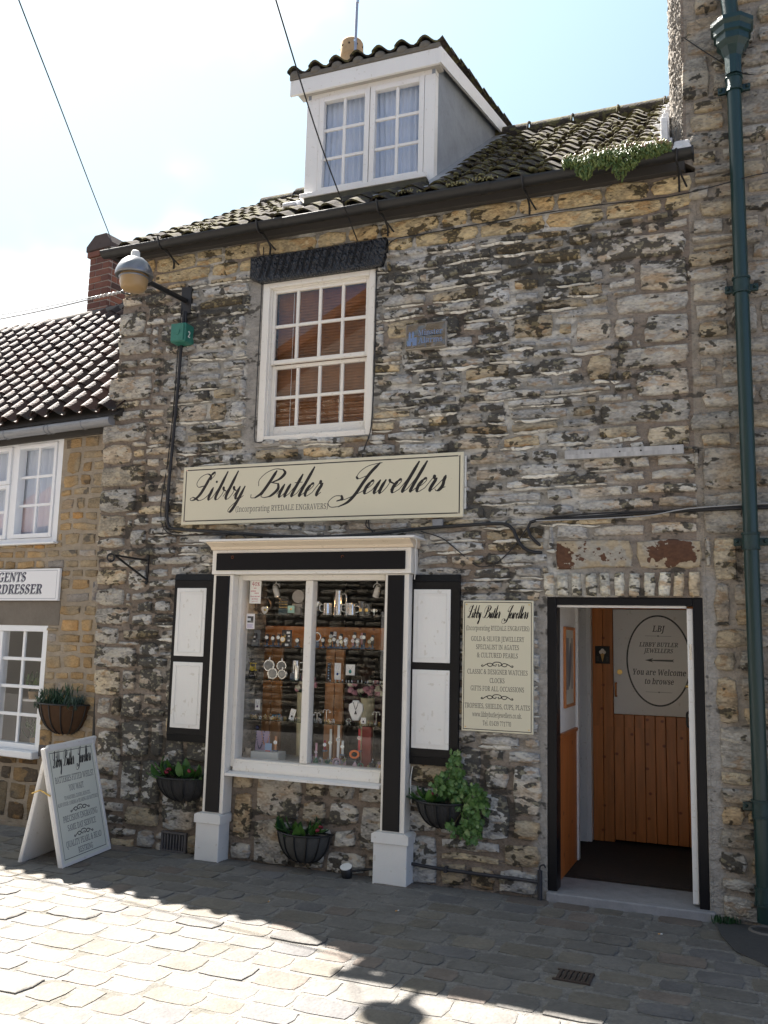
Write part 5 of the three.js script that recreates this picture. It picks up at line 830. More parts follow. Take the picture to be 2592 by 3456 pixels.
// ---------- street lamp, junction box, bracket, batten ----------
{
  const t = thing('street_lamp', 'street lamp with grey dome and amber bowl on an arm at the wall corner', 'street lamp', [-4.396, 4.5, 0]);
  const P = (n, pts, m, par = t) => part(n, uvBoxKeep(lathe(pts, 28).translate(0, 0.0, 0.74)), m, par);
  const alu = mat('lamp_grey', [0.26, 0.27, 0.29], { roughness: 0.35, metalness: 0.6, map: rep(grainTone, 3) });
  P('canopy', [[0.0, 0.125], [0.045, 0.122], [0.085, 0.107], [0.125, 0.075], [0.155, 0.030], [0.172, -0.01], [0.176, -0.04], [0.172, -0.052], [0.158, -0.054], [0.15, -0.04], [0.0, -0.03]], alu);
  P('cap', [[0, 0.185], [0.030, 0.183], [0.040, 0.172], [0.042, 0.135], [0.05, 0.118]], mat('cap_white', [0.7, 0.7, 0.66], { roughness: 0.5 }));
  P('bowl', [[0.130, -0.045], [0.128, -0.11], [0.120, -0.15], [0.100, -0.172], [0.055, -0.184], [0, -0.187]], mat('amber_bowl', [0.46, 0.31, 0.15], { roughness: 0.35, transmission: 0.25, thickness: 0 }));
  P('bowl_ring', [[0.132, -0.058], [0.140, -0.066], [0.132, -0.076]], alu);
  for (const o of t.children) { o.geometry.translate(0, 0, -0.74); o.geometry.scale(0.84, 0.9, 0.84); o.geometry.translate(0, 0, 0.74); }
  part('arm', [rod([0, -0.02, 0.60], [0, 0.015, 0.03], 0.022, 10), rod([0, -0.015, 0.66], [0, -0.02, 0.55], 0.034, 10)], M.iron, t);
  part('wall_bracket', [bx(-0.05, 0.05, -0.10, 0.14, 0, 0.035, 0.005), rod([0, -0.08, 0.03], [0, -0.20, 0.025], 0.02)], M.iron, t);
}
{
  const t = thing('junction_box', 'green electrical box with a white number 2 below the street lamp', 'junction box', [-4.385, 4.2, 0]);
  part('box', bx(-0.075, 0.075, -0.085, 0.085, 0.0, 0.14, 0.016), M.boxgreen, t); part('lid', [bx(-0.062, 0.062, -0.078, 0.075, 0.1405, 0.152, 0.012), new THREE.CylinderGeometry(0.026, 0.026, 0.004, 18).rotateX(Math.PI / 2).translate(0, 0, 0.154)], M.boxgreen, t);
  const tx = canvasTex(64, 64, (c) => { c.fillStyle = '#000'; c.fillRect(0, 0, 64, 64); c.fillStyle = '#fff'; textFit(c, '2', 32, 54, 34, 60, 'bold ' + 'sans-serif'); });
  part('number', new THREE.PlaneGeometry(0.07, 0.08).rotateY(Math.PI / 2).translate(0.0762, -0.01, 0.085), new THREE.MeshStandardMaterial({ color: 0xe8e8e0, alphaMap: tx, alphaTest: 0.5, roughness: 0.6, name: 'white_number' }), t);
}
{
  const t = thing('sign_bracket', 'empty black wrought iron sign bracket left of the shopfront', 'bracket', [-4.645, 2.22, 0]);
  part('wall_plate', [bx(-0.012, 0.012, -0.115, 0.125, 0.0, 0.014, 0.003), new THREE.SphereGeometry(0.014, 8, 6).translate(0, 0.13, 0.012), new THREE.SphereGeometry(0.013, 8, 6).translate(0, -0.12, 0.012)], M.iron, t);
  part('bar', rod([0, 0.07, 0.01], [-0.02, 0.075, 0.42], 0.008), M.iron, t); part('brace', rod([0, -0.09, 0.01], [-0.02, 0.07, 0.40], 0.009), M.iron, t);
  part('scroll', [at(new THREE.TorusGeometry(0.03, 0.007, 8, 18).rotateY(Math.PI / 2 - 0.4), -0.022, 0.052, 0.455), new THREE.SphereGeometry(0.014, 10, 8).translate(-0.022, 0.025, 0.46)], M.iron, t);
}
{
  const t = thing('wall_batten', 'bare grey timber batten screwed to the wall above the doorway', 'batten', [-0.764, 2.99, 0]);
  part('timber', bx(-0.396, 0.396, -0.032, 0.031, 0.008, 0.055, 0.003), M.wood, t); for (const x of [-0.22, -0.02, 0.12, 0.33]) part('screw_hole', new THREE.CylinderGeometry(0.006, 0.006, 0.003, 8).rotateX(Math.PI / 2).translate(x, 0.004, 0.0555), M.dark, t);
}
// ---------- drainpipe ----------
{
  const t = thing('drainpipe', 'dark green cast iron drainpipe with octagonal hopper at the right edge', 'drainpipe', [0.035, 0, 0.12]);
  part('pipe', rod([0.005, 0.06, 0], [-0.02, 5.62, 0.0], 0.046, 20), M.green, t);
  const hp = lathe([[0.055, 5.55], [0.058, 5.68], [0.085, 5.74], [0.112, 5.775], [0.112, 5.82], [0.128, 5.83], [0.128, 5.87], [0.148, 5.895], [0.148, 5.925], [0.0, 5.925]], 8).rotateY(Math.PI / 8); const hpf = hp.toNonIndexed(); hpf.computeVertexNormals(); part('hopper', at(hpf, -0.02, 0, 0.02), M.green, t);
  part('upper_pipe', [rod([-0.02, 5.926, 0.0], [-0.06, 6.5, 0.0], 0.055, 16)], M.green, t);
  for (const y of [5.50, 4.06, 2.36, 0.72, 0.215]) { const x = 0.005 - 0.025 * (y - 0.06) / 5.56; part('collar', [rod([x, y - 0.045, 0], [x, y + 0.035, 0], 0.054, 18), rod([x, y + 0.0355, 0], [x, y + 0.05, 0], 0.059, 18), rod([x, y - 0.06, 0], [x, y - 0.0455, 0], 0.057, 18)], M.green, t); if (y > 0.3) part('ear', [bx(x - 0.105, x + 0.105, y - 0.028, y + 0.022, -0.075, -0.05, 0.006), new THREE.SphereGeometry(0.013, 8, 6).translate(x - 0.085, y, -0.047), new THREE.SphereGeometry(0.013, 8, 6).translate(x + 0.085, y, -0.047)], M.green, t); }
  part('drain_ring', new THREE.TorusGeometry(0.085, 0.014, 8, 24).rotateX(Math.PI / 2).translate(0.005, 0.008, 0), mat('clay_ring', [0.13, 0.12, 0.11], { roughness: 0.9 }), t);
}
// ---------- cables ----------
const Z = 0.045;
function cable(name, label, geos, m, category = 'cable') { const t = thing(name, label, category, [0, 0, 0]); (Array.isArray(geos) ? geos : [geos]).forEach((g) => part('strand', g, m, t)); return t; }
cable('power_cable', 'thick black cable running down from the lamp and along above the cornice', [tube([[-4.40, 4.42, Z], [-4.405, 4.1, 0.05], [-4.425, 3.6, Z], [-4.45, 3.0, Z], [-4.452, 2.66, Z], [-4.43, 2.575, Z], [-4.37, 2.545, Z], [-3.84, 2.50, Z], [-3.4, 2.465, Z], [-3.0, 2.452, Z], [-2.6, 2.465, Z], [-2.257, 2.495, Z], [-1.8, 2.517, Z], [-1.60, 2.517, Z], [-1.53, 2.48, Z], [-1.50, 2.41, Z], [-1.46, 2.35, Z], [-1.40, 2.315, Z], [-1.33, 2.31, 0.01]], 0.0125, 8)], M.cable);
cable('thin_cables', 'pair of thin black wires hanging loose beside the lamp cable', [tube([[-4.44, 4.12, Z], [-4.46, 3.6, 0.03], [-4.49, 3.1, 0.03], [-4.53, 2.75, 0.03], [-4.50, 2.57, 0.03], [-4.40, 2.50, 0.03], [-4.1, 2.49, 0.03], [-3.8, 2.485, 0.03]], 0.0045, 5), tube([[-4.425, 4.12, Z], [-4.44, 3.5, 0.03], [-4.475, 2.95, 0.03], [-4.48, 2.62, 0.03], [-4.44, 2.53, 0.03], [-4.3, 2.51, 0.03]], 0.0045, 5), tube([[-4.43, 4.29, 0.05], [-4.435, 4.5, 0.03]], 0.004, 5)], M.cable);
cable('wall_cable', 'black bundle of cables stapled across the wall over the doorway', [tube([[-1.34, 2.36, 0.01], [-1.40, 2.42, Z], [-1.425, 2.49, Z], [-1.40, 2.525, Z], [-1.32, 2.54, Z], [-1.0, 2.548, Z], [-0.6, 2.567, Z], [-0.2, 2.577, Z], [0.15, 2.578, 0.05], [1.2, 2.56, Z]], 0.0115, 8), tube([[-1.3, 2.55, 0.055], [-0.95, 2.572, 0.05], [-0.55, 2.575, 0.058], [0.2, 2.592, 0.05], [1.2, 2.57, Z]], 0.006, 6)], M.cable);
cable('grey_cable', 'thin grey cable running along the black cable bundle over the doorway', [tube([[-1.36, 2.53, 0.06], [-1.0, 2.533, 0.062], [-0.6, 2.545, 0.062], [-0.35, 2.585, 0.06], [0.2, 2.605, 0.062], [1.2, 2.6, 0.06]], 0.0045, 6)], M.greycable);
cable('hanging_wire', 'thin black wire looping down the wall between cornice and doorway', [tube([[-2.20, 2.47, 0.10], [-2.05, 2.42, 0.04], [-1.9, 2.30, 0.03], [-1.78, 2.215, 0.03], [-1.65, 2.24, 0.03], [-1.52, 2.36, 0.03], [-1.43, 2.48, Z]], 0.0045, 5)], M.cable);
cable('eaves_wire', 'thin dark wire stapled below the eaves and curling round the upper window', [tube([[-2.565, 4.62, 0.03], [-2.55, 4.74, 0.03], [-2.47, 4.795, 0.03], [-2.2, 4.80, 0.03], [-1.6, 4.815, 0.03], [-1.0, 4.82, 0.03], [-0.4, 4.80, 0.03], [0.1, 4.79, 0.165], [0.3, 4.90, 0.04], [0.33, 5.3, 0.03], [0.22, 5.55, 0.04], [0.07, 5.62, 0.04], [-0.13, 5.80, 0.04], [-0.3, 5.98, 0.03]], 0.004, 5), tube([[-2.635, 4.58, 0.03], [-2.632, 4.0, 0.025], [-2.635, 3.5, 0.03], [-2.65, 3.26, 0.03], [-2.70, 3.12, 0.03], [-2.71, 3.05, 0.03]], 0.005, 5), tube([[-3.665, 4.57, 0.02], [-3.668, 4.0, 0.02], [-3.672, 3.35, 0.02], [-3.665, 3.245, 0.025], [-3.62, 3.228, 0.025], [-3.57, 3.245, 0.02]], 0.004, 5), tube([[-3.66, 4.9, 0.03], [-3.66, 4.8, 0.03], [-3.67, 4.58, 0.06]], 0.004, 5)], M.cable);
cable('sign_wire', 'short black wires dangling under the right half of the long sign', [tube([[-2.66, 2.58, 0.03], [-2.66, 2.53, 0.04], [-2.60, 2.48, 0.045]], 0.0045, 5), tube([[-2.645, 2.58, 0.03], [-2.63, 2.51, 0.04], [-2.585, 2.485, 0.045]], 0.0045, 5), tube([[-3.75, 2.49, Z], [-3.70, 2.47, 0.06], [-3.65, 2.43, 0.08]], 0.0045, 5)], M.cable);
cable('white_flex', 'white flex hanging from the right end of the cornice', [tube([[-2.22, 2.43, 0.2], [-2.20, 2.39, 0.18], [-2.225, 2.34, 0.13], [-2.235, 2.2, 0.1], [-2.245, 2.12, 0.09]], 0.004, 5), tube([[-2.235, 0.80, 0.08], [-2.25, 0.72, 0.07], [-2.252, 0.6, 0.06], [-2.25, 0.54, 0.05]], 0.004, 5)], M.offwhite);
part('grey_box', bx(-2.13, -2.05, 2.515, 2.565, 0.0, 0.05, 0.004), M.greypvc, thing('small_grey_box', 'small grey plastic box under the right end of the long sign', 'box', [0, 0, 0]));
cable('low_pipe', 'black plastic pipe along the foot of the wall towards the doorway', [tube([[-2.24, 0.135, 0.05], [-2.05, 0.125, 0.05], [-1.7, 0.12, 0.05], [-1.42, 0.118, 0.05], [-1.335, 0.115, 0.05]], 0.012, 8), rod([-1.335, -0.01, 0.05], [-1.335, 0.19, 0.05], 0.017), tube([[-1.30, 0.21, 0.04], [-1.31, 0.23, 0.05], [-1.335, 0.215, 0.05], [-1.335, 0.18, 0.05]], 0.006, 6), bx(-2.0, -1.975, 0.105, 0.145, 0.02, 0.07, 0.003)], mat('dark_pipe', [0.03, 0.03, 0.037], { roughness: 0.5 }), 'pipe');
{
  const t = thing('ground_spotlight', 'small black floodlight lying at the foot of the wall by the right plinth', 'spotlight', [-2.70, 0, 0.11]);
  part('housing', lathe([[0, 0.0], [0.033, 0.0], [0.038, 0.02], [0.045, 0.085], [0.0, 0.08]], 18).rotateX(0.35), M.iron, t); part('lens', new THREE.CylinderGeometry(0.043, 0.043, 0.008, 18).rotateX(0.35).translate(0, 0.081, 0.028), mat('lens_white', [0.75, 0.75, 0.72], { roughness: 0.25 }), t); part('lead', tube([[0.03, 0.05, 0.0], [0.1, 0.06, -0.03], [0.21, 0.075, -0.05]], 0.009, 6), M.cable, t);
}
// overhead wires
cable('overhead_wire', 'black overhead wire running from the painted lintel up over the street', [tube([[-2.793, 4.81, 0.06], [-2.585, 4.98, 1.18], [-2.345, 5.22, 2.30], [-1.87, 5.75, 4.5], [-1.2, 6.5, 8.6]], 0.005, 5, 10)], M.cable, 'wire');
cable('high_wire', 'dark overhead wire at the upper left running to the brick chimney', [tube([[-7.04, 6.44, -2.1], [-6.4, 6.47, -0.92], [-5.75, 6.515, 0.28], [-5.11, 6.569, 1.481], [-4.13, 6.66, 3.28]], 0.006, 5, 10)], M.cable, 'wire');
{
  const t = cable('service_wires', 'two pale twisted service wires tied to the hook at the wall corner', [tube([[-5.02, 4.655, 0.08], [-5.4, 4.67, 0.01], [-6.3, 4.70, -0.17], [-8.9, 4.86, -0.70]], 0.006, 5), tube([[-5.02, 4.665, 0.08], [-5.4, 4.685, 0.01], [-6.3, 4.735, -0.17], [-8.9, 4.93, -0.70]], 0.004, 5)], M.greycable, 'wire');
  const hx = []; for (let i = 0; i < 40; i++) { const k = i / 39, a = i * 1.25; hx.push([lerp(-5.03, -5.45, k), lerp(4.658, 4.678, k) + 0.011 * Math.cos(a), lerp(0.08, 0.0, k) + 0.011 * Math.sin(a)]); } part('grip', tube(hx, 0.005, 5, 3), mat('galvanised', [0.6, 0.6, 0.6], { roughness: 0.4, metalness: 0.7 }), t);
  part('hook', [tube([[-5.0, 4.67, -0.05], [-4.98, 4.70, 0.09], [-5.02, 4.65, 0.12], [-4.96, 4.62, 0.1], [-4.93, 4.67, 0.02]], 0.006, 6)], M.iron, t);
}
{ const t = thing('aerial_mast', 'thin grey aerial mast rising behind the dormer beside the chimney pot', 'mast', [-4.05, 7.65, -2.5]); part('pole', rod([0, 0, 0], [0.03, 3.0, 0], 0.017, 10), mat('galv_pole', [0.35, 0.37, 0.42], { metalness: 0.6, roughness: 0.5 }), t); part('pole_clamp', [rod([0, 0.45, 0], [0, 0.49, 0], 0.03), rod([0.003, 0.9, 0], [0.004, 0.93, 0], 0.021), rod([0.02, 1.4, 0], [0.02, 1.43, 0], 0.021)], M.chrome, t); }
// ---------- plants ----------
function leafGeo(l, w, droop = 0.3, lobes = 0) { // a leaf along +y, face +z, folded along its rib
  const P = [], I = [], n = 5; for (let i = 0; i <= n; i++) { const t = i / n, ww = w * (lobes ? [0.15, 1, 0.55, 0.85, 0.4, 0.02][i] : Math.sin(Math.PI * Math.min(0.98, 0.12 + 0.88 * t)) ** 0.7), z = -droop * l * t * t, y = l * t; P.push(-ww / 2, y - (lobes && i % 2 ? -0.05 * l : 0), z + w * 0.14, 0, y, z, ww / 2, y + (lobes && i % 2 ? 0.05 * l : 0), z + w * 0.14); }
  for (let i = 0; i < n; i++) { const a = i * 3; I.push(a, a + 1, a + 4, a, a + 4, a + 3, a + 1, a + 2, a + 5, a + 1, a + 5, a + 4); }
  const g = new THREE.BufferGeometry(); g.setAttribute('position', new THREE.Float32BufferAttribute(P, 3)); g.setIndex(I); g.computeVertexNormals(); return uvBoxKeep(g);
}
const leafM = (k, c, o = {}) => mat(k, c, { roughness: 0.5, transmission: 0.2, thickness: 0, side: THREE.DoubleSide, map: rep(grainTone, 10), ...o });
const LG = [leafM('leaf_green', [0.06, 0.17, 0.028]), leafM('leaf_dark', [0.028, 0.095, 0.03]), leafM('leaf_bright', [0.10, 0.23, 0.04])];
const IV = [leafM('ivy_green', [0.11, 0.24, 0.06]), leafM('ivy_pale', [0.24, 0.36, 0.14]), leafM('ivy_dark', [0.06, 0.15, 0.045])];
function orient(o, yaw, pitch, roll = 0) { o.rotation.set(0, 0, 0); o.rotateY(yaw); o.rotateX(pitch); o.rotateZ(roll); }
// half-round wall basket: liner, rim, iron bars
function basket(name, label, x, y, z0, ry, rx, h, dz, linerM, seed, group) {
  const t = thing(name, label, 'wall basket', [x, y, z0], ry), r = rng(seed), prof = [[0.30, 0], [0.52, 0.10], [0.72, 0.28], [0.88, 0.55], [0.96, 0.8], [1.0, 1.0]];
  const L = new THREE.LatheGeometry(prof.map(([a, b]) => new THREE.Vector2(a, b * h)), 30, -Math.PI / 2, Math.PI); L.scale(rx, 1, dz); const p = L.attributes.position; for (let i = 0; i < p.count; i++) { const q = 1 + 0.02 * (r() - 0.5); p.setX(i, p.getX(i) * q); p.setZ(i, p.getZ(i) * q); } L.computeVertexNormals(); part('liner', uvBoxKeep(L), linerM, t);
  const soil = new THREE.CircleGeometry(1, 24, -Math.PI / 2 - 1.57, Math.PI).rotateX(-Math.PI / 2).rotateY(0); soil.scale(rx * 0.95, 1, dz * 0.95); const ps = soil.attributes.position; for (let i = 0; i < ps.count; i++) ps.setZ(i, Math.abs(ps.getZ(i))); soil.computeVertexNormals(); part('soil', uvBoxKeep(at(soil, 0, h * 0.9, 0)), mat('soil', [0.03, 0.022, 0.015], { roughness: 1 }), t);
  const arc = (k, yy, rr) => { const q = []; for (let i = 0; i <= 14; i++) { const a = -Math.PI / 2 + Math.PI * i / 14; q.push([Math.sin(a) * rx * k, yy, Math.cos(a) * dz * k]); } return tube(q, rr, 6, 2); };
  part('rim', arc(1.02, h, 0.007), M.iron, t); part('back_bar', rod([-rx * 1.02, h, 0.004], [rx * 1.02, h, 0.004], 0.006), M.iron, t);
  for (let i = 0; i < 7; i++) { const a = -1.35 + 2.7 * i / 6; part('bar', tube(prof.slice().reverse().map(([k, b]) => [Math.sin(a) * rx * (k * 1.0 + 0.02), b * h, Math.cos(a) * dz * (k + 0.03)]), 0.0055, 5, 3), M.iron, t); }
  return t;
}
const fibre = mat('black_liner', [0.030, 0.030, 0.031], { roughness: 0.7, bumpMap: rep(tex(128, 128, (u, v) => 0.5 + 0.25 * Math.sin(u * 50.27) + 0.25 * Math.sin(v * 100.5 + (Math.floor(u * 8) % 2) * 3.1), false), 5), bumpScale: 0.006 });
const coir = mat('coir', [0.075, 0.038, 0.017], { roughness: 1, ...gr(3) }), greyliner = mat('grey_liner', [0.085, 0.085, 0.08], { roughness: 1, ...gr(3) });
basket('wall_basket', 'black half-round wall basket hung below the left shutter', -4.165, 0.395, 0.0, 0, 0.235, 0.185, 0.20, fibre, 1);
{ const b = basket('wall_basket', 'weathered grey half-round wall basket low under the shop window', -3.085, 0.055, 0.02, 0.0, 0.215, 0.215, 0.20, greyliner, 2); b.rotation.z = -0.03; }
basket('wall_basket', 'black half-round wall basket with ivy below the right shutter', -2.015, 0.395, 0.0, 0, 0.205, 0.185, 0.21, fibre, 3);
{ const c0 = Math.cos(TH), s0 = Math.sin(TH), lx = -0.43; basket('wall_basket', 'brown coir wall basket on the yellow cottage beside the lower window', NPOS[0] + lx * c0, 0.815, NPOS[2] + lx * s0 + 0.005, -TH, 0.275, 0.255, 0.20, coir, 4); }
function rosette(name, label, x, y, z, n, rx, rz, l, seed, berries = 0) {
  const t = thing(name, label, 'plant', [x, y, z]), r = rng(seed), gs = [leafGeo(l, l * 0.55, 0.35), leafGeo(l * 0.8, l * 0.5, 0.5), leafGeo(l * 0.65, l * 0.4, 0.15)];
  for (let i = 0; i < n; i++) { const o = part('leaf', gs[i % 3], LG[Math.floor(r() * 3)], t), a = (r() - 0.5) * 3.6, k = 0.15 + 0.6 * r(); o.position.set(Math.sin(a) * rx * k * 1.2, 0.01 + 0.03 * r(), 0.02 + Math.abs(Math.cos(a)) * rz * k); orient(o, a + (r() - 0.5) * 1.2, 0.45 + 1.25 * r() * (0.5 + k), (r() - 0.5) * 1.3); o.scale.setScalar(0.65 + 0.6 * r()); }
  for (let i = 0; i < berries; i++) part('flower', (() => { const g = []; for (let k = 0; k < 4; k++) g.push(new THREE.SphereGeometry(0.011, 7, 5).translate(0.010 * (r() - 0.5) * 2, 0.010 * k / 4, 0.01 * (r() - 0.5) * 2)); return g; })(), mat('crimson', [0.19, 0.012, 0.03], { roughness: 0.6 }), t, [(r() - 0.3) * rx * 1.2, 0.05 + 0.03 * r(), 0.04 + rz * 0.6 * r()]);
}
rosette('primrose_plant', 'leafy green plant with crimson buds in the basket under the left shutter', -4.165, 0.565, 0.01, 42, 0.23, 0.19, 0.13, 5, 6);
rosette('trailing_plant', 'small dark leafy plant drooping over the basket under the shop window', -3.10, 0.25, 0.03, 34, 0.20, 0.19, 0.11, 6, 2);
rosette('young_plant', 'few broad leaves at the left of the basket with the ivy', -2.09, 0.56, 0.02, 22, 0.14, 0.17, 0.10, 7, 1);
{ // ivy climbing from the basket and hanging at its right
  const t = thing('ivy_plant', 'bushy pale green ivy climbing and trailing from the basket under the right shutter', 'ivy', [-1.85, 0.56, 0.05]), r = rng(77), gs = [leafGeo(0.045, 0.05, 0.25, 1), leafGeo(0.034, 0.036, 0.35, 1), leafGeo(0.026, 0.028, 0.2, 1)];
  const blobs = [[-0.06, 0.28, 0.05, 0.055, 0.10, 60], [-0.10, 0.15, 0.06, 0.12, 0.085, 120], [0.02, 0.08, 0.06, 0.13, 0.10, 140], [0.10, -0.02, 0.08, 0.09, 0.10, 90], [0.06, -0.13, 0.10, 0.075, 0.075, 70], [-0.05, -0.13, 0.13, 0.035, 0.05, 20], [0.13, 0.10, 0.04, 0.035, 0.05, 20], [-0.16, 0.16, 0.05, 0.04, 0.04, 14]];
  const stems = []; for (const [x, y, z] of blobs) stems.push(tube([[0, -0.02, 0.05], [x * 0.5, y * 0.5, z * 0.8], [x, y, z]], 0.003, 5, 4)); part('stem', stems, mat('ivy_stem', [0.08, 0.06, 0.03], { roughness: 0.9 }), t);
  let c = 0; const rest = []; for (const [x, y, z, a, b, n] of blobs) for (let i = 0; i < n; i++) { const th = r() * 6.283, q = Math.sqrt(r()), o = new THREE.Mesh(gs[Math.floor(r() * 3)], IV[Math.floor(r() * r() * 3)]); o.position.set(x + Math.cos(th) * q * a, y + Math.sin(th) * q * b, z + (r() - 0.3) * 0.07); orient(o, (r() - 0.5) * 1.6, 0.5 * (r() - 0.2) - 0.2, Math.PI + (r() - 0.5) * 2.6); o.name = 'leaf'; o.castShadow = o.receiveShadow = true; if (c++ % 2) t.add(o); else { o.updateMatrix(); rest.push(o.geometry.clone().applyMatrix4(o.matrix)); } }
  part('small_leaves', mergeGeometries(rest), IV[0], t).userData.kind = 'stuff';
}
{ // feathery sprigs in the coir basket
  const c0 = Math.cos(TH), s0 = Math.sin(TH), lx = -0.43, t = thing('heather_plants', 'three dark feathery sprigs in the brown coir basket', 'plant', [NPOS[0] + lx * c0, 1.05, NPOS[2] + lx * s0 + 0.1], -TH), r = rng(31);
  for (const [x, n, c, hh] of [[-0.19, 60, [0.07, 0.13, 0.075], 0.16], [0.0, 90, [0.018, 0.075, 0.04], 0.17], [0.17, 70, [0.06, 0.11, 0.085], 0.11], [0.10, 24, [0.04, 0.10, 0.04], 0.23]]) { const g = [], lf = leafGeo(0.06, 0.011, 0.2); for (let i = 0; i < n * 2; i++) { const o = new THREE.Object3D(); o.position.set(x + (r() - 0.5) * 0.13, hh * 0.8 * r() - 0.03, (r() - 0.5) * 0.13); orient(o, r() * 6.28, 0.2 + r() * 0.9); o.updateMatrix(); g.push(lf.clone().applyMatrix4(o.matrix)); } part('sprig', mergeGeometries(g), leafM('sprig' + x, c), t); }
}
{ // stonecrop growing out of the gutter
  const t = thing('gutter_stonecrop', 'thick mat of green and pinkish stonecrop growing out of the gutter at the right', 'stonecrop', [-0.73, 5.035, 0.225]), r = rng(55), bud = (s) => { const g = new THREE.IcosahedronGeometry(s, 0); g.scale(0.8, 1.3, 0.8); return uvBoxKeep(g); };
  const cols = [[0.17, 0.22, 0.05], [0.085, 0.15, 0.03], [0.32, 0.29, 0.11], [0.28, 0.17, 0.11]], sets = cols.map(() => []);
  for (let i = 0; i < 2600; i++) {
    const u = r(), x = lerp(-0.39, 0.34, u), env = Math.sin(Math.PI * Math.min(1, 0.06 + u * 0.94)) ** 0.6 * (0.5 + 1.0 * vn(x * 13 + 5, 2)) , top = 0.03 + 0.07 * env, low = -0.02 - 0.10 * env * (u > 0.12 ? 1 : 0.3), y = lerp(low, top, r()), z = 0.05 * Math.cos(clamp((y + 0.03) / 0.14, -1, 1) * 1.4) + (r() - 0.5) * 0.05 + (y > 0.02 ? -0.05 * r() : 0.02);
    const k = y > top - 0.05 ? (r() < 0.45 ? 2 : r() < 0.5 ? 3 : 0) : r() < 0.55 ? 1 : 0; const g = bud(0.005 + 0.008 * r() * r()); g.scale(1, 1 + 1.2 * r(), 1); g.rotateX((r() - 0.5) * 1.5); g.rotateZ((r() - 0.5) * 1.5); sets[k].push(at(g, x, y + 0.018 * (vn(x * 14, 3) - 0.5) * 2, z));  // paler yellow on the upper shoots stands for sun on the mat
  }
  sets.forEach((q, i) => { part(['green_shoots', 'dark_shoots', 'sunlit_shoots', 'pink_shoots'][i], mergeGeometries(q), leafM('sedum' + i, cols[i]), t); });
  const w = []; for (const [x0, n] of [[-4.15, 26], [-1.9, 30], [-1.7, 26], [-2.3, 14]]) for (let i = 0; i < n; i++) w.push(at(bud(0.006), x0 + (r() - 0.5) * 0.22 + 0.73, 0.005 + 0.03 * r(), 0.03 * r())); part('seedlings', mergeGeometries(w), leafM('sedum2', 0), t);
  { const g = [], lf = leafGeo(0.05, 0.014, 0.5); const t2 = thing('weeds', 'small weeds at the foot of the wall right of the doorway', 'weeds', [-0.18, 0, 0.05]); for (let i = 0; i < 40; i++) { const o = new THREE.Object3D(); o.position.set((r() - 0.5) * 0.14, 0, (r() - 0.5) * 0.07); orient(o, r() * 6.28, 0.3 + r() * 0.8); o.updateMatrix(); g.push(lf.clone().applyMatrix4(o.matrix)); } part('leaves', mergeGeometries(g), LG[1], t2); }
}
// cigarette ends and a scrap on the cobbles
{ const r = rng(12); for (const [x, z, l] of [[-2.1, 0.72, 'cigarette end on the cobbles below the right plinth'], [-0.55, 0.45, 'cigarette end on the cobbles in front of the doorstep'], [-2.9, 0.9, 'cigarette end on the cobbles near the edge of the shadow']]) { const t = thing('cigarette_end', l, 'cigarette end', [x, 0.006, z], r() * 3); part('filter', rod([0, 0, 0], [0.014, 0.001, 0], 0.004), mat('filter', [0.5, 0.28, 0.1], {}), t); part('paper', rod([0.0141, 0.001, 0], [0.026, 0.002, 0], 0.0038), M.offwhite, t); } }
// ---------- window display ----------
const DZ = -0.2, SH = [1.862, 1.606, 1.355, 1.043], FLOORY = 0.722;
{
  const t = thing('display_unit', 'pine display unit with glass shelves and cream side panel inside the shop window', 'display unit', [-3.1, 0.7, -0.3]);
  const X = (x) => x + 3.1, Y = (y) => y - 0.7, Zz = (z) => z + 0.3, shelfM = mat('shelf_glass', 0xffffff, { transmission: 1, roughness: 0.02, ior: 1.5, thickness: 0.006, attenuationColor: new THREE.Color(0.25, 0.55, 0.42), attenuationDistance: 0.06 });
  for (const y of SH) part('glass_shelf', bx(X(-3.82), X(-2.46), Y(y - 0.008), Y(y - 0.002), Zz(-0.34), Zz(-0.10), 0), shelfM, t);
  part('side_panel', bx(X(-3.835), X(-3.80), Y(0.70), Y(2.2), Zz(-0.50), Zz(-0.07), 0.002), mat('panel_cream', [0.70, 0.68, 0.60], { roughness: 0.7 }), t);
  for (const [a, b] of [[-3.795, -3.708], [-3.702, -3.612], [-3.212, -3.132], [-3.126, -3.05]]) part('pine_post', bx(X(a), X(b), Y(0.70), Y(1.60), Zz(-0.53), Zz(-0.50), 0.003), M.darkpine, t);
  part('pine_rail', bx(X(-3.795), X(-2.46), Y(1.603), Y(1.775), Zz(-0.53), Zz(-0.497), 0.003), M.darkpine, t);
  part('window_bed', bx(X(-3.83), X(-2.40), Y(0.685), Y(FLOORY), Zz(-0.62), Zz(-0.062), 0.003), mat('bed_white', [0.62, 0.62, 0.60], { roughness: 0.9, ...gr(2) }), t);
}
const PX = (n) => n; // items are placed by their x and shelf
const darkM = mat('display_black', [0.02, 0.02, 0.024], { roughness: 0.5 }), acr = mat('acrylic_blue', [0.10, 0.14, 0.20], { roughness: 0.2 }), cardM = mat('card_white', [0.78, 0.77, 0.74], { roughness: 0.7 }), gold = mat('gold', [0.85, 0.60, 0.22], { metalness: 1, roughness: 0.25 });
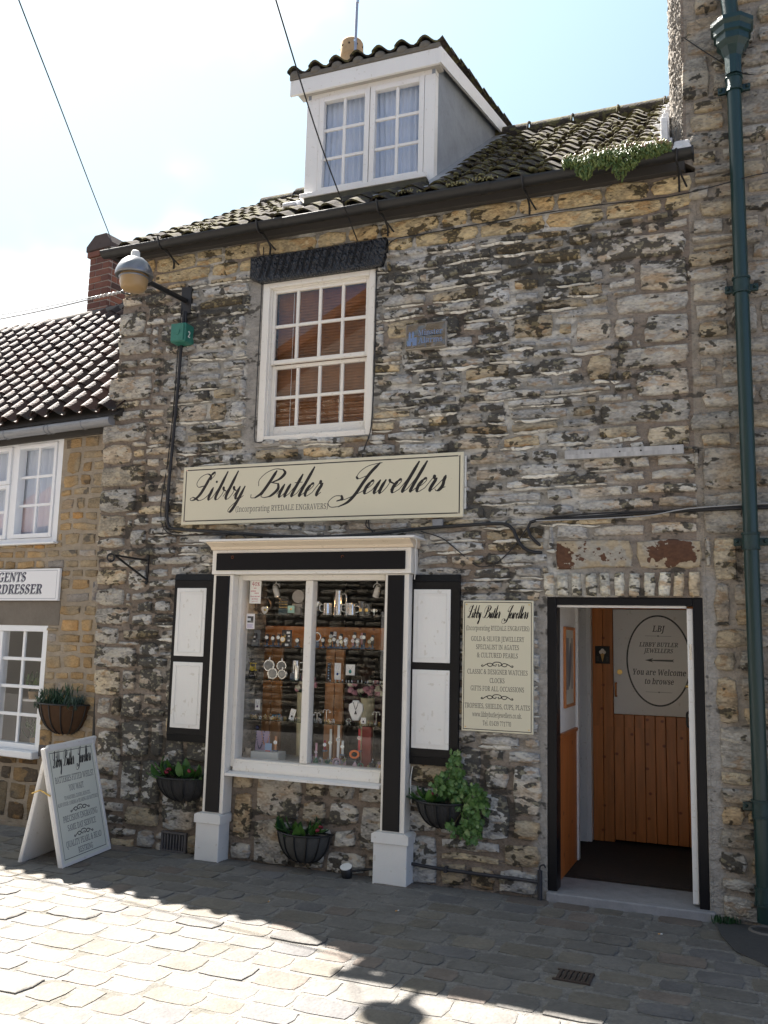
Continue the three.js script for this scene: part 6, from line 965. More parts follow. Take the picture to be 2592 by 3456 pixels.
function watch(x, y, h, strapC, dialC, label, group, z = DZ) {
  const t = thing('wristwatch', label, 'watch', [x, y, z], 0.12, group), sm = mat('strap' + strapC.join(), strapC, { roughness: 0.45 }), dm = mat('dial' + dialC.join(), dialC, { roughness: 0.25 });
  part('stand', [bx(-0.017, 0.017, 0, 0.012, -0.02, 0.02, 0.002), rod([0, 0.012, -0.006], [0, h * 0.8, -0.008], 0.008, 8)], acr, t);
  part('strap', [bx(-0.009, 0.009, h * 0.28, h, -0.001, 0.003, 0.001), bx(-0.009, 0.009, h * 0.4, h * 0.98, -0.026, -0.022, 0.001)], sm, t);
  const c = part('watch_case', rod([0, h * 0.72, 0.002], [0, h * 0.72, 0.010], 0.0155, 16), M.silver, t); part('dial', rod([0, h * 0.72, 0.0101], [0, h * 0.72, 0.0108], 0.013, 16), dm, c);
}
const WG = 'watches in a row on the second glass shelf', WL = 'small wristwatch on a stand on the second glass shelf';
const wr = rng(321);
for (const x of [-3.60, -3.495, -3.545]) watch(x, SH[1], 0.085 + 0.03 * wr(), [0.02, 0.02, 0.03], [0.75, 0.75, 0.72], WL, WG);
watch(-3.325, SH[1], 0.075, [0.02, 0.02, 0.02], [0.8, 0.8, 0.75], WL, WG);
for (const [x, h, c] of [[-3.06, .13, 0], [-3.02, .13, 1], [-3.10, .085, 0], [-3.045, .08, 2], [-3.005, .095, 0], [-2.965, .07, 1], [-2.925, .115, 0], [-2.92, .07, 2], [-2.885, .085, 1], [-2.85, .085, 3], [-2.812, .08, 1], [-2.84, .13, 0], [-2.79, .125, 3], [-2.74, .125, 0], [-2.725, .08, 2], [-2.69, .11, 0]]) watch(x, SH[1], h, [[0.025, 0.025, 0.03], [0.55, 0.55, 0.55], [0.45, 0.33, 0.14], [0.5, 0.25, 0.26]][c], [[0.75, 0.76, 0.72], [0.7, 0.72, 0.74], [0.75, 0.68, 0.5], [0.72, 0.6, 0.58]][c], WL, WG, -0.14 - 0.12 * wr());
{ const t = thing('watch_case', 'grey boxed watch with black strap at the left of the second shelf', 'watch', [-3.70, SH[1], DZ]); part('box', [bx(-0.03, 0.03, 0, 0.06, -0.02, 0.02, 0.003), bx(-0.028, 0.028, 0.06, 0.13, -0.022, -0.016, 0.002)], mat('box_grey', [0.20, 0.21, 0.22], { roughness: 0.6 }), t); part('strap', bx(-0.012, 0.012, 0.035, 0.105, 0.0, 0.024, 0.003), darkM, t); part('ticket', [bx(-0.008, 0.008, 0.068, 0.082, 0.0245, 0.026, 0), bx(-0.010, 0.010, 0.035, 0.047, 0.0245, 0.026, 0)], cardM, t); }
{ const t = thing('pocket_watch_stand', 'black card of pocket watches with white tickets on the second shelf', 'watch display', [-3.425, SH[1], DZ]); part('backing', bx(-0.045, 0.045, 0, 0.135, -0.012, -0.006, 0.001), darkM, t); part('pocket_watch', [rod([-0.03, 0.06, -0.004], [-0.03, 0.06, 0.006], 0.024, 18), new THREE.TorusGeometry(0.007, 0.002, 5, 10).translate(-0.012, 0.088, 0)], gold, t); part('dial', rod([-0.03, 0.06, 0.0061], [-0.03, 0.06, 0.007], 0.018, 18), cardM, t); part('ticket', [bx(-0.012, 0.018, 0.008, 0.026, -0.0055, -0.003, 0), bx(0.0, 0.03, 0.105, 0.122, -0.0055, -0.003, 0), bx(0.012, 0.03, 0.045, 0.058, -0.0055, -0.003, 0), bx(0.012, 0.028, 0.08, 0.092, -0.0055, -0.003, 0)], cardM, t); }
{ const t = thing('bangle_stand', 'silver bangle propped beside the mullion on the second shelf', 'bangle', [-3.155, SH[1], DZ]); part('bangle', new THREE.TorusGeometry(0.033, 0.005, 8, 24).translate(0, 0.085, 0), M.silver, t); part('stand', [bx(-0.02, 0.02, 0, 0.05, -0.01, 0.01, 0.002)], acr, t); }
// tankards and cups on the top shelf
function tankard(x, y, h, r0, r1, label, hs = 1, z = DZ, bands = []) {
  const t = thing('tankard', label, 'tankard', [x, y, z], 0.1); part('body', lathe([[0, 0], [r0 * 1.1, 0], [r0 * 1.12, 0.006], [r0, 0.012], ...bands.flatMap((b) => [[lerp(r0, r1, b), h * b - 0.003], [lerp(r0, r1, b) * 1.05, h * b], [lerp(r0, r1, b), h * b + 0.003]]), [r1, h - 0.004], [r1 * 1.04, h], [r1 * 0.94, h], [r0 * 0.9, 0.02]], 28), M.silver, t);
  part('handle', tube([[hs * r1 * 0.98, h * 0.85, 0], [hs * (r1 + 0.026), h * 0.86, 0], [hs * (r1 + 0.034), h * 0.62, 0], [hs * (r1 + 0.026), h * 0.36, 0], [hs * r0, h * 0.28, 0]], 0.0045, 8), M.silver, t);
}
tankard(-3.005, SH[0], 0.198, 0.042, 0.032, 'tall pewter tankard at the back of the top shelf', 1, -0.26, [0.2, 0.8]);
tankard(-3.055, SH[0], 0.093, 0.034, 0.029, 'small pewter tankard with its handle to the left, in front of the tall one', -1, -0.16, [0.1]);
tankard(-2.90, SH[0], 0.098, 0.032, 0.034, 'pewter mug behind another near the middle of the top shelf', -1, -0.24);
tankard(-2.852, SH[0], 0.084, 0.033, 0.028, 'pewter mug with its handle to the right, in front of another', 1, -0.18);
function goblet(x, y, h, label, m = M.silver) { const t = thing('trophy_cup', label, 'cup', [x, y, DZ]); part('cup', lathe([[0.0, h * 0.32], [0.006, h * 0.34], [h * 0.22, h * 0.55], [h * 0.26, h * 0.8], [h * 0.28, h], [h * 0.25, h], [h * 0.2, h * 0.6], [0, h * 0.4]], 22), m, t); part('foot', [lathe([[0, 0.0], [h * 0.2, 0], [h * 0.2, h * 0.06], [0.006, h * 0.14], [0.004, h * 0.34]], 18)], m, t); part('handles', [new THREE.TorusGeometry(h * 0.12, 0.003, 6, 14).translate(h * 0.33, h * 0.75, 0), new THREE.TorusGeometry(h * 0.12, 0.003, 6, 14).translate(-h * 0.33, h * 0.75, 0)], m, t); part('plinth', lathe([[0, -0.0], [h * 0.22, 0], [h * 0.22, -0.002]], 16), darkM, t); }
goblet(-3.158, SH[0] + 0.03, 0.075, 'small silver trophy cup beside the mullion on the top shelf'); { const t = thing('cup_plinth', 'black block under the small trophy cup', 'plinth', [-3.158, SH[0], DZ]); part('block', bx(-0.02, 0.02, -0.001, 0.0295, -0.02, 0.02, 0.003), darkM, t); }
goblet(-2.672, SH[0], 0.052, 'tiny silver cup at the right end of the top shelf');
const clearM = mat('crystal', 0xffffff, { transmission: 1, roughness: 0.03, ior: 1.5, thickness: 0.02, attenuationColor: new THREE.Color(0.85, 0.9, 0.9), attenuationDistance: 0.3 });
for (const [x, h, l] of [[-2.775, 0.11, 'tall crystal tumbler on the right of the top shelf'], [-2.725, 0.09, 'shorter crystal tumbler beside the tall one']]) { const t = thing('crystal_tumbler', l, 'glass', [x, SH[0], DZ]); part('bowl', lathe([[0, 0], [0.028, 0], [0.032, h], [0.029, h], [0.025, 0.012], [0, 0.012]], 20), clearM, t); part('medal', bx(-0.012, 0.012, 0.03, 0.055, 0.031, 0.034, 0.002), gold, t); }
{ const t = thing('round_trophy', 'round engraved glass trophy on a block on the top shelf', 'trophy', [-3.33, SH[0], DZ]); part('disc', rod([0, 0.145, -0.008], [0, 0.145, 0.008], 0.052, 28), mat('frosted', [0.36, 0.33, 0.30], { roughness: 0.35 }), t); part('foot', [bx(-0.045, 0.045, 0.055, 0.088, -0.02, 0.02, 0.006), bx(-0.03, 0.03, 0, 0.0545, -0.02, 0.02, 0.002)], mat('frosted', 0), t); }
{ const t = thing('green_card', 'small pale green card on the top shelf below the round trophy', 'card', [-3.365, SH[0] + 0.012, -0.15]); part('card', bx(-0.03, 0.03, 0, 0.058, 0, 0.004, 0.001), mat('pale_green', [0.38, 0.60, 0.50], { roughness: 0.6 }), t); part('stamp', bx(-0.008, 0.008, 0.022, 0.038, 0.0041, 0.006, 0), gold, t); }
{ const t = thing('dark_frame', 'dark framed display with small silver pieces on the top shelf', 'frame', [-3.465, SH[0], DZ]); part('backing', bx(-0.04, 0.045, 0, 0.125, -0.01, 0, 0.002), darkM, t); part('lower_card', bx(-0.04, 0.035, 0, 0.045, 0.0, 0.003, 0.001), mat('teal_card', [0.05, 0.10, 0.12], { roughness: 0.5 }), t); const r = rng(4), g = []; for (let i = 0; i < 18; i++) g.push(bx(-0.035 + 0.013 * (i % 6), -0.029 + 0.013 * (i % 6), 0.055 + 0.022 * Math.floor(i / 6), 0.062 + 0.022 * Math.floor(i / 6) + 0.004 * r(), 0.0005, 0.003, 0)); part('pieces', g, gold, t); }
{ const t = thing('ring_clock', 'dark wire ring ornament at the left of the top shelf', 'ornament', [-3.66, SH[0], -0.22], 0.5); part('ring', new THREE.TorusGeometry(0.062, 0.007, 8, 26).translate(0, 0.075, 0), mat('bronze', [0.06, 0.045, 0.035], { metalness: 0.7, roughness: 0.4 }), t); part('foot', bx(-0.04, 0.04, 0, 0.012, -0.02, 0.02, 0.003), mat('bronze', 0), t); }
{ const t = thing('heart_ornament', 'silver heart-shaped ornament beside the wire ring on the top shelf', 'ornament', [-3.605, SH[0], -0.16]); const s = new THREE.Shape(); s.moveTo(0, 0); s.bezierCurveTo(-0.045, 0.03, -0.03, 0.075, 0, 0.055); s.bezierCurveTo(0.03, 0.075, 0.045, 0.03, 0, 0); part('heart', new THREE.ExtrudeGeometry(s, { depth: 0.008, bevelEnabled: true, bevelSize: 0.003, bevelThickness: 0.003, bevelSegments: 2 }), M.silver, t); part('gem', new THREE.SphereGeometry(0.01, 10, 8).translate(0.005, 0.035, 0.014), gold, t); }
// third shelf
{ const t = thing('toy_digger', 'small yellow toy vehicle on a black base on the third shelf', 'ornament', [-3.715, SH[2], DZ]), y = mat('toy_yellow', [0.72, 0.52, 0.05], { roughness: 0.4 }); part('base', bx(-0.033, 0.033, 0, 0.036, -0.02, 0.02, 0.003), darkM, t); const tx = canvasTex(96, 48, (c) => { c.fillStyle = '#0c0c0d'; c.fillRect(0, 0, 96, 48); c.strokeStyle = '#ddd'; c.lineWidth = 5; c.beginPath(); c.moveTo(16, 14); c.lineTo(30, 34); c.lineTo(42, 16); c.lineTo(52, 34); c.moveTo(56, 30); c.lineTo(70, 16); c.lineTo(80, 30); c.stroke(); }); const [g, m] = face(0.06, 0.03, tx); part('plate', at(g, 0, 0.018, 0.0205), m, t); part('vehicle', [bx(-0.03, 0.03, 0.052, 0.068, -0.014, 0.014, 0.004), bx(-0.024, 0.006, 0.068, 0.09, -0.012, 0.012, 0.003), bx(-0.03, 0.028, 0.112, 0.118, -0.014, 0.014, 0.002), rod([0.018, 0.066, 0], [0.022, 0.113, 0], 0.003), rod([-0.022, 0.088, 0], [-0.024, 0.113, 0], 0.003)], y, t); for (const x of [-0.02, 0.02]) part('wheel', rod([x, 0.048, -0.016], [x, 0.048, 0.016], 0.012, 14), darkM, t); }
for (const [x, y, r, z, l] of [[-3.60, 0.10, 0.047, -0.26, 'large round silver flask at the back left of the third shelf'], [-3.487, 0.10, 0.041, -0.26, 'round silver flask at the back of the third shelf, beside the barrel tankard'], [-3.50, 0.042, 0.042, -0.14, 'round silver flask at the front of the third shelf'], [-3.415, 0.04, 0.036, -0.14, 'smallest round silver flask at the front of the third shelf']]) { const t = thing('round_flask', l, 'flask', [x, SH[2], z], 0.15); part('body', rod([0, y, -0.012], [0, y, 0.012], r, 30), M.silver, t); part('disc', rod([0, y, 0.0125], [0, y, 0.0145], r * 0.8, 30), mat('engraved', [0.25, 0.26, 0.27], { metalness: 1, roughness: 0.4 }), t); part('neck', [rod([0, y + r, 0], [0, y + r + 0.018, 0], 0.008), ...(y > 0.06 ? [rod([0, 0, 0], [0, y - r, 0], 0.012)] : [])], M.silver, t); }
tankard(-3.365, SH[2] + 0.045, 0.10, 0.037, 0.034, 'barrel-shaped pewter tankard with raised bands at the back of the third shelf', 1, -0.27, [0.15, 0.3, 0.7, 0.85]); { const t = thing('display_block', 'clear block under the barrel tankard', 'block', [-3.365, SH[2], -0.27]); part('block', bx(-0.035, 0.035, -0.001, 0.0445, -0.03, 0.03, 0.002), acr, t); }
{ const t = thing('silver_beaker', 'tall plain silver beaker beside the mullion on the third shelf', 'beaker', [-3.292, SH[2], -0.15]); part('body', lathe([[0, 0], [0.022, 0], [0.024, 0.105], [0.022, 0.105], [0.02, 0.01]], 24), M.silver, t); }
{ const t = thing('gem_stand', 'black stand with a column of blue gems on the third shelf', 'jewellery stand', [-3.04, SH[2], DZ]); part('stand', prism([[-0.024, 0], [0.024, 0], [0.014, 0.135], [-0.01, 0.14]], 0.006), darkM, t); for (let i = 0; i < 6; i++) part('gem', new THREE.OctahedronGeometry(0.006).translate(0, 0.02 + i * 0.021, 0.009), mat('blue_gem', [0.25, 0.42, 0.65], { roughness: 0.1 }), t); }
function pendant(x, y, w, h, c, label, ry = 0.1, z = DZ, tilt = 0) { const t = thing('pendant_card', label, 'pendant card', [x, y, z], ry); const k = part('card', bx(-w / 2, w / 2, 0, h, -0.003, 0, 0.001), cardM, t); part('pendant', [(() => { const s = new THREE.SphereGeometry(w * 0.16, 12, 10); s.scale(1, 1.25, 0.5); return s.translate(0, h * 0.34, 0.004); })()], mat('gem' + c.join(), c, { roughness: 0.15 }), t); part('chain', tube([[-w * 0.3, h * 0.86, 0.001], [0, h * 0.5, 0.002], [w * 0.3, h * 0.86, 0.001]], 0.0012, 4, 4), M.silver, t); t.rotation.z = tilt; }
pendant(-2.967, SH[2] + 0.012, 0.052, 0.128, [0.02, 0.05, 0.20], 'tall white card with a dark blue pendant on the third shelf'); pendant(-2.86, SH[2] + 0.05, 0.074, 0.082, [0.03, 0.22, 0.20], 'square white card with a green pendant on the third shelf');
pendant(-3.66, SH[3] + 0.06, 0.044, 0.085, [0.10, 0.02, 0.14], 'white card with a purple pendant at the left of the fourth shelf'); pendant(-3.775, SH[3], 0.046, 0.055, [0.02, 0.07, 0.22], 'small white box with a blue stone at the far left of the fourth shelf'); pendant(-3.325, SH[3] + 0.005, 0.044, 0.085, [0.03, 0.03, 0.03], 'tilted white card with a dark pendant beside the mullion on the fourth shelf', 0.1, -0.14, -0.25); pendant(-2.71, SH[3] + 0.01, 0.04, 0.045, [0.05, 0.03, 0.06], 'little white card at the foot of the beige vase', 0.1, -0.13);
{ const t = thing('necklace_bust', 'white necklace bust with a black drop pendant on the fourth shelf', 'necklace bust', [-2.80, SH[3] + 0.03, DZ], 0.12); part('bust', prism([[-0.022, 0], [0.02, 0], [0.052, 0.075], [0.048, 0.115], [0.022, 0.128], [0.015, 0.14], [-0.022, 0.14], [-0.026, 0.125], [-0.05, 0.11], [-0.052, 0.07]], 0.012, 0.006), cardM, t); part('necklace', tube([[-0.02, 0.132, 0.02], [-0.012, 0.105, 0.021], [0, 0.078, 0.021], [0.012, 0.105, 0.021], [0.018, 0.132, 0.02]], 0.0022, 5, 4), darkM, t); part('drop', new THREE.ConeGeometry(0.011, 0.03, 12).translate(0, 0.058, 0.021), darkM, t); }
function vase(x, z, h, label, flabel, seed, wide) { const y = SH[3] + 0.002, t = thing('vase', label, 'vase', [x, y - 0.30, z]); part('body', lathe([[0, 0], [0.045, 0], [0.050, h * 0.5], [0.055, h + 0.30], [0.05, h + 0.30], [0.046, 0.02]], 22), mat('beige_vase', [0.62, 0.56, 0.36], { roughness: 0.5 }), t); const f = thing('bouquet', flabel, 'flowers', [x, y + h, z]), r = rng(seed); for (let i = 0; i < 16; i++) { const a = (r() - 0.5) * 2 * wide, b = 0.02 + 0.10 * r(), cx = a, cy = b, cz = (r() - 0.5) * 0.09, g = []; for (let k = 0; k < 7; k++) g.push(new THREE.IcosahedronGeometry(0.013 + 0.006 * r(), 1).translate(cx + (r() - 0.5) * 0.028, cy + (r() - 0.5) * 0.026, cz + (r() - 0.5) * 0.028)); const pk = r() < 0.6; part('bloom', g, pk ? mat('pink_bloom', [0.55, 0.25, 0.32], { roughness: 0.9 }) : mat('cream_bloom', [0.62, 0.58, 0.46], { roughness: 0.9 }), f); } const lf = leafGeo(0.05, 0.02); for (let i = 0; i < 10; i++) { const o = part('leaf', lf, LG[1], f); o.position.set((r() - 0.5) * wide, 0, (r() - 0.5) * 0.05); orient(o, r() * 6, 0.5 + r()); } }
vase(-3.36, -0.42, 0.20, 'beige vase behind the left of the mullion', 'pink and cream flowers in the vase left of the mullion', 61, 0.07); vase(-2.80, -0.42, 0.18, 'beige vase behind the necklace bust at the right', 'large pink and white bunch of flowers at the right of the window', 62, 0.15);
for (const [x, h, l] of [[-3.13, 0.065, 'short silver earring tree right of the mullion on the fourth shelf'], [-3.05, 0.10, 'taller silver earring tree on the fourth shelf'], [-2.635, 0.105, 'thin hooked earring tree at the right end of the fourth shelf']]) { const t = thing('earring_tree', l, 'earring stand', [x, SH[3], DZ]); part('stem', [rod([0, 0, 0], [0, h * 0.8, 0], 0.003), lathe([[0, 0], [0.016, 0], [0.014, 0.004], [0, 0.005]], 14)], M.silver, t); part('arms', [new THREE.TorusGeometry(0.014, 0.0025, 6, 12, Math.PI).translate(-0.014, h * 0.8, 0), new THREE.TorusGeometry(0.014, 0.0025, 6, 12, Math.PI).translate(0.014, h * 0.8, 0)], M.silver, t); part('earring', [new THREE.SphereGeometry(0.006, 8, 6).translate(-0.028, h * 0.74, 0), new THREE.SphereGeometry(0.006, 8, 6).translate(0.028, h * 0.74, 0)], cardM, t); }
{ const r = rng(808), L = 'tiny ring or stud in the scatter along the fourth shelf', G = 'trinkets scattered along the fourth shelf'; for (let i = 0; i < 44; i++) { const t = thing('trinket', L, 'trinket', [lerp(-3.72, -2.6, r()), SH[3] - 0.001, -0.12 - 0.16 * r()], r() * 3, G); const s = 0.007 + 0.006 * r(); part('ring', new THREE.TorusGeometry(s, 0.0022, 6, 12).translate(0, s + 0.002, 0), r() < 0.5 ? M.silver : gold, t); part('stone', new THREE.OctahedronGeometry(0.004).translate(0, 2 * s + 0.005, 0), [mat('blue_gem', 0), cardM, mat('red_gem', [0.4, 0.03, 0.05], { roughness: 0.15 })][i % 3], t); } }
{ const t = thing('teal_bracelet', 'coil of teal beads lying on the fourth shelf', 'bracelet', [-3.49, SH[3], DZ]); const g = []; for (let i = 0; i < 22; i++) { const a = i * 0.55; g.push(new THREE.SphereGeometry(0.006, 8, 6).translate(0.035 * Math.cos(a) * (1 - i * 0.012), 0.008 + i * 0.0012, 0.03 * Math.sin(a))); } part('beads', g, mat('teal_bead', [0.03, 0.17, 0.22], { roughness: 0.2 }), t); }
{ const r = rng(515), L = 'tiny silver charm in the row at the right of the third shelf', G = 'silver charms in a row on the third shelf'; for (let i = 0; i < 14; i++) { const t = thing('charm', L, 'charm', [-3.0 + i * 0.031, SH[2] - 0.001, -0.13 - 0.06 * r()], r() * 3, G), s = 0.006 + 0.005 * r(); part('base', lathe([[0, 0], [s, 0], [s * 0.9, s * 0.5], [s * 0.3, s * 0.8], [0, s * 0.8]], 10), i % 3 ? M.silver : acr, t); part('figure', i % 2 ? new THREE.SphereGeometry(s * 0.7, 8, 6).translate(0, s * 1.4, 0) : new THREE.ConeGeometry(s * 0.6, s * 2, 8).translate(0, s * 1.8, 0), i % 4 === 3 ? cardM : M.silver, t); } }
// bottom of the window
{ const t = thing('toy_bear', 'pale shaggy soft toy sitting at the bottom left of the window', 'soft toy', [-3.72, FLOORY, -0.17]), m = mat('toy_fur', [0.52, 0.43, 0.33], { roughness: 1, ...gr(8) }); part('body', new THREE.SphereGeometry(0.035, 14, 10).translate(0, 0.032, 0), m, t); part('head', new THREE.SphereGeometry(0.026, 14, 10).translate(0.02, 0.062, 0.02), m, t); for (const [x, z] of [[-0.03, 0.02], [0.035, 0.03], [-0.02, -0.02]]) part('leg', new THREE.SphereGeometry(0.018, 10, 8).translate(x, 0.015, z), m, t); part('ears', [new THREE.SphereGeometry(0.009, 8, 6).translate(0.002, 0.083, 0.02), new THREE.SphereGeometry(0.009, 8, 6).translate(0.04, 0.083, 0.018)], m, t); }
{ const t = thing('white_riser', 'long pale block used as a riser at the bottom left of the window', 'riser', [-3.545, FLOORY, -0.2], 0.06); part('block', bx(-0.12, 0.12, 0, 0.07, -0.07, 0.07, 0.004), mat('riser', [0.55, 0.58, 0.56], { roughness: 0.6 }), t); }
{ const t = thing('necklace_stand', 'purple stand hung with bead necklaces above the pale block', 'necklace stand', [-3.60, FLOORY + 0.0695, -0.22]); part('backing', prism([[-0.075, 0], [0.06, 0], [0.05, 0.15], [-0.065, 0.15]], 0.006), mat('lilac', [0.33, 0.26, 0.40], { roughness: 0.8 }), t); for (const [o, c, k] of [[-0.03, [0.03, 0.04, 0.14], 0.13], [0.02, [0.50, 0.22, 0.12], 0.10]]) { const g = []; for (let i = 0; i <= 20; i++) { const u = i / 20 - 0.5; g.push(new THREE.SphereGeometry(0.0055, 7, 5).translate(o + u * 0.075, 0.145 - k * (1 - 4 * u * u), 0.012)); } part('necklace', g, mat('bead' + c.join(), c, { roughness: 0.3 }), t); } }
{ const t = thing('blue_card', 'light blue card leaning in front of the necklaces', 'card', [-3.535, FLOORY + 0.07, -0.18]); part('card', bx(-0.03, 0.03, 0, 0.062, 0, 0.004, 0.001), mat('light_blue', [0.25, 0.38, 0.58], { roughness: 0.6 }), t); part('coral', bx(-0.022, 0.022, 0.0, 0.008, 0.0041, 0.012, 0.002), mat('coral', [0.6, 0.12, 0.08], { roughness: 0.5 }), t); }
{ const t = thing('bead_column', 'column of dark blue glass balls at the left bottom of the window', 'ornament', [-3.685, FLOORY, -0.26]); for (let i = 0; i < 7; i++) part('ball', new THREE.SphereGeometry(i === 6 ? 0.018 : 0.013, 12, 8).translate(0.002 * (i % 2), 0.07 + i * 0.028, 0), mat('navy_ball', [0.02, 0.025, 0.09], { roughness: 0.15 }), t); part('rod', rod([0, 0, 0], [0, 0.25, 0], 0.003), M.silver, t); }
function standWatch(x, y0, h, strapC, dialC, label, w = 0.018, z = DZ) { const t = thing('upright_watch', label, 'watch', [x, y0, z], 0.15), sm = mat('strap' + strapC.join(), strapC, { roughness: 0.45 }); part('strap', [bx(-w / 2, w / 2, 0, h, -0.002, 0.003, 0.001)], sm, t); const c = part('watch_case', rod([0, h * 0.6, 0.0031], [0, h * 0.6, 0.011], w * 0.85, 18), M.silver, t); part('dial', rod([0, h * 0.6, 0.0111], [0, h * 0.6, 0.012], w * 0.7, 18), mat('dial' + dialC.join(), dialC, { roughness: 0.3 }), c); part('foot', bx(-w, w, -0.002, 0.01, -0.02, 0.014, 0.002), acr, t); }
standWatch(-3.482, FLOORY + 0.072, 0.115, [0.50, 0.20, 0.08], [0.7, 0.7, 0.7], 'watch with a tan orange strap standing on the pale block'); standWatch(-3.055, FLOORY + 0.10, 0.085, [0.28, 0.02, 0.04], [0.75, 0.75, 0.8], 'watch with a red strap, first right of the mullion'); standWatch(-3.008, FLOORY + 0.02, 0.25, [0.62, 0.64, 0.60], [0.6, 0.65, 0.6], 'long white-strapped watch second from the mullion'); standWatch(-2.942, FLOORY + 0.03, 0.275, [0.72, 0.72, 0.70], [0.4, 0.42, 0.42], 'longest white-strapped watch in the bottom of the window', 0.02); standWatch(-2.905, FLOORY + 0.08, 0.11, [0.55, 0.6, 0.62], [0.7, 0.75, 0.75], 'pale grey watch right of the longest white one'); standWatch(-3.098, FLOORY, 0.165, [0.62, 0.36, 0.42], [0.7, 0.6, 0.62], 'watch with a long pink strap in the bottom of the window', 0.016, -0.14); standWatch(-3.135, FLOORY, 0.08, [0.45, 0.25, 0.45], [0.6, 0.5, 0.6], 'small mauve watch beside the mullion at the bottom', 0.018, -0.13); standWatch(-2.755, FLOORY + 0.12, 0.17, [0.42, 0.02, 0.03], [0.5, 0.3, 0.3], 'bright red watch standing in front of the red stand', 0.018, -0.17);
{ const t = thing('red_stand', 'tall dark red display stand at the bottom right of the window', 'display stand', [-2.72, FLOORY, -0.24]); part('column', bx(-0.038, 0.038, 0, 0.31, -0.02, 0.02, 0.004), mat('dark_red', [0.24, 0.025, 0.02], { roughness: 0.5 }), t); part('foot', bx(-0.045, 0.045, -0.001, 0.012, -0.03, 0.03, 0.003), mat('dark_red', 0), t); }
{ const t = thing('orange_bangle', 'bright orange bangle on a black block at the bottom right', 'bangle', [-2.775, FLOORY + 0.07, -0.13], 0.3); part('bangle', new THREE.TorusGeometry(0.028, 0.009, 10, 26).scale(1.1, 0.9, 1).translate(0, 0.033, 0), mat('orange_plastic', [0.75, 0.17, 0.03], { roughness: 0.25 }), t); }
{ const t = thing('black_block', 'black display block in the bottom right corner of the window', 'block', [-2.785, FLOORY, -0.13]); part('block', bx(-0.045, 0.045, 0, 0.0695, -0.03, 0.03, 0.003), darkM, t); }
{ const r = rng(909), G = 'small jewellery and tissue heaped on the window bed', L = 'small piece in the heap on the bed of the right pane'; const cols = [[0.5, 0.45, 0.5], [0.55, 0.4, 0.45], [0.06, 0.06, 0.07], [0.5, 0.5, 0.52], [0.6, 0.25, 0.05], [0.06, 0.2, 0.12], [0.45, 0.4, 0.2]]; for (let i = 0; i < 44; i++) { const x = lerp(-3.10, -2.52, r()), k = i % 3; const t = thing('display_piece', L, 'jewellery', [x, FLOORY, -0.09 - 0.2 * r()], r() * 6, G), m = mat('piece' + (i % 7), cols[i % 7], { roughness: 0.35 }); const s = 0.013 + 0.014 * r(); part('body', k === 0 ? new THREE.TorusGeometry(s, s * 0.28, 7, 16).translate(0, s * 1.25, 0) : k === 1 ? lathe([[0, 0], [s, 0], [s * 0.8, s * 1.4], [s * 0.3, s * 2.2], [0, s * 2.3]], 10) : new THREE.DodecahedronGeometry(s, 0).scale(1.2, 0.9, 1).translate(0, s * 0.85, 0), m, t); part('sparkle', new THREE.OctahedronGeometry(s * 0.3).translate(0, s * 2.4, 0), M.silver, t); } }
// notices taped inside the glass
{ const t = thing('offer_notice', 'hand-written white 40% notice taped inside the left pane', 'notice', [-3.612, 2.035, -0.004]); part('paper', bx(-0.05, 0.05, -0.095, 0.095, -0.002, 0, 0), cardM, t); const tx = canvasTex(200, 380, (c, w, h) => { c.fillStyle = '#eceae4'; c.fillRect(0, 0, w, h); c.fillStyle = c.strokeStyle = '#b0384e'; c.lineWidth = 7; c.lineCap = 'round'; c.beginPath(); c.moveTo(62, 38); c.lineTo(40, 78); c.lineTo(76, 78); c.moveTo(68, 52); c.lineTo(60, 104); c.moveTo(110, 46); c.bezierCurveTo(80, 50, 84, 104, 104, 100); c.bezierCurveTo(126, 98, 126, 50, 110, 46); c.moveTo(166, 46); c.lineTo(136, 102); c.stroke(); c.beginPath(); c.arc(142, 56, 6, 0, 7); c.arc(162, 92, 6, 0, 7); c.stroke(); const T = (s, x, y, wd) => textFit(c, s, x, y, wd, 26, 'bold ' + 'sans-serif', 'left'); T('OFF', 70, 150, 48); T('MARKED', 18, 194, 92); T('PRICE', 86, 228, 76); T('OF ALL WATCHES', 16, 278, 165); T('IN STOCK', 40, 318, 110); c.lineWidth = 4; c.beginPath(); c.moveTo(44, 350); c.lineTo(150, 340); c.stroke(); }); const [g, m] = face(0.1, 0.19, tx); part('writing', at(g, 0, 0, 0.001), m, t); }
{ const t = thing('photo_notice', 'small white notice with a photograph in the left pane below the hand-written one', 'notice', [-3.645, 1.80, -0.004]); part('paper', bx(-0.037, 0.037, -0.06, 0.06, -0.002, 0, 0), cardM, t); const tx = canvasTex(150, 240, (c, w, h) => { c.fillStyle = '#e7e5e6'; c.fillRect(0, 0, w, h); c.fillStyle = '#33343a'; c.fillRect(20, 40, 110, 100); c.fillStyle = '#cfd2d8'; c.fillRect(20, 70, 60, 40); c.fillStyle = '#6a6a66'; c.fillRect(60, 110, 70, 22); c.fillStyle = '#8c77b5'; for (let i = 0; i < 5; i++) c.fillRect(18, 160 + i * 14, 112 - (i % 2) * 20, 6); }); const [g, m] = face(0.074, 0.12, tx); part('print', at(g, 0, 0, 0.001), m, t); }
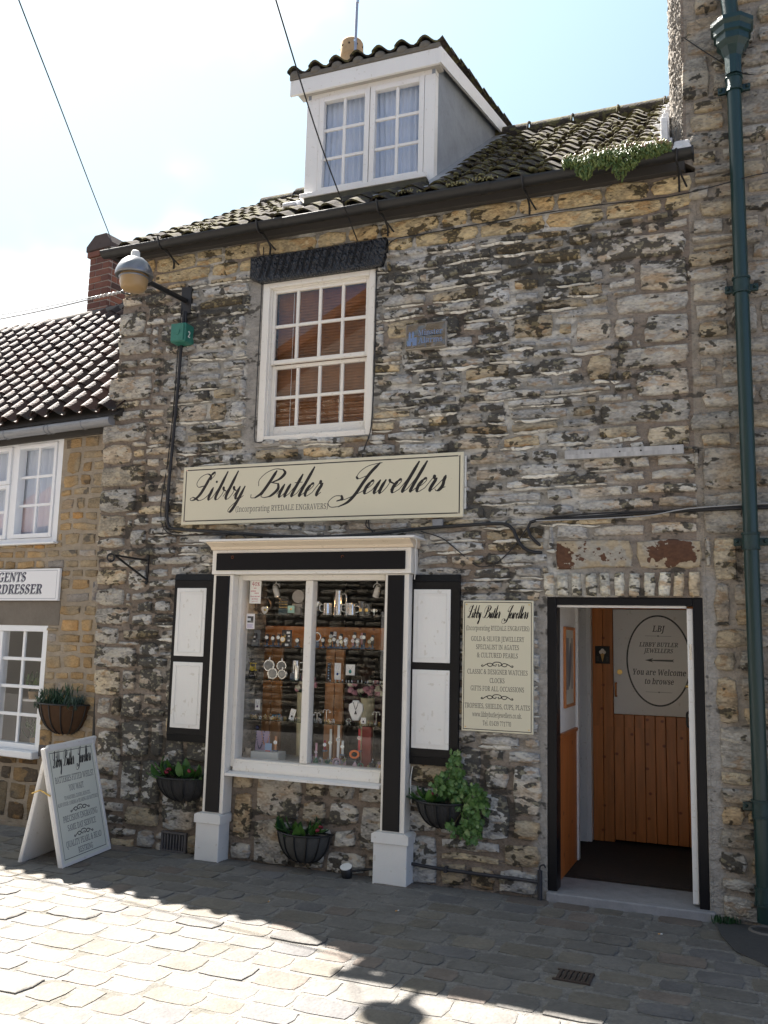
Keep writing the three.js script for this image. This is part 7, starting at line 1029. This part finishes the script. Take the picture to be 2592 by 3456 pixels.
// spot lamps over the display; both are lit
for (const [x, y, ax, l] of [[-3.535, 2.05, 0.22, 'white spot lamp lit at the upper left of the window'], [-2.655, 2.05, -0.35, 'white spot lamp at the upper right of the window']]) {
  const t = thing('spot_lamp', l, 'spot lamp', [x, y, -0.2]), w = mat('spot_white', [0.72, 0.70, 0.66], { roughness: 0.4 });
  part('track', bx(-0.035, 0.035, 0.10, 0.125, -0.02, 0.02, 0.003), w, t); part('yoke', [new THREE.TorusGeometry(0.03, 0.004, 6, 14, Math.PI).translate(0, 0.03, 0), rod([0, 0.06, 0], [0, 0.10, 0], 0.006)], w, t);
  const h = grp('head', t); h.rotation.set(0.25, 0, ax); part('shade', lathe([[0, 0.045], [0.018, 0.045], [0.022, 0.02], [0.024, -0.045], [0.022, -0.045], [0.02, 0.0], [0.0, 0.0]], 20), w, h);
  part('bulb', new THREE.SphereGeometry(0.014, 12, 8).translate(0, -0.034, 0), new THREE.MeshStandardMaterial({ color: 0xffe2b0, emissive: new THREE.Color(1, 0.72, 0.38), emissiveIntensity: ax > 0 ? 2.2 : 0.6, name: 'bulb_glow' }), h);
  const s = new THREE.PointLight(0xffc98a, ax > 0 ? 0.035 : 0.015, 0, 2); s.position.set(0, -0.034, 0); s.castShadow = true; h.add(s);
}
// shopkeeper on a stool at the back of the room
{
  const t = thing('person', 'person with grey hair and mauve top seated inside, seen between shelves in right pane', 'person', [-3.93, 0.02, -3.05], 0.42);
  const J = (l) => l.map(([a, b, r, q]) => ({ a: new THREE.Vector3(...a), b: new THREE.Vector3(...b), r, q }));
  const sd = (p, s) => { const ab = s.b.clone().sub(s.a), k = clamp(p.clone().sub(s.a).dot(ab) / ab.lengthSq()); return p.distanceTo(s.a.clone().addScaledVector(ab, k)) - lerp(s.r, s.q, k); };
  function body(segs, res, lo, size, kk, m, name, parent) {
    const mc = new MarchingCubes(res, m, false, false, 200000); mc.isolation = 0; const p = new THREE.Vector3(); let i = 0;
    for (let z = 0; z < res; z++) for (let y = 0; y < res; y++) for (let x = 0; x < res; x++, i++) { p.set(lo[0] + (x / res) * size, lo[1] + (y / res) * size, lo[2] + (z / res) * size); let d = 1e3; for (const s of segs) { const e = sd(p, s), h = Math.max(kk - Math.abs(d - e), 0) / kk; d = Math.min(d, e) - h * h * kk * 0.25; } mc.field[i] = -d * 20; }
    mc.update(); const n = mc.count, g = new THREE.BufferGeometry(), P = new Float32Array(n * 3); for (let k = 0; k < n; k++) for (let c = 0; c < 3; c++) P[k * 3 + c] = (mc.positionArray[k * 3 + c] + 1) / 2 * size + lo[c];
    g.setAttribute('position', new THREE.BufferAttribute(P, 3)); g.setAttribute('normal', new THREE.BufferAttribute(mc.normalArray.slice(0, n * 3), 3)); return uvBoxKeep(g);
  }
  const skin = mat('skin', [0.50, 0.29, 0.21], { roughness: 0.55 }), top = mat('mauve_top', [0.22, 0.09, 0.15], { roughness: 0.9 }), trou = mat('dark_trousers', [0.02, 0.02, 0.03], { roughness: 0.9 }), hair = mat('grey_hair', [0.28, 0.26, 0.25], { roughness: 0.7 });
  const arms = [[1, 0], [-1, 0]].flatMap(([s]) => [[[s * 0.165, 1.10, 0], [s * 0.20, 0.85, 0.04], 0.05, 0.042], [[s * 0.20, 0.85, 0.04], [s * 0.10, 0.80, 0.26], 0.040, 0.028], [[s * 0.10, 0.80, 0.26], [s * 0.07, 0.79, 0.34], 0.026, 0.024]]);
  const legs = [[1, 0], [-1, 0]].flatMap(([s]) => [[[s * 0.09, 0.66, 0], [s * 0.11, 0.68, 0.42], 0.085, 0.06], [[s * 0.11, 0.68, 0.42], [s * 0.11, 0.28, 0.36], 0.055, 0.04], [[s * 0.11, 0.26, 0.35], [s * 0.115, 0.24, 0.48], 0.038, 0.03]]);
  const torso = [[[0, 0.70, 0], [0, 0.92, 0.0], 0.13, 0.115], [[0, 0.92, 0], [0, 1.06, 0], 0.115, 0.11], [[-0.13, 1.10, 0], [0.13, 1.10, 0], 0.06, 0.06]], head = [[[0, 1.12, -0.01], [0, 1.24, 0.0], 0.045, 0.046], [[0, 1.36, -0.01], [0, 1.33, 0.012], 0.083, 0.076], [[0, 1.30, 0.03], [0, 1.275, 0.045], 0.055, 0.042], [[0, 1.345, 0.085], [0, 1.322, 0.102], 0.010, 0.013], [[0.075, 1.33, 0], [0.078, 1.31, 0], 0.016, 0.012], [[-0.075, 1.33, 0], [-0.078, 1.31, 0], 0.016, 0.012]];
  const fingers = [[1, 0], [-1, 0]].flatMap(([s]) => [-1.5, -0.5, 0.5, 1.5].map((f) => [[s * 0.07 + f * 0.013, 0.79, 0.36], [s * 0.065 + f * 0.014, 0.765, 0.42 - Math.abs(f) * 0.008], 0.009, 0.007]).concat([[[s * 0.05, 0.80, 0.33], [s * 0.025, 0.785, 0.37], 0.010, 0.008]]));
  part('body', body(J([...torso, ...head, ...arms, ...fingers, ...legs]), 110, [-0.75, 0.1, -0.7], 1.5, 0.03, skin), skin, t);
  part('top', body(J([...torso, ...arms.filter((_, i) => i % 3 < 2)].map(([a, b, r, q]) => [a, b, r + 0.012, q + 0.012])), 60, [-0.5, 0.4, -0.4], 1.0, 0.04, top), top, t.children[0]);
  part('trousers', body(J([[[-0.06, 0.68, 0], [0.06, 0.68, 0], 0.14, 0.14], ...legs.filter((_, i) => i % 3 < 2)].map(([a, b, r, q]) => [a, b, r + 0.012, q + 0.014])), 60, [-0.5, 0.1, -0.3], 1.0, 0.04, trou), trou, t.children[0]);
  part('hair', body(J([[[0, 1.385, -0.03], [0, 1.37, -0.01], 0.088, 0.088], [[0.07, 1.37, -0.02], [0.078, 1.27, -0.02], 0.03, 0.022], [[-0.07, 1.37, -0.02], [-0.078, 1.27, -0.02], 0.03, 0.022], [[0, 1.36, -0.06], [0, 1.26, -0.06], 0.06, 0.045]]), 50, [-0.2, 1.15, -0.2], 0.4, 0.03, hair), hair, t.children[0]);
  const eyeM = mat('eye', [0.04, 0.03, 0.03], { roughness: 0.2 }); part('eye', [new THREE.SphereGeometry(0.010, 10, 8).translate(0.03, 1.347, 0.072), new THREE.SphereGeometry(0.010, 10, 8).translate(-0.03, 1.347, 0.072)], eyeM, t.children[0]); part('mouth', new THREE.SphereGeometry(0.02, 10, 6).scale(1, 0.28, 0.4).translate(0, 1.285, 0.086), mat('lip', [0.32, 0.10, 0.09], { roughness: 0.5 }), t.children[0]);
  const s = thing('stool', 'wooden stool under the person inside the shop', 'stool', [-3.93, 0.02, -3.05], 0.42); part('seat', rod([0, 0.545, 0], [0, 0.575, 0], 0.16, 24), M.pine, s); for (const [x, z] of [[0.12, 0.12], [-0.12, 0.12], [0.12, -0.12], [-0.12, -0.12]]) part('leg', rod([x * 1.25, 0, z * 1.25], [x, 0.545, z], 0.016), M.pine, s); part('rung', [rod([-0.13, 0.2, 0.135], [0.13, 0.2, 0.135], 0.011), rod([-0.13, 0.24, -0.135], [0.13, 0.24, -0.135], 0.011)], M.pine, s);
}
// plants behind the cottage's lower window
for (const [lx, y, n, or, l] of [[-0.98, 1.36, 40, 5, 'plant with orange flowers inside the upper panes of the cottage window'], [-1.18, 0.70, 46, 0, 'green plant on the inner sill of the cottage window'], [-1.25, 1.12, 26, 0, 'green plant halfway up behind the cottage window']]) {
  const c0 = Math.cos(TH), s0 = Math.sin(TH), t = thing('house_plant', l, 'plant', [NPOS[0] + lx * c0 + 0.3 * s0, y, NPOS[2] + lx * s0 - 0.32 * c0]), r = rng(n + 3), lf = leafGeo(0.10, 0.035, 0.4); for (let i = 0; i < n; i++) { const o = part('leaf', lf, LG[Math.floor(r() * 3)], t); o.position.set((r() - 0.5) * 0.12, r() * 0.10, (r() - 0.5) * 0.1); orient(o, r() * 6.28, 0.3 + 1.2 * r()); } for (let i = 0; i < or; i++) part('flower', new THREE.IcosahedronGeometry(0.02, 1).translate((r() - 0.5) * 0.12, 0.05 + 0.1 * r(), 0.05 + 0.03 * r()), mat('orange_flower', [0.75, 0.2, 0.02], { roughness: 0.6 }), t);
  part('pot', lathe([[0, -0.07], [0.04, -0.07], [0.05, 0.0], [0.045, 0.0], [0, -0.01]], 16), mat('clay_pot', 0), t); part('ledge', bx(-0.08, 0.08, -0.09, -0.0701, -0.05, 0.05, 0.002), M.offwhite, t);
}
scene.traverse((o) => { if (o.isMesh) { o.castShadow = true; o.receiveShadow = true; } });
camera.updateMatrixWorld();
renderer.render(scene, camera);
